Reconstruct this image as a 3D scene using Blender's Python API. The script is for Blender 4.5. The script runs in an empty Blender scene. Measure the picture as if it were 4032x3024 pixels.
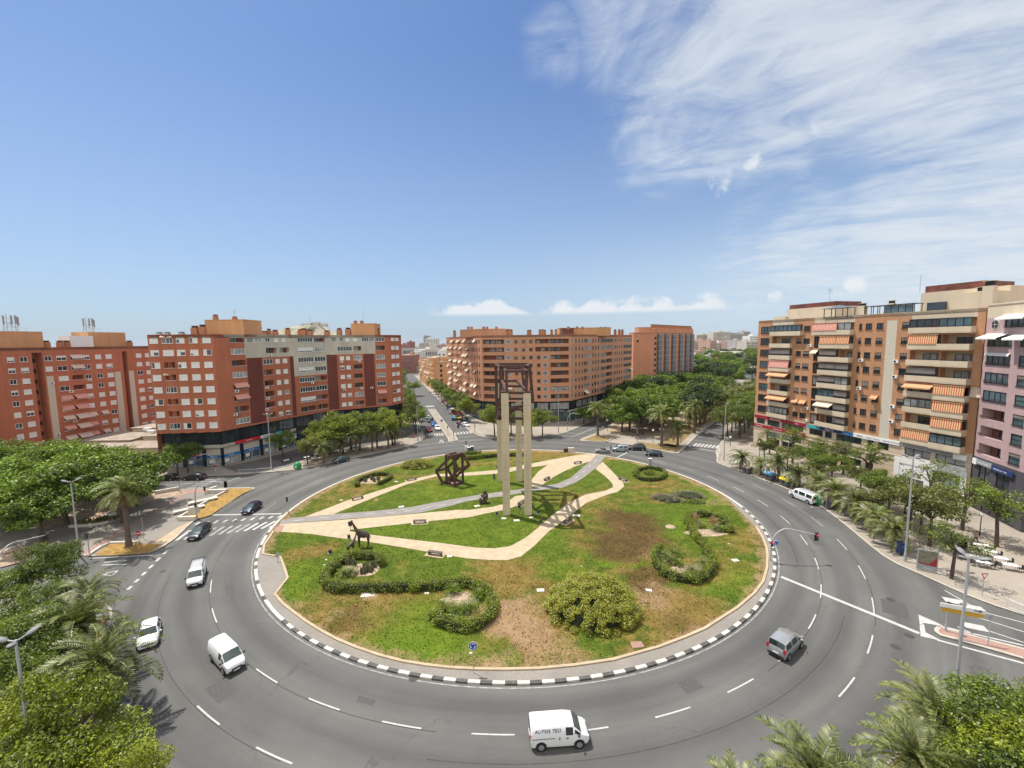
import bpy,math,random
import numpy as np
from mathutils import Vector,Matrix
rad = math.radians
scn = bpy.context.scene
COL = scn.collection
rng = random.Random(7)

# ---------------------------------------------------------------- camera
F = 1680.0; PITCH = rad(5.72); ROLL = rad(0.75); CH = 30.0      # focal length in photo pixels, photo is 4032 x 3024
cp,sp,cr,sr = math.cos(PITCH),math.sin(PITCH),math.cos(ROLL),math.sin(ROLL)
cam = bpy.data.cameras.new('camera'); co = bpy.data.objects.new('camera',cam); COL.objects.link(co)
cam.sensor_width = 36.0; cam.lens = 36.0 * F / 4032.0; cam.clip_start = 0.1; cam.clip_end = 20000
down = Vector((0,-sp,-cp)); X = Vector((cr,0,0)) + sr * down; fw = Vector((0,cp,-sp)); Z = -fw; Y = Z.cross(X)
M = Matrix((X,Y,Z)).transposed().to_4x4(); M.translation = Vector((0,0,CH)); co.matrix_world = M
scn.camera = co

# ---------------------------------------------------------------- sun, sky, exposure
SUN_EL = rad(67.5); SUN_AZ = math.atan2(-0.827,0.563)           # azimuth measured from +Y towards +X
sdir = Vector((math.sin(SUN_AZ) * math.cos(SUN_EL),math.cos(SUN_AZ) * math.cos(SUN_EL),math.sin(SUN_EL)))
sun = bpy.data.lights.new('sun','SUN'); sun.energy = 3.7; sun.angle = rad(0.53); sun.color = (1.0,0.95,0.87)
so = bpy.data.objects.new('sun',sun); COL.objects.link(so); so.rotation_euler = (-sdir).to_track_quat('-Z','Y').to_euler()
so.location = (0,0,200)
scn.view_settings.view_transform = 'Standard'; scn.view_settings.look = 'None'
scn.view_settings.exposure = 0.62; scn.view_settings.gamma = 1.0
scn.cycles.max_bounces = 5; scn.cycles.diffuse_bounces = 3; scn.cycles.transparent_max_bounces = 6
scn.cycles.caustics_reflective = False; scn.cycles.caustics_refractive = False

def ray(px,py):
  u,v = px - 2016.0,py - 1512.0
  u,v = u * cr - v * sr,u * sr + v * cr
  return Vector((u,F * cp - v * sp,-F * sp - v * cp))
def G(px,py,z=0.0):
  "point at height z seen at photo pixel (px, py)"
  d = ray(px,py); t = (z - CH) / d.z
  return Vector((d.x * t,d.y * t,z))
def AtY(px,py,y):
  "point at distance y in front of the camera seen at photo pixel"
  d = ray(px,py); t = y / d.y
  return Vector((d.x * t,y,CH + d.z * t))
def proj(p):
  x,y,z = p[0],p[1],p[2] - CH
  f = y * cp - z * sp; dn = -y * sp - z * cp
  u,v = F * x / f,F * dn / f
  return u * cr + v * sr + 2016,-u * sr + v * cr + 1512
def Hgt(g,py):
  lo,hi = -5.0,120.0
  for _ in range(40):
    m = (lo + hi) / 2
    if proj((g[0],g[1],m))[1] > py: lo = m
    else: hi = m
  return m

class NT:
  "tiny helper to wire shader nodes"
  def __init__(s,tree): s.t = tree; s.n = tree.nodes; s.l = tree.links
  def node(s,typ,**kw):
    n = s.n.new(typ)
    for k,v in kw.items(): setattr(n,k,v)
    return n
  def link(s,a,b): s.l.new(a,b)
  def val(s,x,sock):
    if hasattr(x,'is_output'): s.l.new(x,sock)
    else: sock.default_value = x
  def math(s,op,a,b=0.0,c=0.0,clamp=False):
    n = s.node('ShaderNodeMath',operation=op); n.use_clamp = clamp
    s.val(a,n.inputs[0]); s.val(b,n.inputs[1])
    if len(n.inputs) > 2: s.val(c,n.inputs[2])
    return n.outputs[0]
  def vmath(s,op,a,b=(0,0,0)):
    n = s.node('ShaderNodeVectorMath',operation=op); s.val(a,n.inputs[0]); s.val(b,n.inputs[1])
    return n.outputs['Value'] if op in ('DOT_PRODUCT','LENGTH','DISTANCE') else n.outputs[0]
  def noise(s,vec,scale,detail=4.0,rough=0.55,dist=0.0):
    n = s.node('ShaderNodeTexNoise'); n.inputs['Scale'].default_value = scale; n.inputs['Detail'].default_value = detail
    n.inputs['Roughness'].default_value = rough; n.inputs['Distortion'].default_value = dist
    if vec is not None: s.link(vec,n.inputs['Vector'])
    return n.outputs['Fac']
  def ramp(s,fac,stops):
    n = s.node('ShaderNodeValToRGB'); e = n.color_ramp.elements
    while len(e) < len(stops): e.new(0.5)
    for i,(p,c) in enumerate(stops):
      e[i].position = p; e[i].color = c if len(c) == 4 else (*c,1)
    s.val(fac,n.inputs[0]); return n.outputs[0]
  def mix(s,fac,a,b,mode='MIX'):
    n = s.node('ShaderNodeMix',data_type='RGBA',blend_type=mode)
    s.val(fac,n.inputs[0])
    for x,k in ((a,6),(b,7)):
      if hasattr(x,'is_output'): s.link(x,n.inputs[k])
      else: n.inputs[k].default_value = (*x[:3],1)
    return n.outputs[2]
  def smooth(s,x,a,b):
    n = s.node('ShaderNodeMapRange',interpolation_type='SMOOTHSTEP')
    s.val(x,n.inputs[0]); n.inputs[1].default_value = a; n.inputs[2].default_value = b
    return n.outputs[0]
  def comb(s,x,y,z=0.0):
    n = s.node('ShaderNodeCombineXYZ'); s.val(x,n.inputs[0]); s.val(y,n.inputs[1]); s.val(z,n.inputs[2]); return n.outputs[0]

def build_sky():
  w = bpy.data.worlds.new('World'); scn.world = w; w.use_nodes = True
  k = NT(w.node_tree); k.n.clear()
  out = k.node('ShaderNodeOutputWorld'); bg = k.node('ShaderNodeBackground'); k.link(bg.outputs[0],out.inputs[0])
  bg.inputs[1].default_value = 0.10
  sky = k.node('ShaderNodeTexSky',sky_type='NISHITA'); sky.sun_disc = False
  sky.sun_elevation = SUN_EL; sky.sun_rotation = SUN_AZ; sky.altitude = 30; sky.air_density = 1.0; sky.dust_density = 1.2; sky.ozone_density = 2.0
  tc = k.node('ShaderNodeTexCoord'); D = tc.outputs['Generated']
  sx = k.node('ShaderNodeSeparateXYZ'); k.link(D,sx.inputs[0]); x,y,z = sx.outputs
  zc = k.math('MAXIMUM',z,0.0)
  # high cirrus: a layer far above, seen in perspective
  zz = k.math('ADD',zc,0.10)
  px,py = k.math('DIVIDE',x,zz),k.math('DIVIDE',y,zz)
  a = rad(150); ca,sa = math.cos(a),math.sin(a)
  u = k.math('ADD',k.math('MULTIPLY',px,ca),k.math('MULTIPLY',py,sa))
  v = k.math('SUBTRACT',k.math('MULTIPLY',py,ca),k.math('MULTIPLY',px,sa))
  streak = k.noise(k.comb(k.math('MULTIPLY',u,0.75),k.math('MULTIPLY',v,1.35),3.1),1.3,10,0.60,1.6)
  puff = k.noise(k.comb(k.math('MULTIPLY',u,.8),k.math('MULTIPLY',v,1.2),7.7),4.2,12,0.66,0.8)
  tex = k.math('ADD',k.math('MULTIPLY',streak,0.55),k.math('MULTIPLY',puff,0.45))
  def blob(pxl,radius,soft):
    c = ray(*pxl).normalized(); d = k.vmath('DOT_PRODUCT',D,tuple(c))
    return k.smooth(d,math.cos(rad(radius + soft)),math.cos(rad(max(radius - soft,0))))
  def total(bl):
    m = None
    for b in bl:
      o = k.math('MULTIPLY',blob(b[0],b[1],b[2]),b[3]); m = o if m is None else k.math('MAXIMUM',m,o)
    return m
  m = total([((3450,40),9,6,1.0),((4050,60),11,6,0.95),((3000,300),7,7,0.85),((2650,480),5,6,0.62),((2520,60),5,5,0.62),((2180,190),2.6,2.6,0.55),
       ((3400,250),5,4,0.75),((2850,540),3,4,0.5),((4150,800),8,4,1.0),((3650,900),6,4.5,0.95),((3200,960),4.5,4,0.7),((4200,1020),11,6,0.9),
       ((3500,1090),7,4,0.62),((2950,1090),3.5,4,0.45),((3000,900),3,4,0.4)])
  cir = k.smooth(k.math('ADD',k.math('MULTIPLY',m,0.62),k.math('MULTIPLY',k.math('SUBTRACT',tex,0.48),2.1)),0.05,0.90)
  cir = k.math('MULTIPLY',cir,k.smooth(m,0.02,0.6),clamp=True)
  # low fair-weather cumulus standing in a row over the horizon
  az = k.math('ARCTAN2',x,y); el = k.math('ARCSINE',z)
  n1 = k.noise(k.comb(az,k.math('MULTIPLY',el,1.5),1.3),16,7,0.58)
  n2 = k.noise(k.comb(az,0.0,5.0),9,3,0.5)
  lo,hi = rad(3.2),rad(3.9)
  azm = k.math('MULTIPLY',k.smooth(az,math.atan2(-330,1680),math.atan2(-260,1680)),k.math('SUBTRACT',1.0,k.smooth(az,math.atan2(760,1680),math.atan2(1000,1680))))
  top = k.math('ADD',rad(3.9),k.math('MULTIPLY',k.math('SUBTRACT',n2,0.39),rad(7.0)))
  cum = k.math('SUBTRACT',1.0,k.smooth(k.math('SUBTRACT',el,k.math('ADD',top,k.math('MULTIPLY',k.math('SUBTRACT',n1,0.5),rad(5.0)))),rad(-0.75),rad(0.30)))
  cum = k.math('MULTIPLY',cum,k.math('MULTIPLY',k.smooth(el,lo,hi),azm),clamp=True)
  # single small clouds
  def small(pxl,rr,thr):
    b = blob(pxl,rr,rr)
    nn = k.noise(D,34,7,0.6)
    return k.smooth(k.math('ADD',k.math('MULTIPLY',b,0.6),k.math('SUBTRACT',nn,0.5)),thr,thr + 0.32)
  for pxl,rr,thr in (((2835,715),1.3,0.50),((2960,630),0.9,0.52),((3370,1118),0.9,0.42),((3250,500),1.2,0.56),((3050,1165),0.7,0.5)):
    cum = k.math('MAXIMUM',cum,small(pxl,rr,thr))
  # thin bright veil low on the right
  veil = k.math('MULTIPLY',k.math('MULTIPLY',k.smooth(az,rad(-14),rad(32)),k.math('SUBTRACT',1.0,k.smooth(el,rad(2),rad(16)))),0.50)
  haz = k.math('MULTIPLY',k.math('SUBTRACT',1.0,k.smooth(el,rad(-3),rad(36))),0.55)
  base = k.mix(1.0,sky.outputs[0],(0.53,0.68,0.87),'MULTIPLY')
  c = k.mix(haz,base,(3.7,4.55,5.5))
  c = k.mix(veil,c,(4.6,5.4,6.1))
  c = k.mix(k.math('MULTIPLY',cir,0.86),c,(5.0,5.35,5.7))
  c = k.mix(k.math('MULTIPLY',cum,0.85),c,(5.7,5.85,6.0))
  # bright cloud added to the unseen sky behind the camera, fill for shaded facades
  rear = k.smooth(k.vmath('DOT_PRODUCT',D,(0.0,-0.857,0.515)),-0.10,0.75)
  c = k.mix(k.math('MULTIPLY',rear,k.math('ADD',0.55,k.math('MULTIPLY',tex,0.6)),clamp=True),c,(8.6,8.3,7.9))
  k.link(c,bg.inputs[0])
build_sky()

# ---------------------------------------------------------------- mesh helpers
class MB:
  def __init__(s): s.v = []; s.f = []; s.m = []
  def add(s,vs,fs,m=0):
    n = len(s.v); s.v += [tuple(v) for v in vs]; s.f += [[i + n for i in f] for f in fs]; s.m += [m] * len(fs)
  def box(s,c,d,m=0,rz=0.0):
    x,y,z = d[0] / 2,d[1] / 2,d[2] / 2; C_,S_ = math.cos(rz),math.sin(rz)
    vs = [(c[0] + a * x * C_ - b * y * S_,c[1] + a * x * S_ + b * y * C_,c[2] + e * z) for e in (-1,1) for a,b in ((-1,-1),(1,-1),(1,1),(-1,1))]
    s.add(vs,[(3,2,1,0),(4,5,6,7),(0,1,5,4),(1,2,6,5),(2,3,7,6),(3,0,4,7)],m)
  def prism(s,poly,z0,z1,m=0,mt=None):
    poly = [(p[0],p[1]) for p in poly]
    A = sum(poly[i - 1][0] * poly[i][1] - poly[i][0] * poly[i - 1][1] for i in range(len(poly)))
    if A < 0: poly = poly[::-1]
    n = len(poly)
    s.add([(x,y,z0) for x,y in poly] + [(x,y,z1) for x,y in poly],[(i,(i + 1) % n,n + (i + 1) % n,n + i) for i in range(n)],m)
    s.add([(x,y,z1) for x,y in poly],[tuple(range(n))],m if mt is None else mt)
  def sheet(s,poly,z,m=0):
    poly = [(p[0],p[1]) for p in poly]
    A = sum(poly[i - 1][0] * poly[i][1] - poly[i][0] * poly[i - 1][1] for i in range(len(poly)))
    if A < 0: poly = poly[::-1]
    s.add([(x,y,z) for x,y in poly],[tuple(range(len(poly)))],m)
  def ribbon(s,path,w,z0,z1,m=0,closed=False,side=1):
    "a raised strip of width w to the left of the path (side=1) or to the right"
    P_ = [Vector((p[0],p[1])) for p in path]; n = len(P_); Q = []
    for i in range(n):
      a = P_[i - 1] if (i > 0 or closed) else P_[i]; b = P_[(i + 1) % n] if (i < n - 1 or closed) else P_[i]
      t = (b - a).normalized(); Q.append(P_[i] + Vector((-t.y,t.x)) * w * side)
    for i in range(n if closed else n - 1):
      j = (i + 1) % n
      q = [P_[i],P_[j],Q[j],Q[i]]
      if side < 0: q = q[::-1]
      if z1 > z0: s.prism(q,z0,z1,m)
      else: s.sheet(q,z0,m)
  def tube(s,pts,rr,n=8,m=0,cap=True):
    pts = [Vector(p) for p in pts]; k = len(pts)
    if not hasattr(rr,'__len__'): rr = [rr] * k
    vs = []; a = None
    for i in range(k):
      t = (pts[min(i + 1,k - 1)] - pts[max(i - 1,0)]).normalized()
      if a is None: a = t.cross(Vector((1,0,0)) if abs(t.x) < 0.8 else Vector((0,1,0)))
      a = (a - t * a.dot(t)).normalized(); b = t.cross(a).normalized()
      for j in range(n):
        q = 2 * math.pi * j / n; vs.append(pts[i] + (a * math.cos(q) + b * math.sin(q)) * rr[i])
    fs = [(i * n + j,i * n + (j + 1) % n,(i + 1) * n + (j + 1) % n,(i + 1) * n + j) for i in range(k - 1) for j in range(n)]
    if cap: fs += [tuple(range(n))[::-1],tuple((k - 1) * n + j for j in range(n))]
    s.add(vs,fs,m)
  def beam(s,a,b,w,h,m=0):
    a,b = Vector(a),Vector(b); t = (b - a).normalized(); up = Vector((0,0,1)) if abs(t.z) < 0.95 else Vector((0,1,0))
    x = t.cross(up).normalized() * w / 2; y = x.cross(t).normalized() * h / 2
    vs = [p + i * x + j * y for p in (a,b) for i,j in ((-1,-1),(1,-1),(1,1),(-1,1))]
    s.add(vs,[(0,1,2,3),(7,6,5,4),(0,4,5,1),(1,5,6,2),(2,6,7,3),(3,7,4,0)],m)
  def ball(s,c,r,nu=10,nv=7,m=0):
    r = r if hasattr(r,'__len__') else (r,r,r); vs = [(c[0],c[1],c[2] - r[2])]
    for i in range(1,nv):
      t = math.pi * i / nv - math.pi / 2
      for j in range(nu):
        q = 2 * math.pi * j / nu; vs.append((c[0] + r[0] * math.cos(t) * math.cos(q),c[1] + r[1] * math.cos(t) * math.sin(q),c[2] + r[2] * math.sin(t)))
    vs.append((c[0],c[1],c[2] + r[2])); fs = [(0,1 + (j + 1) % nu,1 + j) for j in range(nu)]
    for i in range(nv - 2):
      for j in range(nu):
        a = 1 + i * nu + j; b = 1 + i * nu + (j + 1) % nu; fs.append((a,b,b + nu,a + nu))
    t = len(vs) - 1; o = 1 + (nv - 2) * nu; fs += [(t,o + j,o + (j + 1) % nu) for j in range(nu)]
    s.add(vs,fs,m)
  def disc(s,c,axis,r,n=14,m=0,thick=0.0):
    axis = Vector(axis).normalized(); s.tube([Vector(c) - axis * thick / 2,Vector(c) + axis * thick / 2],r,n,m)
  def mesh(s,name,mats,smooth=False):
    me = bpy.data.meshes.new(name); me.from_pydata(s.v,[],s.f)
    for mm in (mats if isinstance(mats,(list,tuple)) else [mats]): me.materials.append(mm)
    if len(me.materials) > 1: me.polygons.foreach_set('material_index',s.m)
    if smooth:
      me.polygons.foreach_set('use_smooth',[True] * len(me.polygons)); me.set_sharp_from_angle(angle=rad(35 if smooth is True else smooth))
    me.update(); return me
def obj(name,me,parent=None,loc=(0,0,0),rz=0.0):
  o = bpy.data.objects.new(name,me); COL.objects.link(o); o.location = loc; o.rotation_euler = (0,0,rz)
  if parent is not None: o.parent = parent
  return o
def tag(o,label,cat,group=None):
  o['label'] = label; o['category'] = cat
  if group: o['group'] = group
  return o
def thing(name,label,cat,loc=(0,0,0),rz=0.0,group=None):
  return tag(obj(name,None,None,loc,rz),label,cat,group)
def struct(name,mb,mats,kind='structure',smooth=False):
  o = obj(name,mb.mesh(name,mats,smooth)); o['kind'] = kind; return o
def dup(root,loc,rz=0.0,label=None,group=None,sc=None):
  r = root.copy(); COL.objects.link(r); r.location = loc; r.rotation_euler = (0,0,rz)
  if sc is not None: r.scale = sc if hasattr(sc,'__len__') else (sc,sc,sc)
  if label: r['label'] = label
  if group: r['group'] = group
  for ch in list(root.children):
    c = ch.copy(); COL.objects.link(c); c.parent = r
    for g in list(ch.children):
      d = g.copy(); COL.objects.link(d); d.parent = c
  return r
ORD = ['first','second','third','fourth','fifth','sixth','seventh','eighth','ninth','tenth','eleventh','twelfth','thirteenth','fourteenth','fifteenth','sixteenth','seventeenth','eighteenth','nineteenth','twentieth']
ORD += ['twenty ' + o for o in ORD[:9]] + ['thirtieth'] + ['thirty ' + o for o in ORD[:9]] + ['fortieth'] + ['forty ' + o for o in ORD[:9]]

# ---------------------------------------------------------------- materials
def mat(name,col,rough=0.8,var=0.12,scale=1.0,metal=0.0,bump=0.0,streak=None,spec=0.5,col2=None,world=False,coat=0.0):
  m = bpy.data.materials.new(name); m.use_nodes = True; k = NT(m.node_tree); b = k.n['Principled BSDF']
  b.inputs['Roughness'].default_value = rough; b.inputs['Metallic'].default_value = metal
  b.inputs['Specular IOR Level'].default_value = spec; b.inputs['Coat Weight'].default_value = coat
  tc = k.node('ShaderNodeTexCoord'); P_ = tc.outputs['Object']
  if world: P_ = k.node('ShaderNodeNewGeometry').outputs['Position']
  if streak: P_ = k.vmath('MULTIPLY',P_,streak)
  f = k.noise(P_,scale,6,0.6)
  if col2 is None:
    lo = tuple(c * (1 - var) for c in col); hi = tuple(min(1,c * (1 + var)) for c in col)
  else: lo,hi = col,col2
  k.link(k.ramp(f,[(0.3,lo),(0.7,hi)]),b.inputs['Base Color'])
  if bump:
    bn = k.node('ShaderNodeBump'); bn.inputs['Strength'].default_value = bump; bn.inputs['Distance'].default_value = 0.05
    k.link(k.noise(P_,scale * 6,4),bn.inputs['Height']); k.link(bn.outputs[0],b.inputs['Normal'])
  return m
def brick(name,col,mortar=0.82,course=0.33,var=0.22):
  "brick: courses from height, broken up with noise, broad weathering"
  m = bpy.data.materials.new(name); m.use_nodes = True; k = NT(m.node_tree); b = k.n['Principled BSDF']; b.inputs['Roughness'].default_value = 0.9
  b.inputs['Specular IOR Level'].default_value = 0.2
  P_ = k.node('ShaderNodeNewGeometry').outputs['Position']
  big = k.noise(P_,0.12,5,0.6); fine = k.noise(k.vmath('MULTIPLY',P_,(1.3,1.3,6.0)),1.2,4,0.7)
  rain = k.noise(k.vmath('MULTIPLY',P_,(1.2,1.2,0.06)),1.0,4,0.6)
  sx = k.node('ShaderNodeSeparateXYZ'); k.link(P_,sx.inputs[0])
  fr = k.math('FRACT',k.math('DIVIDE',sx.outputs[2],course)); line = k.math('LESS_THAN',fr,0.16)
  f = k.math('ADD',k.math('MULTIPLY',big,0.35),k.math('ADD',k.math('MULTIPLY',fine,0.4),k.math('MULTIPLY',rain,0.25)))
  c = k.ramp(f,[(0.36,tuple(x * (1 - var) for x in col)),(0.64,tuple(x * (1 + var) for x in col))])
  c = k.mix(k.math('MULTIPLY',line,0.5),c,tuple(x * mortar for x in col))
  k.link(c,b.inputs['Base Color']); return m
def stripes(name,a,c2,n,axis=0):
  m = bpy.data.materials.new(name); m.use_nodes = True; k = NT(m.node_tree); b = k.n['Principled BSDF']; b.inputs['Roughness'].default_value = 0.9
  tc = k.node('ShaderNodeTexCoord'); sx = k.node('ShaderNodeSeparateXYZ'); k.link(tc.outputs['Object'],sx.inputs[0])
  fr = k.math('GREATER_THAN',k.math('FRACT',k.math('MULTIPLY',sx.outputs[axis],n)),0.5)
  k.link(k.mix(fr,a,c2),b.inputs['Base Color']); return m
def glass(name,col=(0.03,0.04,0.05),rough=0.08,var=0.5):
  m = mat(name,col,rough,var,0.25,spec=0.8,world=True); return m
def emit(name,col,s):
  m = bpy.data.materials.new(name); m.use_nodes = True; b = m.node_tree.nodes['Principled BSDF']
  b.inputs['Base Color'].default_value = (*col,1); b.inputs['Emission Color'].default_value = (*col,1); b.inputs['Emission Strength'].default_value = s
  return m
def leafmat(name,dark,lite,trans=0.35):
  m = bpy.data.materials.new(name); m.use_nodes = True; k = NT(m.node_tree); k.n.clear()
  out = k.node('ShaderNodeOutputMaterial'); g = k.node('ShaderNodeNewGeometry'); tc = k.node('ShaderNodeTexCoord'); oi = k.node('ShaderNodeObjectInfo')
  r = g.outputs['Random Per Island']; n = k.noise(tc.outputs['Object'],0.55,3,0.5)
  f = k.math('ADD',k.math('MULTIPLY',r,0.55),k.math('MULTIPLY',n,0.55))
  f = k.math('ADD',f,k.math('MULTIPLY',k.math('SUBTRACT',oi.outputs['Random'],0.5),0.25))
  c = k.ramp(f,[(0.22,dark),(0.80,lite)])
  d = k.node('ShaderNodeBsdfDiffuse'); k.link(c,d.inputs[0])
  t = k.node('ShaderNodeBsdfTranslucent'); k.link(k.mix(1.0,c,(1.15,1.1,0.55),'MULTIPLY'),t.inputs[0])
  gl = k.node('ShaderNodeBsdfGlossy'); gl.inputs['Roughness'].default_value = 0.45; gl.inputs[0].default_value = (0.5,0.5,0.45,1)
  mx = k.node('ShaderNodeMixShader'); mx.inputs[0].default_value = trans; k.link(d.outputs[0],mx.inputs[1]); k.link(t.outputs[0],mx.inputs[2])
  m2 = k.node('ShaderNodeMixShader'); m2.inputs[0].default_value = 0.06; k.link(mx.outputs[0],m2.inputs[1]); k.link(gl.outputs[0],m2.inputs[2])
  k.link(m2.outputs[0],out.inputs[0]); return m

M_ = {}
M_['white'] = mat('white_paint',(0.78,0.78,0.76),0.5,0.05,1.5)
M_['white_frame'] = mat('white_window_frame',(0.74,0.75,0.74),0.45,0.04,2)
M_['shutter'] = mat('white_roller_shutter',(0.72,0.72,0.69),0.6,0.07,0.7,world=True)
M_['shutter_grey'] = mat('grey_roller_shutter',(0.20,0.17,0.15),0.6,0.2,0.7,world=True)
M_['dark_frame'] = mat('dark_window_frame',(0.025,0.022,0.022),0.4,0.2,1)
M_['glass'] = glass('window_glass'); M_['glass_blue'] = glass('bluish_glass',(0.07,0.11,0.13),0.05,0.6); M_['curtain'] = mat('curtain_behind_glass',(0.30,0.31,0.30),0.15,0.5,0.6,world=True)
M_['dark'] = mat('dark_interior',(0.018,0.017,0.02),0.7,0.3,1)
M_['black'] = mat('black_plastic',(0.02,0.02,0.022),0.5,0.2,2)
M_['metal'] = mat('galvanised_steel',(0.42,0.44,0.46),0.45,0.08,3,metal=0.6)
M_['grey_pole'] = mat('grey_painted_pole',(0.36,0.37,0.38),0.5,0.08,2)
M_['rust'] = mat('weathered_brown_steel',(0.085,0.04,0.032),0.75,0.35,1.6,bump=0.2)
M_['concrete'] = mat('concrete',(0.44,0.40,0.33),0.9,0.14,0.9,streak=(1,1,0.25),bump=0.1)
M_['stone'] = mat('pale_stone',(0.56,0.52,0.45),0.9,0.12,1.5,bump=0.1)
M_['bronze'] = mat('dark_bronze',(0.07,0.055,0.042),0.55,0.35,3,metal=0.35,bump=0.2)
M_['bark'] = mat('tree_bark',(0.085,0.062,0.048),0.95,0.3,3,bump=0.4)
M_['palmbark'] = mat('palm_bark',(0.13,0.10,0.075),0.95,0.4,5,bump=0.6)
M_['red'] = mat('red_paint',(0.5,0.02,0.03),0.5); M_['blue'] = mat('blue_paint',(0.01,0.08,0.45),0.5); M_['yellow'] = mat('yellow_paint',(0.80,0.60,0.02),0.5)
M_['green'] = mat('green_paint',(0.015,0.25,0.07),0.5); M_['orange'] = mat('orange_paint',(0.75,0.25,0.02),0.6)
# ================================================================ ground, roads, pavements, island
CX,CY,RK = 0.13,75.25,40.7                                     # centre and kerb radius of the roundabout
def pol(r,deg): return Vector((CX + r * math.cos(rad(deg)),CY + r * math.sin(rad(deg))))
def arc(r,a0,a1,step=2.0):
  n = max(2,int(abs(a1 - a0) / step)); return [pol(r,a0 + (a1 - a0) * i / n) for i in range(n + 1)]
def gp(l,z=0.0): return [G(x,y,z).xy for x,y in l]
def smoothpath(pts,it=2):
  for _ in range(it):
    q = [pts[0]]
    for a,b in zip(pts[:-1],pts[1:]): q += [a * 0.75 + b * 0.25,a * 0.25 + b * 0.75]
    pts = q + [pts[-1]]
  return pts

def asphalt_mat():
  m = bpy.data.materials.new('asphalt'); m.use_nodes = True; k = NT(m.node_tree); b = k.n['Principled BSDF']; b.inputs['Roughness'].default_value = 0.85; b.inputs['Specular IOR Level'].default_value = 0.3
  P_ = k.node('ShaderNodeNewGeometry').outputs['Position']
  Q = k.vmath('SUBTRACT',P_,(CX,CY,0.0)); r = k.vmath('LENGTH',Q)
  sx = k.node('ShaderNodeSeparateXYZ'); k.link(Q,sx.inputs[0]); th = k.math('ARCTAN2',sx.outputs[1],sx.outputs[0])
  polar = k.comb(r,k.math('MULTIPLY',th,9.0))                  # wear runs round the circle with the traffic
  big = k.noise(P_,0.09,5,0.6); fine = k.noise(P_,7.0,4,0.75); run = k.noise(k.vmath('MULTIPLY',polar,(1.0,0.35,1.0)),0.55,5,0.6)
  grit = k.noise(P_,28.0,2,0.6)
  f = k.math('ADD',k.math('MULTIPLY',big,0.3),k.math('ADD',k.math('MULTIPLY',run,0.36),k.math('ADD',k.math('MULTIPLY',fine,0.2),k.math('MULTIPLY',grit,0.14))))
  c = k.ramp(f,[(0.36,(0.076,0.075,0.071)),(0.5,(0.114,0.112,0.105)),(0.66,(0.160,0.156,0.144))])
  # oil-dark wheel lanes, cracks and repair seams
  w = k.math('ABSOLUTE',k.math('SUBTRACT',k.math('FRACT',k.math('DIVIDE',k.math('SUBTRACT',r,40.7),4.7)),0.5))
  lane = k.math('MULTIPLY',k.math('SUBTRACT',1.0,k.smooth(w,0.05,0.33)),k.math('MULTIPLY',k.smooth(run,0.32,0.62),0.52))
  c = k.mix(lane,c,(0.045,0.045,0.045))
  vo = k.node('ShaderNodeTexVoronoi',feature='DISTANCE_TO_EDGE'); vo.inputs['Scale'].default_value = 0.085
  wob = k.node('ShaderNodeTexNoise'); k.link(P_,wob.inputs['Vector']); wob.inputs['Scale'].default_value = 0.35; wob.inputs['Detail'].default_value = 5
  k.link(k.vmath('ADD',P_,k.vmath('SCALE',wob.outputs['Color'])),vo.inputs['Vector'])
  vm = vo.inputs['Vector'].links[0].from_node.inputs[1].links[0].from_node; vm.inputs['Scale'].default_value = 5.0
  crack = k.math('MULTIPLY',k.math('LESS_THAN',vo.outputs['Distance'],0.006),k.math('MULTIPLY',k.smooth(big,0.45,0.62),0.32))
  c = k.mix(crack,c,(0.03,0.03,0.03))
  stain = k.math('MULTIPLY',k.smooth(k.noise(P_,0.8,6,0.7),0.66,0.76),0.5); c = k.mix(stain,c,(0.05,0.047,0.045))
  k.link(c,b.inputs['Base Color']); return m
M_['asphalt'] = asphalt_mat()
M_['paint'] = mat('worn_white_road_paint',(0.36,0.35,0.33),0.7,col2=(0.50,0.49,0.465),scale=2.2,world=True)
M_['faint_paint'] = mat('faded_road_paint',(0.14,0.138,0.13),0.8,col2=(0.40,0.39,0.37),scale=1.6,world=True)
M_['kerb'] = mat('pale_kerb_stone',(0.40,0.36,0.30),0.85,0.15,1.2,world=True)
M_['kerb_white'] = mat('white_painted_kerb',(0.52,0.49,0.43),0.8,0.18,2.5,world=True); M_['kerb_black'] = mat('black_painted_kerb',(0.085,0.082,0.075),0.8,0.4,3,world=True)
M_['kerb_orange'] = mat('orange_painted_kerb',(0.62,0.30,0.05),0.8,0.25,3,world=True)
def paving(name,a,b_,size=0.42,spots=0.0):
  m = bpy.data.materials.new(name); m.use_nodes = True; k = NT(m.node_tree); b = k.n['Principled BSDF']; b.inputs['Roughness'].default_value = 0.9
  P_ = k.node('ShaderNodeNewGeometry').outputs['Position']
  f = k.math('ADD',k.math('MULTIPLY',k.noise(P_,0.22,6,0.65),0.6),k.math('MULTIPLY',k.noise(P_,4.0,4,0.7),0.4))
  c = k.ramp(f,[(0.36,a),(0.64,b_)])
  br = k.node('ShaderNodeTexBrick'); br.inputs['Scale'].default_value = 1.0; br.inputs['Brick Width'].default_value = size * 2; br.inputs['Row Height'].default_value = size
  br.inputs['Mortar Size'].default_value = 0.02; k.link(P_,br.inputs['Vector'])
  c = k.mix(k.math('MULTIPLY',br.outputs['Fac'],0.25),c,tuple(x * 0.6 for x in a))
  k.link(c,b.inputs['Base Color']); return m
M_['pave'] = paving('beige_paving',(0.25,0.215,0.175),(0.35,0.305,0.25))
M_['pave_grey'] = paving('grey_paving',(0.195,0.175,0.152),(0.265,0.24,0.208))
M_['pave_dark'] = paving('dark_grey_slate_paving',(0.085,0.082,0.080),(0.14,0.135,0.13),0.6)
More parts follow.
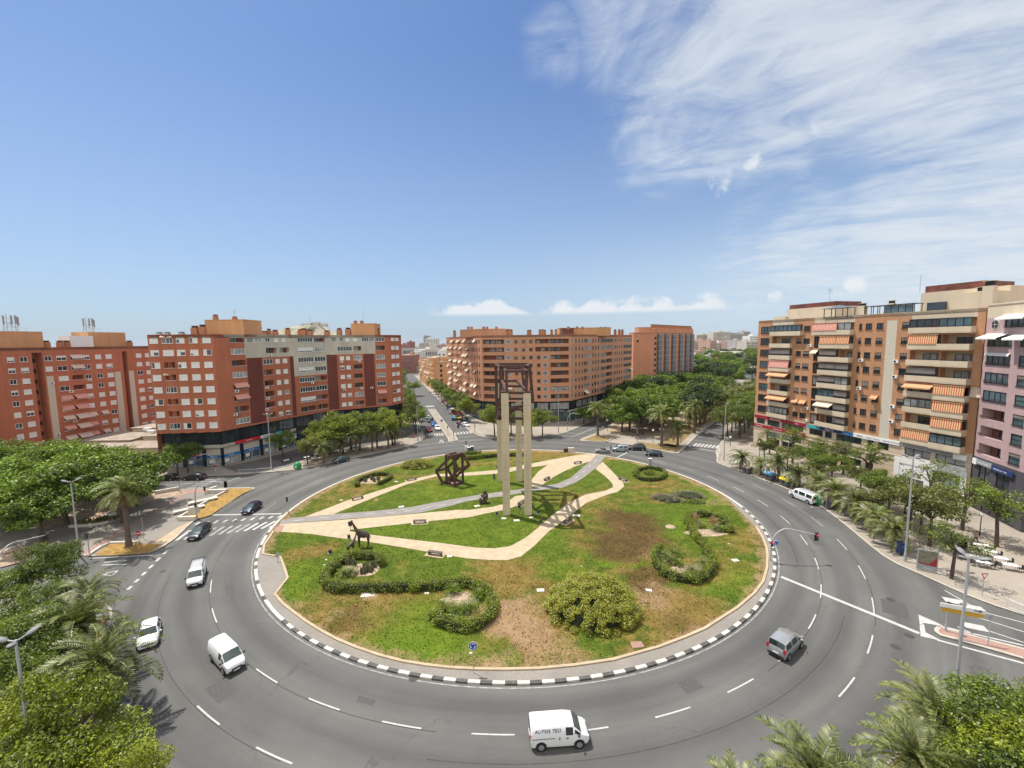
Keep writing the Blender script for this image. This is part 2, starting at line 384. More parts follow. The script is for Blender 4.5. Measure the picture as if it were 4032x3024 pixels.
M_['pave_pink'] = paving('pink_paving',(0.29,0.165,0.13),(0.37,0.235,0.19),0.2)
M_['tan'] = mat('compacted_tan_path',(0.42,0.335,0.225),0.95,0.14,0.8,world=True,bump=0.1)
M_['soil'] = mat('bare_pale_soil',(0.36,0.27,0.19),0.95,0.35,0.9,world=True)
M_['straw'] = mat('dry_straw_grass',(0.30,0.18,0.045),0.95,0.4,1.6,world=True,bump=0.3)
M_['cycle'] = mat('smooth_grey_cycle_path',(0.225,0.208,0.19),0.9,0.1,0.6,world=True)

def lawn_mat():
  m = bpy.data.materials.new('patchy_lawn'); m.use_nodes = True; k = NT(m.node_tree); b = k.n['Principled BSDF']; b.inputs['Roughness'].default_value = 0.95; b.inputs['Specular IOR Level'].default_value = 0.1
  P_ = k.node('ShaderNodeNewGeometry').outputs['Position']
  big = k.noise(P_,0.12,6,0.62); mid = k.noise(P_,0.5,6,0.68); fine = k.noise(P_,4.5,5,0.8); blades = k.noise(k.vmath('MULTIPLY',P_,(1.0,0.6,1.0)),16.0,3,0.7)
  wob = k.node('ShaderNodeTexNoise'); k.link(P_,wob.inputs['Vector']); wob.inputs['Scale'].default_value = 0.22; wob.inputs['Detail'].default_value = 6; wob.inputs['Roughness'].default_value = 0.65
  off = k.vmath('MULTIPLY',k.vmath('SUBTRACT',wob.outputs['Color'],(0.5,0.5,0.5)),(9.0,9.0,0.0)); Q = k.vmath('MULTIPLY',k.vmath('ADD',P_,off),(1,1,0))
  def spot(pxl,r,soft=0.75):
    c = G(*pxl); d = k.vmath('DISTANCE',Q,(c.x,c.y,0.0)); return k.math('SUBTRACT',1.0,k.smooth(d,r * (1 - soft),r * (1 + soft)))
  def many(l):
    o = None
    for pxl,r,s_ in l:
      t = k.math('MULTIPLY',spot(pxl,r),s_); o = t if o is None else k.math('MAXIMUM',o,t)
    return o
  g = k.math('ADD',k.math('MULTIPLY',mid,0.4),k.math('ADD',k.math('MULTIPLY',fine,0.35),k.math('MULTIPLY',blades,0.25)))
  green = k.ramp(g,[(0.34,(0.030,0.052,0.008)),(0.5,(0.082,0.118,0.014)),(0.66,(0.165,0.200,0.028))])
  dry = k.ramp(g,[(0.34,(0.085,0.062,0.016)),(0.5,(0.185,0.130,0.036)),(0.68,(0.34,0.235,0.085))])
  soil = k.ramp(g,[(0.34,(0.19,0.115,0.058)),(0.66,(0.40,0.27,0.16))])
  brown = k.ramp(g,[(0.34,(0.045,0.026,0.011)),(0.66,(0.145,0.088,0.038))])
  d = many([((2480,2260),9,.55),((1480,2440),6.0,.85),((1250,2380),4,.6),((1700,2390),4,.7),((2010,2290),5.5,.85),((2070,2480),5.5,.9),((2700,2400),5.0,.8),((2880,2250),5,.75),((2380,2100),7.5,.65),
       ((1300,2430),5,.6),((2930,2120),4.5,.7),((2560,2480),5,.7),((1210,2180),3.5,.6),((1330,1935),8,.6),((2600,1930),7,.6),((2330,1960),5.5,.65),((1720,1905),6,.6),((2200,1960),5,.5),((2150,1772),14,.75),((1950,1850),9,.5),
       ((1760,2145),2.6,.55),((1960,2265),4,.75),((1850,2630),3.2,.6),((1560,2590),2,.5),((2750,2260),4.5,.6),((2190,2330),3,.6),((1500,1890),5,.45)])
  s = many([((1985,2420),3.6,.85),((2040,2460),3.2,.85),((2090,2540),3.0,.75),((2565,2360),3,.6),((1280,2440),1.6,.5),((1900,2640),3.0,.6),((2220,2585),2.8,.55),((2570,2195),3.0,.45),((1450,2355),1.6,.7),((2800,1985),2,.5),((1500,1970),1.0,.7),((2620,2330),2.4,.55)])
  bw = many([((2480,2060),5.6,.95),((2440,2150),4.8,.95),((2520,2130),3.5,.8),((2560,2290),3.4,.75),((2700,2480),3.5,.5),((1350,2450),2.8,.55),((2370,2180),3.0,.6)])
  vivid = many([((1630,2560),6,1.0),((1780,2600),3.4,.9),((1120,2310),4.5,.9),((1700,2420),2.6,.7),((2400,2230),1.3,1.),((2310,2190),1.2,.9),((2510,2240),1.2,.9),((2560,2280),1.2,.6),((2750,2080),5,.75),((2780,1960),5,.8),((2940,2290),3.2,.8),((1900,1880),7,.9),((1750,1930),6,.8),((1800,2110),6,.7),((2050,2120),5,.6),((1550,2080),4,.7),((2200,2250),3,.5),((2520,2190),.8,1.),((1640,2430),3,.8),((1960,2600),1.4,.8),((2640,2300),1.2,.7),((2850,2340),2.0,.6)])
  dn = k.smooth(k.math('ADD',k.math('MULTIPLY',d,0.62),k.math('ADD',k.math('MULTIPLY',k.math('SUBTRACT',big,0.5),1.35),k.math('MULTIPLY',k.math('SUBTRACT',mid,0.5),0.75))),0.06,0.52)
  dn = k.math('MULTIPLY',dn,k.math('SUBTRACT',1.0,k.math('MULTIPLY',vivid,0.85)),clamp=True)
  c = k.mix(dn,green,dry)
  c = k.mix(k.math('MULTIPLY',vivid,0.62),c,k.ramp(g,[(0.36,(0.055,0.105,0.008)),(0.64,(0.165,0.235,0.018))]))
  c = k.mix(k.math('MULTIPLY',k.smooth(k.math('ADD',bw,k.math('MULTIPLY',k.math('SUBTRACT',mid,0.5),0.7)),0.25,0.75),0.85),c,brown)
  c = k.mix(k.math('MULTIPLY',k.smooth(k.math('ADD',s,k.math('MULTIPLY',k.math('SUBTRACT',fine,0.5),1.1)),0.3,0.75),0.9),c,soil)
  # trodden bare rim against the kerb
  rr = k.vmath('DISTANCE',k.vmath('MULTIPLY',P_,(1,1,0)),(CX,CY,0.0))
  rim = k.math('MULTIPLY',k.smooth(k.math('ADD',rr,k.math('MULTIPLY',k.math('SUBTRACT',mid,0.5),5.0)),38.0,39.4),0.7); c = k.mix(rim,c,soil)
  k.link(c,b.inputs['Base Color'])
  bn = k.node('ShaderNodeBump'); bn.inputs['Strength'].default_value = 0.6; bn.inputs['Distance'].default_value = 0.12
  k.link(k.math('ADD',fine,blades),bn.inputs['Height']); k.link(bn.outputs[0],b.inputs['Normal']); return m
M_['lawn'] = lawn_mat()

# far ground to the horizon, one sheet (town floor: roofs, dust, scrub)
def town_mat():
  m = bpy.data.materials.new('town_ground'); m.use_nodes = True; k = NT(m.node_tree); b = k.n['Principled BSDF']; b.inputs['Roughness'].default_value = 1.0
  P_ = k.node('ShaderNodeNewGeometry').outputs['Position']
  f = k.math('ADD',k.math('MULTIPLY',k.noise(P_,0.006,6,0.6),0.5),k.math('MULTIPLY',k.noise(P_,0.05,5,0.7),0.5))
  k.link(k.ramp(f,[(0.38,(0.07,0.085,0.045)),(0.5,(0.23,0.20,0.155)),(0.62,(0.34,0.29,0.24))]),b.inputs['Base Color']); return m
g = MB(); g.sheet([(-9000,-400),(9000,-400),(9000,14000),(-9000,14000)],-0.06); struct('ground',g,town_mat())
r = MB(); r.sheet([(-260,-40),(260,-40),(260,420),(-260,420)],0.0); struct('road',r,M_['asphalt'])

SZ = 0.13
sd = Vector((-0.30,1.0)).normalized()                              # the side street between the two brick blocks
def along(p,d,t): return Vector(p[:2]) + Vector(d[:2]) * t
pv = MB()
# block B pavement: arc, then the street's left kerb, then back along the left avenue
LE = gp([(852,1875),(951,1870.5),(1163,1852),(1296,1825.7),(1403,1803),(1511.7,1779.6),(1602,1759.7),(1656,1738),(1674,1722)])
B_far = along(LE[-1],sd,270)
left_av = [Vector((-260,93.0)),Vector((-120,94.5)),Vector((-80,95.2))]
edgeB = left_av + LE + [along(LE[-1],sd,60),B_far]
pv.prism(edgeB + [Vector((-255,420))],-0.05,SZ)
# block C pavement
CE = gp([(1832,1684.6),(1861,1706),(1893.6,1720.8),(1950,1728),(2030,1727),(2097,1724),(2158.5,1717),(2205.5,1710),(2240,1700),(2267,1688),(2330,1661),(2397,1634)])
CE = smoothpath(CE,1)
c_av = (CE[-1] - CE[-3]).normalized()
C_back = along(CE[0],sd,255); C_far = along(CE[-1],(c_av * 0.6 + Vector((0.8,1)).normalized() * 0.4).normalized(),250)
edgeC = [C_back] + CE + [C_far]
pv.prism(edgeC,-0.05,SZ)
# block E pavement (right)
ME = [Vector((150,262)),Vector((122,222)),Vector((98,186)),Vector((75,150)),Vector((64,127))]
RE = gp([(2823,1804),(2820,1815),(2824,1824),(2840,1831),(2870,1842),(2929,1862),(3019,1898),(3105.5,1929),(3215,1984),(3309,2054),(3411,2140),(3500,2211),(3652,2277),(3770,2332),(3888,2379),(4031,2426)])
RE = [Vector((58.2,118)),Vector((53.6,110.5))] + smoothpath(RE,1)
edgeE = ME + RE + [Vector((58,39.8)),Vector((66,35.5)),Vector((90,24)),Vector((140,0))]
pv.prism(edgeE + [Vector((255,0)),Vector((255,262))],-0.05,SZ)
o_p = struct('pavement',pv,M_['pave'])
# camera side and lower right pavement
p2 = MB()
edgeF = arc(54.9,-138,-58.7) + [Vector((31.5,28.6)),Vector((36,28.4)),Vector((45,24.5)),Vector((70,13)),Vector((120,-10))]
LLp = gp([(0,2292),(250,2330),(340,2346),(368.7,2360.7),(395,2372),(411,2387),(424,2403),(429,2424),(422,2460),(400,2518.7),(392,2587)])
edgeL = [Vector((-255,40))] + [Vector((-130,47.5))] + smoothpath(LLp[1:],1)
p2.prism(edgeL + edgeF + [Vector((120,-39)),Vector((-255,-39))],-0.05,SZ)
struct('pavement',p2,M_['pave_grey'])
# dark slate strip in front of block B
p3 = MB()
dk = gp([(870,1838),(1000,1815),(1100,1788),(1230,1752),(1400,1715),(1560,1672),(1640,1690),(1600,1722),(1480,1745),(1300,1790),(1180,1815),(1140,1836),(1060,1850),(1000,1860),(930,1858)],SZ)
p3.sheet(dk,SZ + 0.008); struct('pavement',p3,M_['pave_dark'])
# median of the side street
md = MB(); md0 = gp([(1767,1742),(1799.5,1737),(1803,1730)])
mt_ = [md0[0],md0[1],md0[2],along((-17.2,131.5),sd,62),along((-20.3,131),sd,62),Vector((-20.2,130.5))]
md.prism(mt_,-0.05,SZ); struct('pavement',md,M_['pave'])
# park between the carriageways of the right avenue
PE = gp([(2408,1676),(2385,1690),(2345,1707),(2300,1724),(2283,1732),(2290,1738),(2383,1741),(2480,1753),(2592,1775),(2650,1786),(2668,1787),(2680,1779),(2697,1764),(2744,1717),(2791,1681),(2850,1634),(2925,1583)])
pk = MB(); pfar = [Vector((170,300)),Vector((150,330))]; edgeP = [Vector((60,208)),Vector((42,176))] + PE
pk.prism(edgeP + pfar,-0.05,SZ); struct('pavement',pk,M_['pave'])
gl_ = MB()
gl_.sheet(gp([(2296,1733),(2350,1711),(2408,1726),(2384,1738)],SZ),SZ + 0.02)
gl_.sheet(gp([(2490,1752),(2520,1740),(2600,1750),(2625,1747),(2690,1757),(2664,1781),(2592,1771)],SZ),SZ + 0.02)
gl_.sheet([v + Vector((-2.2,0.4)) for v in PE[-5:]] + [v + Vector((-6.5,3.5)) for v in PE[-5:][::-1]],SZ + 0.02)
struct('lawn',gl_,M_['lawn'])
sh = MB(); sh.sheet([Vector((30,138)),Vector((45,128)),Vector((60,146)),Vector((90,188)),Vector((110,215)),Vector((130,300)),Vector((60,205))],SZ + 0.012); struct('ground',sh,M_['soil'])
# promenade of the left avenue
PR = gp([(0,1948),(300,1942),(620,1932),(706,1928.5),(800,1925),(858.6,1923.6),(960,1921),(1000,1921.5),(1004,1926),(960,1945),(900,1985),(832,2031),(766,2051),(740,2075),(693,2121),(640,2158),(587,2180),(470,2190),(364,2192),(300,2190),(180,2203),(0,2228)])
pr = MB(); pr.prism([Vector((-255,83))] + PR + [Vector((-255,55))],-0.05,SZ); struct('pavement',pr,M_['pave_grey'])
st = MB()
def band(a,b,w,z,m=0):
  a,b = Vector(a[:2]),Vector(b[:2]); t = (b - a).normalized(); n_ = Vector((-t.y,t.x)) * w / 2; st.sheet([a - n_,b - n_,b + n_,a + n_],z,m)
band(G(320,2190),G(720,1952),0.9,SZ + 0.012,0); band(G(560,2165),G(690,2095),0.9,SZ + 0.012,0)
st.sheet(gp([(560,2168),(640,2120),(700,2080),(768,2050),(700,2112),(640,2154),(590,2176)]),SZ + 0.016,1)
st.sheet(gp([(700,1934),(800,1928),(830,1927),(818,1940),(745,1945),(700,1960)]),SZ + 0.016,0)
struct('pavement',st,[M_['pave_pink'],M_['tan']])
pl = MB()
pl.sheet(gp([(995,1924.5),(962,1942),(900,1980),(830,2030),(768,2048),(722,2042),(790,2003),(830,1972),(902,1934),(858,1926)],SZ),SZ + 0.10)
pl.sheet(gp([(372,2187),(432,2143),(540,2140),(638,2144),(585,2177),(480,2187)],SZ),SZ + 0.05)
struct('ground',pl,M_['straw'])
bed = MB(); bed.sheet(gp([(0,2235),(0,2165),(120,2150),(210,2148),(130,2200)],SZ),SZ + 0.03); bed.sheet(gp([(330,2070),(430,2062),(495,2035),(500,2010),(380,1985),(200,1990),(100,2060)],SZ),SZ + 0.03)
bed.sheet([Vector((-66,85)),Vector((-78,68)),Vector((-125,66)),Vector((-140,84)),Vector((-100,88))],SZ + 0.022)
struct('ground',bed,M_['soil'])
# island in the lower right road
isl = MB(); IS = gp([(3690,2470),(3677,2480),(3680,2492),(3705,2508),(3758,2522),(3900,2562),(4031,2600)]) ; IS2 = gp([(4031,2557),(3900,2524),(3750,2484),(3712,2474)])
isl.prism(IS + [Vector((60,30.0)),Vector((60,32.0))] + IS2,-0.05,SZ,0,1); struct('pavement',isl,[M_['kerb'],M_['pave_pink']])
# kerbs
kb = MB()
for e in (edgeB,edgeC,edgeE,edgeF,edgeL): kb.ribbon(e,0.32,-0.04,SZ + 0.02)
kb.ribbon(edgeP,0.3,-0.04,SZ + 0.02); kb.ribbon([Vector((-255,83))] + PR + [Vector((-255,55))],0.3,-0.04,SZ + 0.02,side=-1)
kb.ribbon(mt_,0.3,-0.04,SZ + 0.02,closed=True); kb.ribbon(IS[::1],0.35,-0.04,SZ + 0.03); kb.ribbon(IS2,0.3,-0.04,SZ + 0.03)
kb.ribbon(gp([(2408,1731),(2384,1742)]),0.4,SZ,SZ + 0.25)
struct('kerb',kb,M_['kerb'])
ko = MB(); ko.ribbon(arc(54.85,-138.5,-146,1.0),0.33,0.0,SZ + 0.03,side=1); ko.ribbon(arc(54.85,-63.0,-59,1.0),0.33,0.0,SZ + 0.03,side=-1); struct('kerb',ko,M_['kerb_orange'])

# ---- the central island
IZ = 0.15
base = MB(); base.prism(arc(RK - 0.36,0,357,3),-0.03,IZ - 0.01); struct('pavement',base,M_['pave_grey'])
ring = MB(); n_ = 232
for i in range(n_):
  a0,a1 = 360 * i / n_,360 * (i + 1) / n_; mid = (a0 + a1) / 2
  front = 193 < mid < 358
  m_ = (i % 2) if front else 0
  if front and m_ and rng.random() < (0.25 if mid < 235 else 0.04): m_ = 0
  ring.prism([pol(RK,a0),pol(RK,a1),pol(RK - 0.36,a1),pol(RK - 0.36,a0)],-0.03,IZ + 0.02,m_)
struct('kerb',ring,[M_['kerb_white'],M_['kerb_black']])
IN = gp([(1082,2094),(1062,2125),(1045,2150),(1041,2185),(1075,2190),(1108.5,2196),(1125,2240),(1138,2280),(1112,2314),(1088,2346),(1120,2381),(1158,2411),(1210,2450),(1271,2488),(1335,2522),(1407,2551.5),(1495,2582),(1588,2606),(1675,2620),(1768.5,2631),(1880,2637),(1994.6,2638),(2120,2635),(2260,2622),(2411,2600),(2591,2549.6),(2690,2512),(2770,2478),(2898,2396),(2965,2339),(3000,2293),(3015,2240),(3017,2190),(3013,2160),(2999.8,2123),(2972,2076)])
lw = MB(); lw.prism(IN + arc(RK - 0.42,5,197,2.5)[0:],-0.03,IZ + 0.02); struct('lawn',lw,M_['lawn'])
ik = MB(); ik.ribbon(IN,0.28,-0.02,IZ + 0.12,side=-1); struct('kerb',ik,M_['tan'])
# rough grass blades over the lawn, coloured by the same patches
npg = np.random.default_rng(9); N_ = 90000; rr_ = 40.0 * np.sqrt(npg.random(N_)); th_ = npg.random(N_) * 2 * math.pi; gx,gy = CX + rr_ * np.cos(th_),CY + rr_ * np.sin(th_)
keep_ = npg.random(N_) < np.clip((110 - gy) / 60,.15,1); GXY = np.stack([gx,gy],1)[keep_]
paths = [
 ([(1082,2094),(1150,2097),(1230,2104),(1299,2114),(1367,2123),(1464,2136),(1584,2156),(1757,2186),(1837,2199),(1930,2206),(2000,2206),(2052,2191),(2104,2150),(2155,2098),(2237,2037),(2309,1980),(2386,1950),(2432,1937),(2457,1916),(2455,1904),(2411,1857),(2373,1819),(2352,1836),(2345,1847),(2386,1878),(2411,1904),(2414,1919),(2386,1932),(2309,1947),(2237,1980),(2165,2037),(2119,2078),(2068,2119),(2012,2150),(1950,2160),(1873,2157),(1728,2138),(1584,2121),(1450,2105),(1374,2092),(1385,2086),(1457,2078),(1656,2056),(1850,2037),(1909,2023),(1977,2010),(2031,1994),(2067,1974),(2096,1947),(2031,1953),(2008,1969),(1977,1987),(1940,1996),(1850,2008),(1801,2008),(1692,2018),(1653,2022),(1512,2034),(1331,2049),(1150,2061),(1105,2064),(1090,2080)],'tan'),
 ([(1122,2052),(1204,2034),(1374,1969),(1439,1949),(1602,1897),(1649,1882),(1714,1868),(1837,1861),(1949,1852),(2008,1843),(2094,1825),(2166,1811),(2257,1795),(2303,1789),(2352,1789),(2329,1811),(2324,1816),(2257,1840),(2212,1861),(2166,1886),(2132,1913),(2094,1917),(2094,1888),(2121,1856),(2157,1832),(2094,1840),(2062,1845),(2008,1859),(1963,1865),(1850,1873),(1714,1877),(1656,1892),(1595,1910),(1457,1966),(1313,2025),(1150,2042)],'tan'),
 ([(1108,2050),(1150,2040),(1313,2025),(1475,2013),(1620,1997),(1765,1969),(1873,1951),(1977,1936),(2067,1924),(2139,1913),(2194,1906),(2248,1881),(2288,1847),(2329,1811),(2350,1793),(2385,1797),(2350,1840),(2302,1879),(2266,1901),(2212,1922),(2166,1926),(2094,1935),(2062,1940),(1977,1956),(1949,1958),(1837,1975),(1765,1995),(1653,2020),(1512,2033),(1331,2047),(1150,2060),(1100,2066)],'cycle')]
for i,(pl_,mm) in enumerate(paths):
  q = MB(); q.sheet(gp(pl_,IZ),IZ + 0.035 + 0.006 * i); struct('path' if mm == 'tan' else 'cycle_path',q,M_[mm])
q = MB(); q.sheet(gp([(1078,2092),(1092,2071),(1120,2070),(1108,2094)],IZ),IZ + 0.06); struct('pavement',q,M_['pave_pink'])

def inside(poly,XY):
  r_ = np.zeros(len(XY),bool); n = len(poly); x,y = XY[:,0],XY[:,1]
  for i in range(n):
    a,b = poly[i - 1],poly[i]
    if a[1] == b[1]: continue
    c = ((a[1] > y) != (b[1] > y)) & (x < (b[0] - a[0]) * (y - a[1]) / (b[1] - a[1]) + a[0]); r_ ^= c
  return r_
ok_ = inside([tuple(p) for p in IN + arc(RK - 0.42,5,197,2.5)],GXY)
for pl_,mm in paths: ok_ &= ~inside([tuple(p) for p in gp(pl_,IZ)],GXY)
GXY = GXY[ok_]; n_g = len(GXY); a_ = npg.random(n_g) * 6.283; h_ = 0.05 + 0.11 * npg.random(n_g) ** 2; w_ = 0.05 + 0.05 * npg.random(n_g); vg = np.zeros((n_g,3,3),np.float32)
vg[:,0,0] = GXY[:,0] - np.cos(a_) * w_; vg[:,0,1] = GXY[:,1] - np.sin(a_) * w_; vg[:,1,0] = GXY[:,0] + np.cos(a_) * w_; vg[:,1,1] = GXY[:,1] + np.sin(a_) * w_; vg[:,2,0] = GXY[:,0] + npg.normal(size=n_g) * .05; vg[:,2,1] = GXY[:,1] + npg.normal(size=n_g) * .05; vg[:,:2,2] = IZ + .02; vg[:,2,2] = IZ + .02 + h_
me_ = bpy.data.meshes.new('grass'); me_.vertices.add(3 * n_g); me_.vertices.foreach_set('co',vg.reshape(-1)); me_.loops.add(3 * n_g); me_.loops.foreach_set('vertex_index',np.arange(3 * n_g,dtype=np.int32)); me_.polygons.add(n_g); me_.polygons.foreach_set('loop_start',np.arange(0,3 * n_g,3,dtype=np.int32)); me_.polygons.foreach_set('loop_total',np.full(n_g,3,np.int32)); me_.materials.append(M_['lawn']); me_.update(calc_edges=True)
go_ = obj('grass',me_); go_['kind'] = 'stuff'; go_['label'] = 'short patchy grass on the roundabout island'; go_['category'] = 'grass'

# ---- road markings
mk = MB()
def dash(r,a0,a1,w=0.13,m=0,z=0.008):
  A,B_ = arc(r - w / 2,a0,a1,1.0),arc(r + w / 2,a0,a1,1.0)
  for i in range(len(A) - 1): mk.sheet([A[i],A[i + 1],B_[i + 1],B_[i]],z,m)
def line(a,b,w=0.15,m=0,z=0.012):
  a,b = Vector(a[:2]),Vector(b[:2]); t = (b - a).normalized(); n__ = Vector((-t.y,t.x)) * w / 2; mk.sheet([a - n__,b - n__,b + n__,a + n__],z,m)
for i in range(39):
  a = -122.3 + 9.25 * i
  if not (130 < a % 360 < 205 or 60 < a % 360 < 128): dash(45.4,a,a + 4.2,m=1 if 20 < a % 360 < 60 else 0)
  if -139 < a < -95 or -66 < a < 20: dash(50.15,a,a + 4.1,m=1 if a > -20 else 0)
dash(RK + 0.30,190,372,0.13,1)
for r_,a0,a1 in ((45.52,192,262),(45.5,300,352),(50.3,205,250),(47.7,262,318),(43.1,330,375),(50.25,318,345)): dash(r_,a0,a1,0.07,2,0.005)   # dark construction joints
for r_,a,w_,l_ in ((48.3,236,1.6,3.2),(43.6,289,1.3,2.4),(52.0,322,2.2,3.5),(47.0,340,1.2,4.0),(52.3,222,1.5,2.0),(43.4,214,1.0,3.0),(51.5,352,2.0,5.0),(48.0,12,1.4,4.0),(44,252,.6,2.2)): dash(r_,a,a + l_,w_,3,0.004)      # repair patches; dash(50.0, -44, -36, 0.22)
for a0,a1 in ((158,172),(176,186)): dash(45.4,a0,a1,0.12,1)
def P2(l): return gp(l)
line(G(3075,2271),G(3620,2494),0.5,0)                                        # stop line at the right-hand exit
mk.sheet(P2([(3616,2420),(3622,2460),(3640,2453),(3720,2468),(3690,2452)]),0.012,0)
mk.sheet(P2([(3621,2461),(3625,2505),(3690,2520),(3700,2519),(3645,2490),(3638,2458)]),0.0125,0)
line(G(3690,2520),G(4031,2612),0.28); line(G(3700,2465),G(4031,2542),0.22)
for a,b in (((3720,2325),(3850,2400)),((3850,2405),(4031,2452)),((3845,2430),(4031,2488)),((3770,2468),(3830,2495)),((3835,2465),(4031,2530))): line(G(*a),G(*b),0.16,0)
for c in ((3757,2367),(3830,2393),(3838,2468)):
  g_ = G(*c).xy; t = Vector((0.90,-0.43)); n__ = Vector((0.43,0.90)); mk.sheet([g_ - t * .9 - n__ * .55,g_ + t * .9 - n__ * .55,g_ + t * .9 + n__ * .55,g_ - t * .9 + n__ * .55],0.014,0)
line(G(820,2028),G(1108,2023),0.42,0)                                        # stop line and zebra on the left
for i in range(12):
  a = Vector((694 + 33.5 * i,2128 - 4.6 * i)) ; s_ = 1 if i in (2,3,4,5,6,7) else 0
  p0,p1 = (a.x - 0,a.y),(a.x + 55,a.y - 40 + 1.0 * i)
  line(G(*p0),G(*p1),0.52,s_)
for i in range(10):
  line(G(770 + 36 * i,2066 - 3 * i),G(787 + 36 * i,2056 - 3 * i),0.45,s_ if i > 3 else 0)
for i in range(6): line(G(655 - 28 * i + 3,2168 + 28 * i),G(640 - 28 * i + 3,2182 + 28 * i),0.35,0)
for a,b in (((410,2215),(500,2206)),((400,2225),(500,2222)),((395,2262),(465,2247)),((465,2247),(440,2266)),((440,2266),(395,2262)),((352,2199),(600,2186)),((0,2275),(120,2230))): line(G(*a),G(*b),0.2,0)
for i in range(8): line(G(2310 + 17 * i,1784 - 5.2 * i),G(2352 + 17 * i,1788 - 5.2 * i),0.4,1)      # zebra at the far side
line(G(2432,1800),G(2482,1776),0.35,0); line(G(2475,1795),G(2700,1850),0.12,1)
def zebra(a,b,n,length,d,w=0.5,m=0):
  a,b = Vector(a[:2]),Vector(b[:2]); d = Vector(d[:2]).normalized()
  for i in range(n):
    c = a + (b - a) * (i / (n - 1)); line(c - d * length / 2,c + d * length / 2,w,m)
zebra(G(1690,1713),G(1742,1710),6,3.4,sd); zebra(G(1780,1709),G(1852,1702),7,3.4,sd)
zebra(G(1668,1601),G(1706,1599),7,4.0,sd,0.6); zebra(G(2738,1751),G(2838,1761),8,4,(0.6,0.8),0.55); zebra(G(2330,1690),G(2262,1716),6,3.5,(0.7,0.7),0.5,1)
line(G(2716,1764),G(2822,1777),0.35); line(G(1770,1744),G(1900,1731),0.3,1); line(G(1722,1746),G(1768,1743),0.3,1)
for a,b in (((1738,1731),(1747,1742)),((1747,1742),(1730,1742)),((1730,1742),(1738,1731))): line(G(*a),G(*b),0.3)
for y0,x0 in ((2273,-44.8),): pass
for i in range(14):                                                               # cars' lane line and edge lines up the side street
  line(along((-13.5,150),sd,10 * i),along((-13.5,150),sd,10 * i + 4),0.13,1)
line(G(760,1903),G(640,1912),0.3,1); line(G(870,1905),G(950,1877),0.3,1)
zebra(G(770,1920),G(850,1880),6,3.2,(1,0.15),0.45,1)
for i in range(9):                                                                # dashes down the middle of the cycle path
  pass
cyc = [(1120,2056),(1230,2044),(1320,2036),(1410,2027),(1500,2021),(1580,2016),(1640,2008),(1710,1996),(1770,1984),(1830,1971),(1890,1961),(1950,1949),(2010,1940),(2110,1927),(2170,1920),(2215,1914),(2255,1893),(2285,1868),(2310,1846),(2335,1823),(2355,1807)]
for i in range(len(cyc) - 1):
  a,b = G(*cyc[i],IZ),G(*cyc[i + 1],IZ); c = (a + b) / 2; t = (b - a).normalized(); line(c - t * 0.8,c + t * 0.8,0.16,0,IZ + 0.056)
for x,y in ((1555,2024),(1602,2008),(2335,1842),(2300,1838)):
  for q_ in range(4): line(G(x - 14 + 9 * q_,y - 1,IZ),G(x - 8 + 9 * q_,y + 1,IZ),0.3,1,IZ + 0.056)
# white lines edging the cycle lane on the right-hand pavement
for off in (0.0,1.5):
  pts = [v + (v - Vector((CX,CY))).normalized() * (3.4 + off) for v in RE[5:-4]]
  for a,b in zip(pts[:-1],pts[1:]): line(a,b,0.13,0,SZ + 0.012)
struct('road_marking',mk,[M_['paint'],M_['faint_paint'],mat('tar_joint',(.045,.044,.042),.8,.3,2,world=True),mat('asphalt_patch',(.072,.071,.067),.85,.25,5,world=True)])
mh = MB()
for x,y in ((3507,2361),(3526,2547),(640,2250),(3580,2503),(1628,2672)):
  c = G(x,y); mh.disc((c.x,c.y,0.006),(0,0,1),0.42,16,0,0.006)
for x,y,w_,m_ in ((2895,2207,.9,0),(2555,2325,.7,0),(2128,2325,.9,0),(2270,2030,1.2,0),(1360,2308,.9,0),(1580,1996,1.0,0),(1770,2191,.7,0),(1343,1970,.6,0),(1560,1897,.7,0),(1450,2340,1.6,0),(2508,2540,1.2,1),(2034,2050,1.0,0),(1984,2042,.8,0),(2092,2038,.7,0),(1878,1993,1.0,0),(1680,2337,.5,0),(1853,2573,.3,0),(1285,2205,.3,0),(1277,2226,.3,0),(2870,2142,.3,0),(2290,2230,.2,0),(1853,1780,.7,0),(3197,1999,.3,0)):
  c = G(x,y,IZ); mh.box((c.x,c.y,IZ + 0.04),(w_,w_ * 0.7,0.05),1 + m_,rng.uniform(-0.4,0.4))
struct('road_marking',mh,[mat('iron_manhole_cover',(0.05,0.045,0.04),0.7),M_['stone'],M_['pave_pink']])
# ================================================================ buildings
M_['brickB'] = brick('red_brown_brick',(0.43,0.148,0.082)); M_['brickA'] = brick('red_brick',(0.46,0.16,0.09)); M_['brickC'] = brick('salmon_brick',(0.52,0.265,0.16))
M_['brickE'] = brick('orange_brick',(0.48,0.255,0.14)); M_['brickPink'] = brick('pink_brick',(0.45,0.315,0.305)); M_['brickD'] = brick('orange_red_brick',(0.55,0.25,0.145))
M_['ochre'] = brick('ochre_brick',(0.55,0.30,0.15)); M_['maroon'] = brick('maroon_tile_panel',(0.16,0.05,0.04),0.8,1.2)
M_['greycon'] = mat('stained_grey_concrete',(0.50,0.46,0.375),0.9,0.16,0.35,streak=(1,1,0.3),world=True)
M_['beige'] = mat('beige_precast_concrete',(0.60,0.50,0.365),0.9,0.10,0.4,streak=(1,1,0.4),world=True)
M_['beigestone'] = brick('beige_stone_base',(0.58,0.475,0.35),0.55,0.95,0.08)
M_['slate'] = brick('dark_grey_brick',(0.085,0.078,0.085)); M_['darkstone'] = mat('black_polished_stone',(0.012,0.017,0.026),0.25,0.5,0.5,world=True)
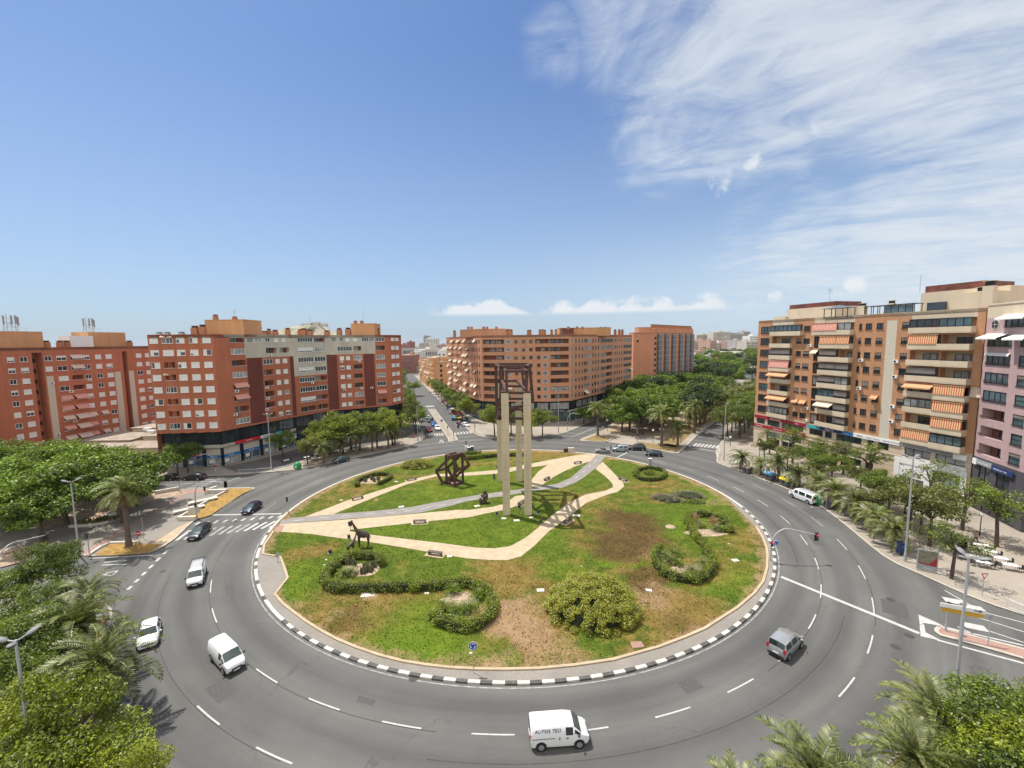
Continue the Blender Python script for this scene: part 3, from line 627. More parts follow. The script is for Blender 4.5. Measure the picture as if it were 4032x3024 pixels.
M_['roof'] = mat('flat_roof_gravel',(0.30,0.25,0.20),0.95,0.3,0.4,world=True); M_['recess'] = brick('shaded_balcony_wall',(0.22,0.095,0.06))
M_['recessE'] = mat('balcony_back_wall',(0.50,0.39,0.26),0.9,0.15,0.4,world=True); M_['precast'] = mat('pale_ribbed_panel',(0.56,0.51,0.42),0.85,0.14,3,streak=(1,1,3),bump=0.3)
M_['rustband'] = mat('rusty_red_metal_cornice',(0.15,0.045,0.03),0.7,0.5,0.6,world=True)
M_['awn_red'] = stripes('red_striped_awning',(0.62,0.13,0.08),(0.68,0.50,0.42),3.2); M_['awn_orange'] = stripes('orange_striped_awning',(0.46,0.11,0.055),(0.70,0.48,0.25),3.0)
M_['awn_cream'] = mat('cream_awning',(0.70,0.58,0.42),0.9,0.06,1); M_['awn_white'] = mat('white_awning',(0.78,0.77,0.72),0.9,0.04,1); M_['awn_pale'] = stripes('pale_striped_awning',(0.62,0.42,0.33),(0.72,0.62,0.54),3.5)
M_['terracotta'] = mat('terracotta_chimney',(0.40,0.17,0.085),0.9,0.2,1.5); M_['grille'] = mat('grey_metal_grille',(0.13,0.15,0.17),0.5,0.35,0.8,metal=0.4,world=True)
M_['louvre'] = stripes('horizontal_louvre',(0.50,0.47,0.42),(0.05,0.045,0.04),3.6,2)

def gtext(name,body,size,m_,parent,loc,xdir,up=Vector((0,0,1)),align='LEFT',shear=0.0,flatten=1.0):
  "lettering as a mesh lying on a surface"
  cu = bpy.data.curves.new('txt','FONT'); cu.body = body; cu.size = size; cu.align_x = align; cu.extrude = 0.008; cu.shear = shear; cu.resolution_u = 3; cu.space_character = 1.0
  tmp = bpy.data.objects.new('txt',cu); COL.objects.link(tmp)
  dg = bpy.context.evaluated_depsgraph_get(); me = bpy.data.meshes.new_from_object(tmp.evaluated_get(dg)); COL.objects.unlink(tmp); bpy.data.objects.remove(tmp)
  me.materials.clear(); me.materials.append(m_); me.name = name
  x = Vector(xdir).normalized(); y = up.normalized(); z = x.cross(y); R_ = Matrix((x * flatten,y,z)).transposed().to_4x4()
  me.transform(R_); o = obj(name,me,parent,loc); return o

WCACHE = {}
def window_mesh(w,h,n,frame,pane,shut=0.0,shm=None,sill=True,bars=0):
  "one window, origin at its lower left corner, outside towards -y; returns frame, pane and shutter meshes"
  key = (round(w,1),round(h,1),n,frame,pane,shut,shm,sill,bars)
  if key in WCACHE: return WCACHE[key]
  w,h = key[0],key[1]; f = MB(); t = 0.075
  f.box((w / 2,0,t / 2),(w,0.09,t)); f.box((w / 2,0,h - t / 2),(w,0.09,t))
  for i in range(n + 1):
    x = t / 2 + (w - t) * i / n; f.box((x,0.002,h / 2),(t if i in (0,n) else t * 0.8,0.085,h - 2 * t))
  for i in range(bars): f.box((w / 2,0.01,h * (i + 1) / (bars + 1)),(w - 2 * t,0.05,0.05))
  if sill: f.box((w / 2,-0.09,-0.035),(w + 0.16,0.24,0.07))
  fm = f.mesh('window',M_[frame])
  p = MB(); p.box((w / 2,0.05,h / 2),(w - 2 * t + 0.02,0.02,h - 2 * t + 0.02)); pm = p.mesh('pane',M_[pane])
  sm = None
  if shut > 0:
    s_ = MB(); hh = (h - 2 * t) * shut; s_.box((w / 2,0.0,h - t - hh / 2),(w - 2 * t,0.05,hh)); sm = s_.mesh('shutter',M_[shm])
  WCACHE[key] = (fm,pm,sm); return WCACHE[key]
def awning_mesh(w,out,drop,mname):
  key = ('awn',round(w,1),out,drop,mname)
  if key not in WCACHE:
    a = MB(); w = key[1]
    a.add([(0,0,0),(w,0,0),(w,-out,-drop),(0,-out,-drop),(0,0,0.03),(w,0,0.03),(w,-out,-drop + 0.03),(0,-out,-drop + 0.03),(0,-out,-drop - 0.22),(w,-out,-drop - 0.22),(w,-out - 0.01,-drop - 0.22),(0,-out - 0.01,-drop - 0.22)],
       [(0,3,2,1),(4,5,6,7),(0,1,5,4),(1,2,6,5),(3,0,4,7),(8,9,2,3),(9,8,11,10),(11,7,6,10)])
    a.box((w / 2,-0.03,0.06),(w + 0.1,0.16,0.12)); WCACHE[key] = a.mesh('awning',M_[mname])
  return WCACHE[key]

class Seg:
  "a straight stretch of facade, left to right as seen from outside"
  def __init__(s,p0,p1):
    s.p0 = Vector(p0[:2]); s.p1 = Vector(p1[:2]); e = s.p1 - s.p0; s.L = e.length; s.d = e.normalized(); s.n = Vector((s.d.y,-s.d.x)); s.rz = math.atan2(s.d.y,s.d.x)
  def at(s,u,z,out=0.0): q = s.p0 + s.d * u + s.n * out; return Vector((q.x,q.y,z))
  def u(s,px,py):
    d = ray(px,py); det = -d.x * s.d.y + s.d.x * d.y
    return (d.x * s.p0.y - d.y * s.p0.x) / det
  def uz(s,px,py):
    u = s.u(px,py); q = s.p0 + s.d * u; d = ray(px,py); return u,CH + d.z * (q.y / d.y)

class Building:
  def __init__(s,name,label,loc,mats):
    s.root = thing(name,label,'building',(loc[0],loc[1],0)); s.o = Vector((loc[0],loc[1],0)); s.mats = mats; s.idx = {m: i for i,m in enumerate(mats)}
    s.w = MB(); s.queue = []; s.simple = {}
  def mi(s,m): return s.idx[m]
  def part(s,name,mb,mats,smooth=False):
    for i,v in enumerate(mb.v): mb.v[i] = (v[0] - s.o.x,v[1] - s.o.y,v[2])
    return obj(name,mb.mesh(name,mats,smooth),s.root)
  def wall(s,seg,z0,z1,ops=(),m=0,cuts=(),zcuts=(),mf=None,u0=0.0,u1=None,out=0.0):
    u1 = seg.L if u1 is None else u1
    zs = sorted({z0,z1,*zcuts,*[z for o in ops for z in (o['z0'],o['z1'])]}); zs = [z for z in zs if z0 <= z <= z1]
    for za,zb in zip(zs[:-1],zs[1:]):
      if zb - za < 1e-4: continue
      act = sorted([(o['u0'],o['u1']) for o in ops if o['z0'] <= za + 1e-5 and o['z1'] >= zb - 1e-5]); cur = u0; gaps = []
      for a,b in act:
        if a > cur + 1e-4: gaps.append((cur,a))
        cur = max(cur,b)
      if cur < u1 - 1e-4: gaps.append((cur,u1))
      for a,b in gaps:
        xs = [a] + [c for c in sorted(cuts) if a < c < b] + [b]
        for x,y in zip(xs[:-1],xs[1:]):
          k = m if mf is None else mf((x + y) / 2,(za + zb) / 2)
          s.w.add([seg.at(x,za,out),seg.at(y,za,out),seg.at(y,zb,out),seg.at(x,zb,out)],[(0,1,2,3)],s.mi(k))
    for o in ops:
      dp = o.get('depth',0.15); k = s.mi(m if mf is None else mf((o['u0'] + o['u1']) / 2,(o['z0'] + o['z1']) / 2)); kb = s.mi(o.get('back','dark'))
      a0,a1,b0,b1 = seg.at(o['u0'],o['z0'],out),seg.at(o['u1'],o['z0'],out),seg.at(o['u0'],o['z1'],out),seg.at(o['u1'],o['z1'],out); n_ = Vector((*(seg.n * -dp),0))
      s.w.add([a0,a1,b1,b0,a0 + n_,a1 + n_,b1 + n_,b0 + n_],[(0,4,5,1),(3,2,6,7),(0,3,7,4),(1,5,6,2)],k)
      s.w.add([a0 + n_,a1 + n_,b1 + n_,b0 + n_],[(0,1,2,3)],kb)
  def win(s,seg,u,z,w,h,n=2,frame='white_frame',pane='glass',shut=0.0,shm='shutter',out=-0.06,sill=True,bars=0,kids=True):
    s.queue.append((seg.at(u,z,out),seg.rz,window_mesh(w,h,n,frame,pane,shut,shm,sill,bars),kids))
  def awn(s,seg,u,z,w,m,out=1.1,drop=0.8,off=0.03): obj('awning',awning_mesh(w,out,drop,m),s.root,seg.at(u,z,off) - s.o,seg.rz)
  def rail(s,seg,u0,u1,z,m='white_frame',out=0.06):
    r = MB(); a,b = seg.at(u0,z,out) - s.o,seg.at(u1,z,out) - s.o; r.beam(a,b,0.10,0.07); obj('railing',r.mesh('railing',M_[m]),s.root)
  def aircon(s,seg,u,z,out=0.2):
    key = 'aircon'
    if key not in WCACHE: q = MB(); q.box((0,0,0),(.85,.34,.6)); q.disc((-.12,-.18,0),(0,1,0),.22,12,1,.03); WCACHE[key] = q.mesh('air_conditioner',[M_['white'],M_['dark']])
    obj('air_conditioner',WCACHE[key],s.root,seg.at(u,z,out) - s.o,seg.rz)
  def finish(s,limit=100):
    obj('wall',s.w_mesh(),s.root)
    cam_ = Vector((0,0,CH)); q = sorted(s.queue,key=lambda t: (t[0] - cam_).length); extra = MB(); em = []
    for i,(p,rz,(fm,pm,sm),kids) in enumerate(q):
      if i < limit:
        o = obj('window',fm,s.root,p - s.o,rz); obj('pane',pm,o)
        if sm: obj('shutter',sm,o)
      else:
        for me in (fm,pm,sm):
          if me is None: continue
          mm = me.materials[0]
          if mm not in em: em.append(mm)
          c_,s_ = math.cos(rz),math.sin(rz)
          extra.add([(v.co.x * c_ - v.co.y * s_ + p.x - s.o.x,v.co.x * s_ + v.co.y * c_ + p.y - s.o.y,v.co.z + p.z) for v in me.vertices],[list(f.vertices) for f in me.polygons],em.index(mm))
    if extra.v:
      o = obj('window',extra.mesh('window',em),s.root); o['kind'] = 'stuff'
  def w_mesh(s):
    for i,v in enumerate(s.w.v): s.w.v[i] = (v[0] - s.o.x,v[1] - s.o.y,v[2])
    return s.w.mesh('wall',[M_[m] for m in s.mats])
  def poly(s,pts,z0,z1,name,m,mt=None):
    b = MB(); b.prism(pts,z0,z1,0,1 if mt else 0); return s.part(name,b,[M_[m],M_[mt]] if mt else M_[m])
  def boxp(s,name,c,d,m,rz=0.0,mt=None):
    b = MB(); b.box((0,0,0),d); return obj(name,b.mesh(name,M_[m]),s.root,Vector((c[0],c[1],c[2])) - s.o,rz)
  def chimney(s,x,y,z,h=1.6,w=0.9,m='terracotta',rz=0.0):
    b = MB(); b.box((0,0,h * 0.42),(w,w * 0.8,h * 0.84)); b.box((0,0,h * 0.92),(w * 0.7,w * 0.55,h * 0.16),1); b.box((0,0,h * 1.01),(w * 1.05,w * 0.85,0.07),0)
    obj('chimney',b.mesh('chimney',[M_[m],M_['dark']]),s.root,Vector((x,y,z)) - s.o,rz)
  def aerial(s,x,y,z,h=3.5):
    b = MB(); b.tube([(0,0,0),(0,0,h)],0.04,5)
    for i in range(4): b.tube([(-0.6,0,h - 0.25 * i),(0.6 - 0.1 * i,0,h - 0.25 * i)],0.025,4)
    b.tube([(0,-0.5,h - 0.1),(0,0.9,h - 0.1)],0.03,4)
    obj('aerial',b.mesh('aerial',M_['metal']),s.root,Vector((x,y,z)) - s.o,rng.uniform(0,3))
def shut_state(r,full=0.5,half=0.25):
  t = r.random()
  return 1.0 if t < full else (r.choice([0.4,0.75]) if t < full + half else 0.0)

# ---------------------------------------------------------------- block B: red brick over black glazed shops, left of the side street
rb = random.Random(11)
P0,P1b,P2,P2b,P3,P4,P5,P6 = (-85.6,101.0),(-78.5,100.8),(-71.2,102.6),(-62.6,122.6),(-57.2,132.0),(-40.6,142.6),(-38.2,148.5),(-41,158)
P0 = Vector(P0); P2 = Vector(P2)
B = Building('apartment_building','red brown brick block with grey concrete upper band above black glazed bank and shops',(-62,122),['brickB','greycon','maroon','recess','dark','darkstone','glass','roof','precast','beige'])
ZB,ZT = 9.0,32.6
FB = [ZB + 1.05 + 2.93 * i for i in range(8)][::-1]                 # window sills, top floor first
# left side: five folded bays, a window on each side of every fold
lf = Seg(P0,P2); nb = 5; fold = []
for i in range(nb):
  for j,o_ in ((0,0.0),(1,0.62)): fold.append(lf.at((i + 0.5 * j) * lf.L / nb,0,o_))
fold.append(lf.at(lf.L,0,0.0))
for i in range(len(fold) - 1):
  sg = Seg(fold[i],fold[i + 1]); ops = []; col = i // 2; left = i % 2 == 0
  for r_,z in enumerate(FB):
    w = 1.0 if col != 1 else 1.3; u0 = sg.L - w if left else 0.0
    bal = col == 1 and r_ in (2,3,5,6)
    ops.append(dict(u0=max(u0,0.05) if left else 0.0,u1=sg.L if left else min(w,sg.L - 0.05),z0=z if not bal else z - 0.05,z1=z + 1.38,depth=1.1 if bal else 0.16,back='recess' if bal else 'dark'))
    a,b = ops[-1]['u0'],ops[-1]['u1']
    if bal: B.rail(sg,a,b,z,'white_frame',0.05)
    else:
      gl = col == 1 and r_ in (0,4,7)
      B.win(sg,a,z,b - a,1.38,2 if gl else 1,'white_frame','glass',0.0 if gl else shut_state(rb,0.72,0.15),'shutter',-0.05,True)
  B.wall(sg,ZB,ZT,ops,'brickB')
B.awn(Seg(fold[2],fold[4]),0.1,FB[3] + 1.6,1.6,'awn_cream',0.5,0.12); B.awn(Seg(fold[2],fold[4]),0.0,FB[0] + 1.7,2.6,'awn_pale',0.5,0.15)
# front: three stretches along the concave line of the plaza
S0,SG,S1_,S2_ = Seg(P2,P2b),Seg(P2b,P3),Seg(P3,P4),Seg(P4,P5); S3 = Seg(P5,P6)
YT = 1345
def cols(seg,l,y): return [(seg.u(a,y),seg.u(b,y)) for a,b in l]
def b_balcony(seg,u0,u1,r_,mode=None):
  z = FB[r_]; m = mode or rb.choice(['open','open','glz','glz','awn'])
  if m == 'glz': B.win(seg,u0,z,u1 - u0,1.42,max(3,int((u1 - u0) / 0.8)),'white_frame',rb.choice(['glass','curtain']),0.0,out=-0.05); return dict(u0=u0,u1=u1,z0=z,z1=z + 1.42,depth=0.2)
  if m == 'shut': B.win(seg,u0,z,u1 - u0,1.42,2,'white_frame','glass',0.8,out=-0.05); return dict(u0=u0,u1=u1,z0=z,z1=z + 1.42,depth=0.2)
  B.rail(seg,u0 - 0.1,u1 + 0.1,z + 0.0)
  w2 = (u1 - u0) * 0.55; B.win(seg,u0 + 0.2,z - 0.4,w2,1.75,2,'white_frame' if rb.random() < .5 else 'dark_frame',rb.choice(['glass','curtain']),0.0,out=-1.15,sill=False)
  if m == 'awn': B.awn(seg,u0,z + 1.5,u1 - u0,rb.choice(['awn_red','awn_red','awn_pale']),0.9,0.9)
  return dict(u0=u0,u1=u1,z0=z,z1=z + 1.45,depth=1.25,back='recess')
def b_win(seg,u0,u1,r_,p=0.65):
  z = FB[r_] + 0.08; B.win(seg,u0,z,u1 - u0,1.22,2,'white_frame',rb.choice(['glass','glass','curtain']),shut_state(rb,p,0.15),'shutter',-0.05)
  return dict(u0=u0,u1=u1,z0=z,z1=z + 1.22,depth=0.16)
ops = []; zc = FB[1] - 1.05                                          # bottom of the concrete storeys
(ba,),(lo1,),(gl1,),= cols(S0,[(906,962)],YT),cols(S0,[(972,998)],YT),cols(S0,[(1001,1031)],YT)
tops = cols(S0,[(1045,1062),(1080,1096),(1110,1125)],YT)
yl = 1500; mar = S0.u(978,yl),S0.u(1037,yl); bal2 = S0.u(1042,yl),S0.u(1079,yl); ww = cols(S0,[(1090,1107),(1119,1136)],yl)
d2 = (S0.u(1146,yl),S0.L); lo2 = S0.u(1141,YT),S0.L - 0.3
for r_ in range(8):
  ops.append(b_balcony(S0,ba[0],ba[1],r_,['open','glz','open','glz','awn','awn','open','glz'][r_]))
  if r_ == 0:
    ops.append(b_win(S0,gl1[0],gl1[1],r_,0.0)); z = FB[0]; ops.append(dict(u0=lo1[0],u1=lo1[1],z0=z,z1=z + 1.4,depth=0.25,back='dark')); B.win(S0,lo1[0],z,lo1[1] - lo1[0],1.4,1,'white_frame','glass',0,sill=False,bars=5)
    for a,b in tops: ops.append(b_win(S0,a,b,r_,0.4))
  elif r_ == 1:
    ops.append(b_balcony(S0,tops[0][0],tops[1][0] + 0.6,1,'open')); ops.append(b_balcony(S0,tops[1][1] + 0.2,min(S0.L - 1.2,tops[2][1] + 2.0),1,'open'))
  else:
    ops.append(b_balcony(S0,bal2[0],bal2[1],r_,['','','glz','open','open','open','open','open'][r_]))
    for a,b in ww: ops.append(b_win(S0,a,b,r_,0.62 if r_ < 5 else 0.4))
def mfS0(u,z):
  if z > zc and u > ba[1] - 0.1: return 'greycon'
  if z > FB[0] + 1.45 and u > ba[0] - 1.5: return 'greycon'
  if mar[0] < u < mar[1] and z > FB[7] - 0.6: return 'maroon'
  if u > d2[0] and z > FB[7] - 0.6: return 'maroon'
  return 'brickB'
B.wall(S0,ZB,ZT,ops,'brickB',(ba[0] - 1.5,ba[1],mar[0],mar[1],d2[0]),(zc,FB[7] - 0.6,FB[0] + 1.45),mfS0)
# second stretch
ops = []; GA = cols(SG,[(1172,1231),(1237,1297)],YT); GA[0] = (max(0.35,GA[0][0]),GA[0][1]); GA[1] = (GA[1][0],min(SG.L - 0.2,GA[1][1]))
gA = cols(SG,[(1182,1241),(1246,1303)],1530); gA[0] = (max(0.35,gA[0][0]),gA[0][1]); gA[1] = (gA[1][0],min(SG.L - 0.25,gA[1][1]))
mG = ['glz','shut','glz','shut','glz','glz','shut','open']; mG2 = ['open','glz','glz','glz','open','glz','open','open']
for r_ in range(8): q_ = GA if r_ < 2 else gA; ops += [b_balcony(SG,*q_[0],r_,mG[r_]),b_balcony(SG,*q_[1],r_,mG2[r_])]
zg = FB[3] - 1.05; B.wall(SG,ZB,ZT,ops,'brickB',(),(zg,),lambda u,z: 'greycon' if z > zg else 'brickB')
ops = []; LV = cols(S1_,[(1303,1325),(1453,1474)],YT); LV[0] = (max(0.15,LV[0][0]),LV[0][1]); WW = cols(S1_,[(1337,1352),(1360,1376),(1391,1406)],YT); BA = S1_.u(1424,YT),S1_.u(1451,YT); G3 = S1_.u(1480,YT),S1_.u(1514,YT)
yl = 1530; dm1 = 0.0,S1_.u(1333,yl); dm2 = S1_.u(1437,yl),S1_.u(1479,yl); w2 = cols(S1_,[(1344,1361),(1369,1385)],yl); bb = S1_.u(1398,yl),S1_.u(1431,yl); gg = S1_.u(1486,yl),S1_.u(1521,yl)
for r_ in range(8):
  z = FB[r_]
  if r_ == 0:
    for a,b in LV: ops.append(dict(u0=a,u1=b,z0=z,z1=z + 1.4,depth=0.2)); B.win(S1_,a,z,b - a,1.4,1,'white_frame','grille',0,sill=False,bars=5)
    ops += [b_win(S1_,a,b,0,0.8) for a,b in WW] + [b_balcony(S1_,*BA,0,'glz'),b_balcony(S1_,*G3,0,'glz')]
  elif r_ == 1: ops += [b_balcony(S1_,WW[0][0] - 0.8,WW[1][1] + 0.6,1,'glz'),b_balcony(S1_,WW[2][0],WW[2][1] + 1.2,1,'open'),b_balcony(S1_,*G3,1,'open')]
  else: ops += [b_win(S1_,a,b,r_,0.85) for a,b in w2] + [b_balcony(S1_,*bb,r_,['glz','open','open','open','glz','open'][r_ - 2]),b_balcony(S1_,*gg,r_,['glz','glz','glz','glz','awn','open'][r_ - 2])]
def mfS1(u,z):
  if z > zc and u < G3[0] - 0.3: return 'greycon'
  if z < zc and z > FB[7] - 0.6 and (u < dm1[1] or dm2[0] < u < dm2[1]): return 'maroon'
  return 'brickB'
B.wall(S1_,ZB,ZT,ops,'brickB',(dm1[1],dm2[0],dm2[1],G3[0] - 0.3),(zc,FB[7] - 0.6),mfS1)
# rounded end
for sg in (S2_,S3):
  ops = []
  for r_ in range(8):
    for a,b in ((0.8,2.6),(3.1,4.9)) if sg is S2_ else ((0.5,2.3),(4,5.5)): ops.append(b_win(sg,a,b,r_,0.7))
  B.wall(sg,ZB,ZT,ops,'brickB')
back = [Vector(P6),Vector((-60,168)),Vector((-95,132)),Vector((-86.2,108))]
for a,b in zip(back,back[1:] + [P0]): B.wall(Seg(a,b),0,ZT,(),'brickB')
outl = [f_.xy for f_ in fold] + [Vector(P2b),Vector(P3),Vector(P4),Vector(P5)] + back
B.poly([p_ for p_ in outl],ZT - 0.9,ZT - 0.5,'roof','roof')
par = MB(); par.ribbon([f_.xy for f_ in fold] + [Vector(P2b),Vector(P3),Vector(P4),Vector(P5),Vector(P6)],0.25,ZT - 0.5,ZT + 0.02); B.part('parapet',par,M_['brickB'])
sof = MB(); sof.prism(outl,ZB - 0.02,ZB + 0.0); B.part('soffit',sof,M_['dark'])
# shops: set back black glazing with pale signs band
inn = 1.1
sh0 = Seg(Seg(P0,P2).at(0.4,0,-inn),Seg(P0,P2).at(lf.L - 0.3,0,-inn)); s0i = Seg(S0.at(0.2,0,-inn),S0.at(S0.L,0,-inn)); sgi = Seg(SG.at(0,0,-inn),SG.at(SG.L,0,-inn)); s1i = Seg(S1_.at(0,0,-inn),S1_.at(S1_.L,0,-inn)); s2i = Seg(S2_.at(0,0,-inn),S2_.at(S2_.L,0,-inn)); s3i = Seg(S3.at(0,0,-inn),S3.at(S3.L,0,-inn))
for sg in (sh0,s0i,sgi,s1i,s2i,s3i):
  ops = []; n_b = max(1,int(sg.L / 4.4)); bw = sg.L / n_b
  for i in range(n_b):
    a,b = i * bw + 0.45,(i + 1) * bw - 0.45
    if b - a < 1: continue
    ops.append(dict(u0=a,u1=b,z0=5.9,z1=8.7,depth=0.2)); k_ = max(2,int((b - a) / 1.0))
    o = window_mesh(b - a,2.8,k_,'dark_frame','glass_blue' if rb.random() < .25 else 'glass',0,None,False,1); fo = obj('shop_window',o[0],B.root,sg.at(a,5.9,-0.06) - B.o,sg.rz); obj('pane',o[1],fo)
    ops.append(dict(u0=a,u1=b,z0=0.25,z1=4.6,depth=0.3))
    bank = sg is s0i and 0 <= i <= 4 or sg is sh0
    if bank:
      pan = MB(); pan.box((0,0,0),(b - a - 0.04,0.12,1.75)); obj('fascia_panel',pan.mesh('fascia_panel',M_['precast']),B.root,sg.at((a + b) / 2,3.72,-0.2) - B.o,sg.rz)
      bl = MB(); bl.box((0,0,0),(b - a - 0.02,0.26,0.62)); f_ = obj('sign',bl.mesh('sign',M_['signblue'] if 'signblue' in M_ else M_.setdefault('signblue',mat('bright_blue_sign',(0.01,0.17,0.48),0.5))),B.root,sg.at((a + b) / 2,2.5,-0.12) - B.o,sg.rz)
      gtext('lettering','Sabadell',0.46,M_['white'],B.root,sg.at((a + b) / 2 - 0.2,2.36,0.03) - B.o,(*sg.d,0),align='CENTER')
      o = window_mesh(b - a,1.95,2,'white_frame','glass_blue' if i % 2 else 'curtain',0,None,False,0); fo = obj('shop_window',o[0],B.root,sg.at(a,0.25,-0.14) - B.o,sg.rz); obj('pane',o[1],fo)
      po = MB(); po.box((0,0,0),(1.1,0.03,0.9)); obj('poster',po.mesh('poster',M_['white']),B.root,sg.at(a + 1.0,1.3,-0.1) - B.o,sg.rz)
    else:
      o = window_mesh(b - a,4.3,3,'dark_frame','glass',0,None,False,1); fo = obj('shop_window',o[0],B.root,sg.at(a,0.25,-0.14) - B.o,sg.rz); obj('pane',o[1],fo)
  B.wall(sg,0,ZB,ops,'darkstone')
M_['signred'] = mat('red_sign',(0.55,0.02,0.03),0.5); M_['cyan'] = mat('turquoise_sign',(0.03,0.38,0.42),0.5); M_['navy'] = mat('navy_sign',(0.02,0.035,0.13),0.5); M_['darkred'] = mat('dark_red_sign',(0.30,0.015,0.03),0.5); M_['signgrey'] = mat('grey_sign',(0.30,0.32,0.33),0.6); M_['ink'] = mat('dark_lettering',(0.04,0.045,0.06),0.6)
def signboard(b_,seg,u0,u1,z0,z1,m,texts=(),out=0.12,tm='white'):
  q = MB(); q.box((0,0,0),(abs(u1 - u0),0.14,z1 - z0)); o = obj('sign',q.mesh('sign',M_[m]),b_.root,seg.at((u0 + u1) / 2,(z0 + z1) / 2,out) - b_.o,seg.rz)
  for tx,fu,size,*mm in texts:
    gtext('lettering',tx,size,M_[mm[0] if mm else tm],b_.root,seg.at(u0 + (u1 - u0) * fu,(z0 + z1) / 2 - size * 0.36,out + 0.075) - b_.o,(*seg.d,0))
for sg in (sh0,s0i):
  q = MB(); q.box((0,0,0),(sg.L - 0.1,0.34,0.75)); obj('canopy',q.mesh('canopy',M_['concrete']),B.root,sg.at(sg.L / 2,5.15,0.18) - B.o,sg.rz)
signboard(B,sh0,0.3,6.8,4.85,5.6,'signgrey',[('BCB  Gestores',0.05,0.5)],0.42)
u_ = lambda x,y: s0i.u(x,y)
signboard(B,s0i,u_(921,1728),u_(1020,1710),4.9,5.7,'signred',[('Santalucia',0.42,0.42)],0.44)
signboard(B,s0i,u_(1021,1710),u_(1070,1700),4.9,5.7,'white',[('INGENIERIA',0.2,0.5,'ink')],0.44)
signboard(B,s0i,u_(1079,1700),u_(1106,1695),5.0,5.8,'cyan',[('clinic',0.2,0.4)],0.44)
signboard(B,s0i,u_(1109,1692),u_(1136,1687),5.1,6.0,'darkstone',[('adi cars',0.08,0.5)],0.44)
signboard(B,s1i,0.2,4.6,5.1,6.0,'darkstone',[('adi cars',0.05,0.5)],0.3)
signboard(B,s0i,u_(1112,1742),s0i.L - 0.2,2.7,4.1,'awn_pale' if False else 'white',[('Dornail de Jales',0.18,0.95,'ink')],0.5)
signboard(B,s1i,s1i.u(1292,1662),s1i.u(1340,1650),5.6,6.6,'darkstone',[('Tepvus',0.2,0.7)],0.3)
# roof structures
def house(b_,px0,px1,py_top,y,depth,m,z0=ZT - 0.5,name='stair_tower'):
  a,c = AtY(px0,1330,y),AtY(px1,1330,y); zt = AtY((px0 + px1) / 2,py_top,y).z
  q = MB(); q.box((0,0,(zt - z0) / 2),(c.x - a.x,depth,zt - z0)); q.box((0,0,zt - z0 + 0.06),(c.x - a.x + 0.2,depth + 0.2,0.12)); o = obj(name,q.mesh(name,M_[m]),b_.root,Vector(((a.x + c.x) / 2,y + depth / 2,z0)) - b_.o); return o,(a.x + c.x) / 2,y + depth / 2,zt
house(B,811,963,1260,112,8,'ochre'); house(B,1384,1475,1275,146,7,'ochre')
for px_,y_ in ((770,108),(800,108),(978,124),(1040,140),(1060,141),(1084,142),(1134,142),(1185,144),(1197,144),(1221,144),(1288,146),(1337,147),(1489,150),(1372,147)): c = AtY(px_,1316,y_); B.chimney(c.x,c.y,ZT - 0.4,rb.uniform(2.0,3.2),rb.uniform(1.0,1.8))
for px_ in (628,659,715): c = AtY(px_,1316,105); B.chimney(c.x,c.y,ZT - 0.5,1.2,1.1,'metal')
c = AtY(925,1258,113); B.aerial(c.x,c.y,AtY(925,1262,113).z,2.6); c = AtY(1432,1270,147); B.aerial(c.x,c.y,AtY(1432,1270,147).z,4.2)
for px_,zz in ((850,1.7),(925,1.2),(1400,1.2),(1425,1.2)):
  y_ = 113 if px_ < 1000 else 148; c = AtY(px_,1262 if y_ < 120 else 1275,y_); B.chimney(c.x,c.y,c.z - 0.2,zz,1.0)
for sg,l in ((S0,(4.2,12.5,14.8)),(SG,(5.2,)),(S1_,(4.4,9.6,13.2))):
  for u in l:
    for r_ in range(1,8):
      if rb.random() < .4: B.aircon(sg,u + rb.uniform(-.5,.5),FB[r_] - .45)
B.finish()

# ---------------------------------------------------------------- block A: red brick, far left
ra = random.Random(5)
A0,A1 = Vector((-127.5,103.0)),Vector((-120.6,144.4)); SA = Seg(A0,A1)
Ab = Building('apartment_building','long red brick block with pale vertical panels and striped awnings at the left edge',(-124,124),['brickA','precast','dark','recess','roof','ochre'])
FA = [26.35 - 2.83 * i for i in range(9)]; ops = []
def ua(n): return SA.u(n / 2.765,1150 + 700 / 2.765)
wins = [(ua(70),ua(150)),(ua(210),ua(298)),(ua(480),ua(562)),(ua(612),ua(722)),(ua(762),ua(890)),(ua(905),ua(972)),(ua(1035),ua(1102)),(ua(1150),ua(1216)),(ua(1480),ua(1540)),(ua(1580),ua(1625))]
dr = (ua(345),ua(462)); dr2 = (ua(1332),ua(1384)); pan = [(ua(478),ua(556)),(ua(1228),ua(1296)),(ua(1372),ua(1440))]
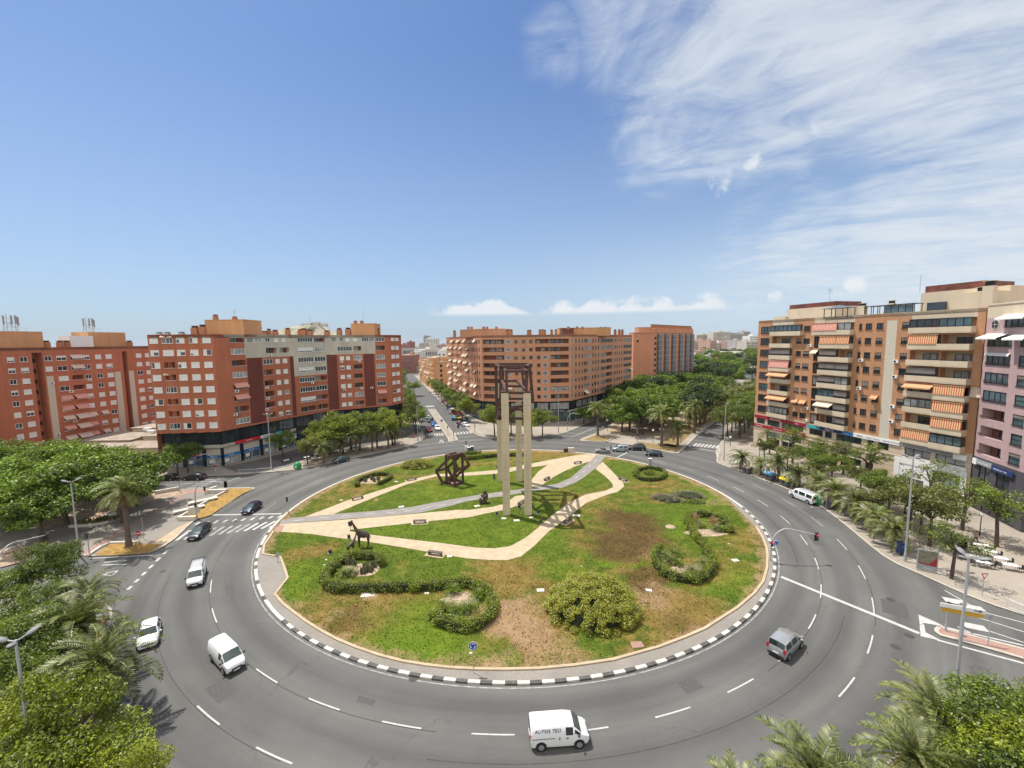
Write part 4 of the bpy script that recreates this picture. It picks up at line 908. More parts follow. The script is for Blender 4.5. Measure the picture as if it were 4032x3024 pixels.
for r_,z in enumerate(FA):
  for c_,(a,b) in enumerate([(-1.6,-0.3)] + wins):
    if c_ in (3,) and r_ >= 2: continue
    if c_ == 8 and r_ < 1 and False: continue
    a = max(a,0.05) if c_ else a
    if c_ == 0: continue
    if c_ == 5 and 2 <= r_:
      ops.append(dict(u0=a,u1=b,z0=z,z1=z + 1.3,depth=1.1,back='recess')); Ab.rail(SA,a,b,z)
      if r_ >= 4: Ab.awn(SA,a - 0.2,z + 1.45,b - a + 0.3,ra.choice(['awn_red','awn_pale','awn_red']),1.1,1.0)
      continue
    ops.append(dict(u0=a,u1=b,z0=z,z1=z + 1.3,depth=0.15)); Ab.win(SA,a,z,b - a,1.3,2,'white_frame','glass',shut_state(ra,0.55,0.2),out=-0.05)
    if (c_ in (4,6,7) and r_ >= 6 and ra.random() < .8) or (c_ == 4 and r_ in (4,5)) or (c_ == 5 and r_ == 0) or (c_ == 5 and r_ == 1): Ab.awn(SA,a - 0.1,z + 1.4,b - a + 0.25,ra.choice(['awn_red','awn_pale','awn_pale','awn_cream']),0.8,0.8)
ops.append(dict(u0=dr[0],u1=dr[1],z0=3.0,z1=28.6,depth=2.4,back='brickA')); ops.append(dict(u0=dr2[0],u1=dr2[1],z0=3.0,z1=28.4,depth=2.0,back='recess'))
for z in FA: Ab.win(SA,dr[0] + 0.6,z - 0.4,1.4,1.1,2,'dark_frame','glass',0,out=-2.3,sill=False); Ab.win(SA,dr2[0] + 0.3,z - 0.2,0.5,0.5,1,'dark_frame','glass',0,out=-1.9,sill=False)
def mfA(u,z): return 'precast' if z < FA[2] + 1.5 and any(a < u < b for a,b in pan) else 'brickA'
Ab.wall(SA,0,30.0,ops,'brickA',[x for p_ in pan for x in p_],(FA[2] + 1.5,),mfA)
SA2 = Seg(A1,A1 + Vector((-8,6))); Ab.wall(SA2,0,30,(),'brickA'); SA3 = Seg(Vector((-150,96)),A0); Ab.wall(SA3,0,30,(),'brickA'); Ab.wall(Seg(A1 + Vector((-8,6)),Vector((-152,142))),0,30,(),'brickA'); Ab.wall(Seg(Vector((-152,142)),Vector((-150,96))),0,30,(),'brickA')
Ab.poly([A0,A1,A1 + Vector((-8,6)),Vector((-152,142)),Vector((-150,96))],29.2,29.6,'roof','roof')
q = MB(); q.ribbon([A0,A1],0.25,29.6,30.02); Ab.part('parapet',q,M_['brickA'])
def ahouse(px0,px1,pyt,back_,m='ochre'):
  a,b = SA.u(px0,1340),SA.u(px1,1340); q = MB(); zt = SA.uz((px0 + px1) / 2,pyt)[1] + 0.8; c = SA.at((a + b) / 2,0,-back_); q.box((0,0,(zt - 29.6) / 2),(b - a + 1,6,zt - 29.6)); obj('stair_tower',q.mesh('stair_tower',M_[m]),Ab.root,Vector((c.x,c.y,29.6)) - Ab.o,SA.rz); return zt,c
def mast(c,zt):
  q = MB()
  for i,(x,h) in enumerate(((-1.5,4.2),(-0.7,4.6),(0.2,4.3),(1.1,4.4),(1.6,4.0))):
    q.tube([(x,0,0),(x,0,h)],0.07,6)
    if i != 1: q.box((x,-0.18,h - 1.3),(0.36,0.2,2.3),1)
  for z_ in (0.4,1.4,2.4,3.4): q.beam((-1.6,0,z_),(1.7,0,z_),0.06,0.06)
  q.beam((-1.5,0,0.3),(0.2,0,2.5),0.06,0.06); q.beam((1.6,0,0.3),(-0.7,0,2.5),0.06,0.06)
  for a in (-2.3,2.6): q.tube([(a,-1,0),(a,-1,1)],0.04,5)
  q.beam((-2.3,-1,1),(2.6,-1,1),0.05,0.05)
  obj('antenna_mast',q.mesh('antenna_mast',[M_['metal'],M_['signgrey']]),Ab.root,Vector((c.x,c.y,zt)) - Ab.o,SA.rz + 0.1)
zt,c = ahouse(-30,185,1316,5); mast(SA.at(SA.u(105,1310),0,-5),zt); zt,c = ahouse(388,520,1318,6); mast(SA.at(SA.u(415,1310),0,-6),zt)
for px_ in (211,265,290,535): c = SA.at(SA.u(px_,1350),0,-2.5); Ab.chimney(c.x,c.y,29.6,2.2,1.3)
c = SA.at(SA.u(345,1350),0,-4); Ab.boxp('plant_room',(c.x,c.y,31.4),(6,4,3.6),'white',SA.rz)
for r_ in range(2,9):
  for u in (13.0,17.2,22.0):
    if ra.random() < .35: Ab.aircon(SA,u,FA[r_] - .4)
Ab.finish()

# low flat roofed market pavilion between A and B
lowb = Building('market_pavilion','low flat roofed pale pavilion behind the left garden trees',(-100,118),['beige','dark'])
for x,y,w,d,h,n in ((-100,112,24,8,3.6,0),(-95,122,16,10,4.8,0),(-112,121,14,12,4.2,0),(-104,131,20,10,5.4,0)):
  q = MB(); q.box((x,y,h / 2),(w,d,h)); lowb.part('wall',q,M_['beige']); q = MB(); q.box((x,y,h + 0.16),(w + 0.8,d + 0.8,0.3)); lowb.part('roof',q,M_['roof'])
for i in range(5): lowb.boxp('skylight',(-108 + i * 4.4,122 + rb.uniform(-3,3),5.6),(1.8,1.4,0.7),'white',0.1 * i)

# ---------------------------------------------------------------- block C: salmon brick, rounded corners, continuous balconies
rc = random.Random(21)
C = Building('apartment_building','salmon brick block with rounded corners and banded balconies behind the concrete pillars',(10,180),['brickC','recess','dark','darkstone','roof','concrete','glass'])
ZC,ZCT = 8.0,32.2; FC = [8.0 + 1.1 + 2.86 * i for i in range(8)][::-1]
cl = [Vector((-31.5,207.5)),Vector((-20.4,177.1)),Vector((-14.5,163.2)),Vector((-11.0,157.4)),Vector((-5.6,155.1)),Vector((8.5,154.2)),Vector((13.5,153.6)),Vector((21.5,155.0)),Vector((27.5,162.2)),Vector((57.5,204.6))]
segC = [Seg(a,b) for a,b in zip(cl[:-1],cl[1:])]
def cwin(sg,u0,u1,z,h=1.4,kind='w',ops=None,n=1):
  u0,u1 = max(0.06,u0),min(sg.L - 0.06,u1)
  if u1 - u0 < 0.3: return
  if kind == 'bal':
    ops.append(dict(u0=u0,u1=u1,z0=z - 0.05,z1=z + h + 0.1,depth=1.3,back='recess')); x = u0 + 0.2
    while x < u1 - 1.2:
      w = rc.uniform(1.1,2.0); w = min(w,u1 - x - 0.1)
      if rc.random() < 0.75: C.win(sg,x,z - 0.5,w,1.8,2,'dark_frame',rc.choice(['glass','curtain','glass']),0,out=-1.2,sill=False)
      x += w + rc.uniform(0.1,0.9)
    C.rail(sg,u0,u1,z + 0.12,'dark_frame',0.0)
  elif kind == 'glz': ops.append(dict(u0=u0,u1=u1,z0=z,z1=z + h,depth=0.2)); C.win(sg,u0,z,u1 - u0,h,max(2,int((u1 - u0) / 0.9)),'dark_frame',rc.choice(['glass','curtain']),0,sill=False)
  elif kind == 'lou': ops.append(dict(u0=u0,u1=u1,z0=z,z1=z + h,depth=0.2)); C.win(sg,u0,z,u1 - u0,h,1,'white_frame','glass',0,sill=False,bars=4)
  else: ops.append(dict(u0=u0,u1=u1,z0=z,z1=z + h,depth=0.18)); C.win(sg,u0,z,u1 - u0,h,n,'dark_frame','glass',rc.choice([0,0,0,0.4]),'shutter_grey',sill=False)
D_ = lambda x: (2050 + x / 2.765,1200 + 390 / 2.765)
L_ = lambda x: (1550 + x / 2.765,1200 + 400 / 2.765)
for k_,sg in enumerate(segC):
  ops = []
  for r_,z in enumerate(FC):
    if k_ in (0,1):                                             # street side, narrow windows with cream awnings
      x = 0.6
      while x < sg.L - 1:
        w = 0.75
        if rc.random() < 0.12: cwin(sg,x,x + 2.6,z,1.4,'bal',ops); x += 3.3; continue
        cwin(sg,x,x + w,z,1.5,'w',ops)
        x += 1.75 + (0.8 if rc.random() < .3 else 0)
      x = rc.uniform(0.5,4)
      while x < sg.L - 3:
        if rc.random() < 0.55:
          for i in range(rc.choice([2,3,4])):
            if x + 1.5 < sg.L: C.awn(sg,x,z + 1.7,1.15,'awn_cream',0.9,0.9)
            x += 1.75
        x += rc.uniform(2,7)
    elif k_ == 2:
      for a in (0.7,2.6,4.4): cwin(sg,a,a + 0.8,z,1.5,'w',ops)
      if rc.random() < .6: C.awn(sg,0.5,z + 1.7,1.6,'awn_cream',0.9,0.9)
    elif k_ == 3: cwin(sg,0.5,sg.L,z,1.45,'bal',ops)
    elif k_ == 4:
      f = lambda x: sg.u(*L_(x))
      cwin(sg,0.0,f(1200),z,1.45,'bal' if r_ > 1 or True else 'glz',ops); cwin(sg,f(1220),f(1275),z,1.4,'lou',ops)
      if r_ < 3:
        for a,b in ((1312,1350),(1395,1432),(1474,1512)): cwin(sg,f(a),f(b),z,1.35,'w',ops)
      else:
        for a,b in ((1318,1352),(1400,1435),(1474,1510)): cwin(sg,f(a),f(b),z,1.35,'w',ops)
    elif k_ in (5,6):
      f = lambda x: sg.u(*D_(x))
      if k_ == 5:
        if r_ < 2: cwin(sg,f(150),sg.L,z,1.45,'bal',ops)
        else: cwin(sg,f(176),f(214),z,1.35,'w',ops); cwin(sg,f(240),f(292),z,1.4,'lou',ops)
      elif r_ < 2: cwin(sg,0.0,f(525),z,1.45,'bal',ops)
      else: cwin(sg,f(326),f(526),z,1.45,'bal' if r_ != 6 else 'glz',ops)
    elif k_ == 7:
      f = lambda x: sg.u(*D_(x)); cwin(sg,0.2,1.7,z,1.4,'lou',ops)
      for a in (3.0,5.4,7.6): cwin(sg,a,a + 0.95,z,1.45,'w',ops)
    else:
      f = lambda x: sg.u(*D_(x))
      for a,b in ((620,636),(660,676),(780,795),(810,825),(840,855),(1022,1036),(1048,1060),(1072,1085),(1098,1110)): cwin(sg,f(a),f(b),z,1.45,'w',ops)
      cwin(sg,f(690),f(728),z,1.4,'bal' if r_ in (3,4,5) else 'glz',ops); cwin(sg,f(730),f(760),z,1.4,'lou',ops)
      cwin(sg,f(873),f(925 if r_ > 1 else 1005),z,1.4,'glz',ops)
      if r_ > 1: cwin(sg,f(932),f(1003),z,1.4,'bal',ops)
      cwin(sg,f(1122),sg.L - 0.3,z,1.4,'glz',ops)
  C.wall(sg,ZC,ZCT,ops,'brickC')
  if 3 <= k_ <= 6:
    for z in FC: pass
  # plinth of shops
  so_ = Seg(sg.at(0.0,0,-0.7),sg.at(sg.L,0,-0.7)); po = []; n_b = max(1,int(so_.L / 4.5)); bw = so_.L / n_b
  for i in range(n_b):
    a,b = i * bw + 0.4,(i + 1) * bw - 0.4
    if b - a < 0.8: continue
    po.append(dict(u0=a,u1=b,z0=4.9,z1=7.4,depth=0.2)); po.append(dict(u0=a,u1=b,z0=0.3,z1=3.9,depth=0.25))
    for z_,h_,pn in ((4.9,2.5,'curtain' if k_ >= 4 and rc.random() < .6 else 'glass'),(0.3,3.6,'glass_blue')):
      o = window_mesh(b - a,h_,3,'dark_frame',pn,0,None,False,0); fo = obj('shop_window',o[0],C.root,so_.at(a,z_,-0.06) - C.o,so_.rz); obj('pane',o[1],fo)
  C.wall(so_,0,ZC,po,'darkstone' if k_ < 5 or k_ > 7 else 'concrete',(),(4.5,),(lambda u,z,kk=k_: 'darkstone' if kk <= 4 or z > 4.5 else 'concrete'))
for i,(a,z_) in enumerate(((1.8,FC[6] + 1.75),)): C.awn(segC[4],3.4,z_,2.4,'awn_cream',1.2,0.9)
C.awn(segC[8],segC[8].u(*D_(688)),FC[7] + 1.7,3.0,'awn_cream',1.2,0.9); C.awn(segC[8],segC[8].L - 3,FC[5] + 1.7,2.4,'awn_cream',1.2,0.9)
signboard(C,segC[4],0.2,9.0,4.0,4.9,'darkstone',[('CLINICA DENTAL',0.02,0.85)],0.2); signboard(C,segC[3],0.6,5.6,3.9,4.8,'navy',[('CLINICA',0.2,0.6)],0.2)
signboard(C,segC[6],1.5,6.8,4.2,5.0,'darkstone',[('Bambu Sala Deportiva',0.05,0.42)],0.2)
cb = [Vector((57.5,204.6)),Vector((40,216)),Vector((-18,222)),Vector((-31.5,207.5))]
for a,b in zip(cb[:-1],cb[1:]): C.wall(Seg(a,b),0,ZCT,(),'brickC')
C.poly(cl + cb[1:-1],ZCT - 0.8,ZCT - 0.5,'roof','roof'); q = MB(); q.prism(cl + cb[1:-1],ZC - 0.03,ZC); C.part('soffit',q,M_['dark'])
q = MB(); q.ribbon(cl,0.25,ZCT - 0.5,ZCT + 0.02); C.part('parapet',q,M_['brickC'])
house(C,1812,2012,1298,164,8,'brickC',ZCT - 0.5,'penthouse'); house(C,1868,1985,1295,170,9,'beige',ZCT - 0.5,'penthouse'); house(C,2203,2405,1291,172,8,'ochre',ZCT - 0.5,'penthouse'); house(C,2213,2260,1294,165,6,'rustband',ZCT - 0.5,'pergola')
for i,px_ in enumerate([1790,1845,1858,1895,1905,1918,1955,1988,1998,2014,2080,2088,2126,2136,2145,2172,2189,2238,2272,2293,2366,2384,2422,2438,2450]):
  y_ = 162 + (i * 7 % 9) if px_ < 2300 else 172 + (px_ - 2300) * 0.06; c = AtY(px_,1316,y_); hi_ = px_ in (1845,1858,1905,1918,1955,2238,2272,2293,2366,2384); C.chimney(c.x,c.y,ZCT - 0.5 if not hi_ else AtY(px_,1297,y_).z,2.6 if not hi_ else 1.0,1.0)
c = AtY(1884,1300,166); C.aerial(c.x,c.y,ZCT,4.5)
C.finish()

# ---------------------------------------------------------------- block D: orange brick with tall grey grilles, behind C
Dd = Building('apartment_building','orange brick block with tall grey grille bays above the avenue trees',(88,250),['brickD','recess','dark','roof'])
a,b,c = AtY(2493,1400,226),AtY(2572,1400,230),AtY(2727,1400,276)
D0,D1,D2 = a.xy,b.xy,c.xy; DZ = AtY(2494,1308.5,226).z; DZ2 = AtY(2518,1290,226).z
sA,sB = Seg(D0,D1),Seg(D1,D2); rd = random.Random(3)
FD = [DZ - 3.8 - 2.95 * i for i in range(9)]
ops = []
for z in FD[:1]: ops.append(dict(u0=sA.u(2506,1345),u1=sA.u(2516,1345),z0=z - 1.5,z1=z - 0.3,depth=0.2))
o1 = ops; Dd.wall(sA,0,DZ,o1,'brickD'); ops = []
for z in FD:
  Dd.win(sB,1.2,z,2.6,1.4,3,'dark_frame','glass',0,sill=False); ops.append(dict(u0=1.2,u1=3.8,z0=z,z1=z + 1.4,depth=0.25,back='recess'))
  for px_ in (2606,2634,2662,2688,2710): u = sB.u(px_,1380); ops.append(dict(u0=u - 0.4,u1=u + 0.4,z0=z,z1=z + 1.2,depth=0.2))
Dd.wall(sB,0,DZ2,ops,'brickD')
dback = [D2,D2 + D2.normalized() * 16,D0 + Vector((24,60)),D0 + Vector((2,16)),D0]
for a,b in zip(dback[:-1],dback[1:]): Dd.wall(Seg(a,b),0,DZ,(),'brickD')
Dd.poly([D0,D1] + dback[:-1],DZ - 0.7,DZ - 0.4,'roof','roof')
house(Dd,2516,2570,1289,231,8,'brickD',DZ - 0.5); house(Dd,2570,2724,1294,280,6,'brickD',DZ - 0.5)
for px_ in (2592,2620,2648,2676,2700,2720):                     # grille bays
  u = sB.u(px_,1400); w = 4.2; q = MB(); zt = DZ2 - 3.2; q.box((0,-0.55,(zt + 6) / 2),(w,1.1,zt - 6));
  for z in range(9): q.box((0,-0.6,zt - 2.95 * z - 0.4),(w + 0.2,1.3,0.25),1)
  for x in (-w / 2,-w / 4,0,w / 4,w / 2): q.box((x,-1.14,(zt + 6) / 2),(0.12,0.1,zt - 6),1)
  p_ = sB.at(u,0,0); obj('grille_bay',q.mesh('grille_bay',[M_['grille'],M_['metal']]),Dd.root,p_ - Dd.o,sB.rz)
for i in range(22): u = 1 + i * (sB.L - 2) / 21; p_ = sB.at(u,0,-1.5); Dd.chimney(p_.x,p_.y,DZ2 - 0.1,1.9,1.2)
Dd.finish()

# ---------------------------------------------------------------- block E: orange brick with beige balconies, right
re_ = random.Random(31)
E0,E1 = Vector((67.3,117.0)),Vector((80.3,72.8)); SE = Seg(E0,E1)
Eb = Building('apartment_building','tall orange brick block with stacked beige balconies and stone shop base on the right',(78,96),['brickE','beige','beigestone','recessE','recess','dark','precast','roof','glass'])
ZE,ZET = 9.2,34.6; FE = [ZE + 1.0 + 3.03 * i for i in range(8)][::-1]
def eu(px,py=1290): return SE.u(px,py)
cA = (4.4,10.4); cB0,cBm,cB1 = 15.9,21.95,24.95; cC0,cCm,cC1 = 35.45,40.3,45.0; strip = (31.2,33.0)
ops = []
for r_,z in enumerate(FE):
  ops.append(dict(u0=0.9,u1=3.7,z0=z - 0.1,z1=z + 1.55,depth=0.18)); Eb.win(SE,0.9,z - 0.1,2.8,1.65,3,'dark_frame','glass_blue' if r_ in (0,3,5) else 'glass',0,bars=1)
  for a,b in ((11.4,12.8),(13.3,14.9)):
    if r_ == 0 and a < 13: continue
    ops.append(dict(u0=a,u1=b,z0=z + 0.2,z1=z + 1.35,depth=0.2)); Eb.win(SE,a,z + 0.2,b - a,1.15,2,'dark_frame','glass',re_.choice([0,0.9,0.6]),'shutter_grey')
    if r_ == 6: Eb.awn(SE,a - 0.1,z + 1.5,b - a + 0.2,'awn_orange',0.8,0.7)
  for a,b in ((25.9,26.5),(27.2,28.45),(29.3,30.55),(33.85,35.05)):
    ops.append(dict(u0=a,u1=b,z0=z + 0.15,z1=z + 1.35,depth=0.2)); Eb.win(SE,a,z + 0.15,b - a,1.2,1 if b - a < 1 else 2,'dark_frame','glass',re_.choice([0,0.5,1.0,0]),'shutter_grey')
    if a == 29.3 and r_ == 5: Eb.awn(SE,a - 0.1,z + 1.5,1.4,'awn_orange',0.7,0.6)
  for a,b in (((cA[0],cA[1]) if r_ else (cA[0],13.0)),(cB0,18.4),(cB0 + 2.5,cBm),(cBm,cB1),(cC0,cCm),(cCm,cC1)):
    a,b = a + 0.08,b - 0.08; ops.append(dict(u0=a,u1=b,z0=z - 0.95,z1=z + 1.75,depth=1.5,back='recessE'))
Eb.wall(SE,ZE,ZET,ops,'brickE',(cA[0],cA[1],cB0,cB1,strip[0],strip[1],cC0,cC1),(FE[0] + 1.8,FE[7] - 0.9,13.0),lambda u,z: 'precast' if strip[0] < u < strip[1] and z < FE[0] + 1.7 else ('beige' if (z > FE[0] + 1.75 and any(a - 0.01 <= u <= b + 0.01 for a,b in ((cA[0],13.0),(cB0,cB1),(cC0,cC1)))) or z < FE[7] - 0.9 else 'brickE'))
def ebalc(u0,u1,r_,out=1.1,mode=None,am=None,low=0.0):
  "a beige projecting balcony: parapet box, glazing or open loggia behind, sometimes an awning"
  z = FE[r_]; q = MB(); w = u1 - u0
  q.box((w / 2,-out / 2,-0.95 + 0.08),(w,out,0.16)); q.box((w / 2,-out + 0.08,-0.35),(w,0.16,1.0)); q.box((0.08,-out / 2 + 0.05,-0.35),(0.16,out - 0.12,1.0)); q.box((w - 0.08,-out / 2 + 0.05,-0.35),(0.16,out - 0.12,1.0))
  o = obj('balcony',q.mesh('balcony',M_['beige']),Eb.root,SE.at(u0,z,0.0) - Eb.o,SE.rz)
  rl = MB(); rl.beam((0.05,-out + 0.08,0.32),(w - 0.05,-out + 0.08,0.32),0.05,0.05); rl.beam((0.05,-out + 0.08,0.25),(0.05,-out + 0.08,0.2),0.04,0.04)
  for i in range(max(2,int(w / 1.1)) + 1): x = 0.08 + (w - 0.16) * i / max(2,int(w / 1.1)); rl.box((x,-out + 0.08,0.24),(0.04,0.04,0.2))
  obj('railing',rl.mesh('railing',M_['dark_frame']),o)
  if mode == 'glz': Eb.win(SE,u0 + 0.05,z + 0.15,w - 0.1,1.55,max(2,int(w / 1.15)),'dark_frame',am or re_.choice(['glass','glass_blue','curtain']),0,out=out - 0.25,sill=False)
  elif mode == 'shut': Eb.win(SE,u0 + 0.05,z + 0.15,w - 0.1,1.55,1,'dark_frame','glass',0.75,'shutter_grey',out=out - 0.25,sill=False)
  else:
    Eb.win(SE,u0 + w * 0.3,z - 0.8,min(2.2,w * 0.5),2.1,2,'dark_frame',re_.choice(['glass','curtain']),0,out=-1.4,sill=False)
    if mode == 'awn': Eb.awn(SE,u0 + 0.1,z + 1.75,w - 0.2,am or 'awn_orange',1.5 if out < 1 else 1.35,0.75,0.35)
    if mode == 'drop': Eb.awn(SE,u0 + 0.1,z + 1.75,w - 0.2,am or 'awn_orange',0.18,1.45,out - 0.1)
mA = ['glz','open','shut','drop','awn','open','awn','glz']; mB = ['drop','drop','shut','shut','shut','glz','awn','open']; mB2 = ['glz','drop','open','shut','glz','shut','shut','shut']
mC = ['glz','drop','open','shut','awn','glz','open','drop']; mC2 = ['glz','open','open','open','drop','drop','drop','glz']
for r_ in range(8):
  ebalc(cA[0],13.0 if r_ == 0 else cA[1],r_,0.9,mA[r_],{0: 'glass_blue',3: 'awn_red',4: 'awn_orange',6: 'awn_orange'}.get(r_) if mA[r_] != 'shut' else None)
  ebalc(cB0 + (1.9 if r_ else 0),cBm - 0.03,r_,0.9,mB[r_],{0: 'awn_red',1: 'awn_orange',6: 'awn_cream'}.get(r_)); ebalc(cBm + 0.03,cB1,r_,1.25,mB2[r_],'awn_orange' if mB2[r_] == 'drop' else None)
  if r_: Eb.win(SE,cB0 + 0.1,FE[r_] - 0.5,1.6,2.1,2,'dark_frame','glass',re_.choice([0,0,1.0]),'shutter_grey',out=-0.2,sill=False)
  ebalc(cC0,cCm - 0.03,r_,0.95,mC[r_],'awn_orange' if mC[r_] in ('drop','awn') else None); ebalc(cCm + 0.03,cC1,r_,1.5,mC2[r_],'awn_orange' if mC2[r_] == 'drop' else ('glass_blue' if mC2[r_] == 'glz' else None))
Eb.awn(SE,cB0 - 0.3,FE[2] + 1.6,1.6,'awn_cream',0.8,0.6); Eb.awn(SE,cC1 - 0.0,FE[4] + 1.6,1.5,'awn_pale',0.3,1.4)
# side round the corner, facing the avenue
SEs = Seg(Vector((88,134)),Vector((69.2,119.2))); SEc = Seg(Vector((69.2,119.2)),E0); ops = []
for r_,z in enumerate(FE):
  for a in (2,6,10,14,18):
    if a < SEs.L - 2: ops.append(dict(u0=a,u1=a + 2,z0=z,z1=z + 1.5,depth=0.3,back='recess')); Eb.win(SEs,a,z,2,1.5,2,'dark_frame','glass',0)
  q = MB(); q.box((0,0,0),(3.2,1.2,1.1)); obj('balcony',q.mesh('balcony',M_['beige']),Eb.root,SEs.at(SEs.L - 3,z - 0.5,0.6) - Eb.o,SEs.rz)
Eb.wall(SEs,ZE,ZET,ops,'brickE'); ops = []
for r_,z in enumerate(FE): ops.append(dict(u0=0.5,u1=2.2,z0=z,z1=z + 1.5,depth=0.2)); Eb.win(SEc,0.5,z,1.7,1.5,2,'dark_frame','glass',0)
Eb.wall(SEc,ZE,ZET,ops,'brickE')
ebk = [E1,Vector((97,78)),Vector((88,134))]
for a,b in zip(ebk[:-1],ebk[1:]): Eb.wall(Seg(a,b),0,ZET,(),'brickE')
Eb.poly([E0,E1,Vector((97,78)),Vector((88,134)),Vector((69.2,119.2))],ZET - 0.7,ZET - 0.4,'roof','roof')
q = MB(); q.ribbon([Vector((69.2,119.2)),E0,E1],0.25,ZET - 0.4,ZET + 0.05); Eb.part('parapet',q,M_['beige'])
# stone base with shops
ops = []
for a,b in ((0.9,3.5),(4.3,8.0),(8.7,14.6),(16.2,19.5),(20.0,21.6),(22.6,28.0),(29.2,30.4),(31.2,33.2),(36.0,40.2),(40.9,45.2)):
  ops.append(dict(u0=a,u1=b,z0=6.75,z1=8.2,depth=0.25)); o = window_mesh(b - a,1.45,max(2,int((b - a) / 1.1)),'dark_frame','curtain' if a > 35 else 'glass',0,None,False,0); fo = obj('shop_window',o[0],Eb.root,SE.at(a,6.75,-0.08) - Eb.o,SE.rz); obj('pane',o[1],fo)
for a,b in ((4.2,8.2),(8.8,14.2),(16.0,17.9),(18.4,21.0),(21.6,23.2),(23.9,28.2),(29.0,30.6)):
  ops.append(dict(u0=a,u1=b,z0=0.2,z1=5.1,depth=0.3)); q = MB(); q.box((0,0,0),(b - a - 0.02,0.1,1.5)); obj('fascia_panel',q.mesh('fascia_panel',M_['signgrey']),Eb.root,SE.at((a + b) / 2,4.33,-0.2) - Eb.o,SE.rz)
  q = MB(); q.box((0,0,0),(b - a,0.2,0.16)); obj('ledge',q.mesh('ledge',M_['beige']),Eb.root,SE.at((a + b) / 2,3.5,-0.05) - Eb.o,SE.rz)
  o = window_mesh(b - a,3.1,max(2,int((b - a) / 1.6)),'white_frame' if a in (8.8,18.4) else 'dark_frame','glass_blue',0,None,False,0); fo = obj('shop_window',o[0],Eb.root,SE.at(a,0.25,-0.15) - Eb.o,SE.rz); obj('pane',o[1],fo)
for a in (2.1,32.6):
  ops.append(dict(u0=a - 0.6,u1=a + 0.75,z0=0.2,z1=2.6,depth=0.5)); q = MB(); p_ = SE.at(a,4.0,0.02); q.disc((0,-0.02,0),(0,1,0),0.5,18,0,0.06); q.disc((0,-0.06,0),(0,1,0),0.4,18,1,0.05); obj('round_window',q.mesh('round_window',[M_['beige'],M_['glass']]),Eb.root,p_ - Eb.o,SE.rz)
Eb.wall(SE,0,ZE,ops,'beigestone',out=0.12)
Eb.wall(SEs,0,ZE,(),'beigestone',out=0.1); Eb.wall(SEc,0,ZE,(),'beigestone',out=0.1)
for z in (5.3,6.2,8.5,9.15):
  q = MB(); q.box((0,0,0),(SE.L,0.1,0.07)); obj('string_course',q.mesh('string_course',M_['beige']),Eb.root,SE.at(SE.L / 2,z,0.16) - Eb.o,SE.rz)
signboard(Eb,SE,0.3,15.2,8.3,9.05,'darkred',[('965 240 630',0.34,0.62),('Hogar',0.82,0.36)],0.28)
signboard(Eb,SE,0.1,15.3,5.75,6.55,'darkred',[('Inmobiliaria',0.05,0.45),('Compra y venta',0.4,0.42),('Alquileres',0.68,0.42),('Seguros',0.85,0.42)],0.22)
signboard(Eb,SE,15.9,18.8,8.35,9.0,'cyan',[],0.28); signboard(Eb,SE,18.8,24.0,8.35,9.05,'navy',[('RIBECO',0.25,0.58)],0.28); signboard(Eb,SE,24.0,26.2,8.3,9.0,'signblue',[('gestoria',0.1,0.4)],0.28)
signboard(Eb,SE,26.4,35.2,8.3,9.1,'white',[('GEBA',0.08,0.5,'ink'),('Trabajo Temporal',0.29,0.38,'ink'),('Seleccion de Personal',0.66,0.38,'ink')],0.28)
signboard(Eb,SE,35.7,44.0,8.3,9.0,'signgrey',[('Luma',0.13,0.5,'darkred'),('Centro de Atencion Infantil',0.3,0.42,'navy'),('Luma',0.86,0.5,'darkred')],0.3); signboard(Eb,SE,43.6,45.5,7.9,8.9,'white',[],0.32)
signboard(Eb,SE,35.8,40.3,6.05,6.6,'awn_white',[('Pedagogia',0.6,0.26,'ink'),('Logopedia',0.12,0.26,'ink')],0.2); signboard(Eb,SE,41.0,45.5,6.05,6.65,'awn_white',[('Psicologia',0.3,0.26,'ink'),('Luma',0.62,0.3,'navy')],0.2)
# white clad shop with cut-out screen and a colourful abstract mural
q = MB(); q.box((0,0,0),(11.2,0.22,1.0)); p_ = SE.at(40.1,5.5,0.22); obj('shop_cladding',q.mesh('shop_cladding',M_['white']),Eb.root,p_ - Eb.o,SE.rz)
for a,b in ((34.5,35.4),(39.6,40.9),(44.8,45.7)): q = MB(); q.box((0,0,0),(b - a,0.22,4.9)); obj('shop_cladding',q.mesh('shop_cladding',M_['white']),Eb.root,SE.at((a + b) / 2,2.55,0.22) - Eb.o,SE.rz)
q = MB(); q.box((0,0,0),(4.2,0.1,2.6))
for i in range(70): q.ball((rng.uniform(-1.95,1.95),-0.05,rng.uniform(-1.15,1.15)),(rng.uniform(0.06,0.15),0.02,rng.uniform(0.05,0.13)),6,4,1)
obj('perforated_screen',q.mesh('perforated_screen',[M_['white'],M_['dark']]),Eb.root,SE.at(37.5,3.7,0.2) - Eb.o,SE.rz)
o = window_mesh(4.2,2.3,3,'white_frame','glass_blue',0,None,False,0); fo = obj('shop_window',o[0],Eb.root,SE.at(35.4,0.15,0.2) - Eb.o,SE.rz); obj('pane',o[1],fo)
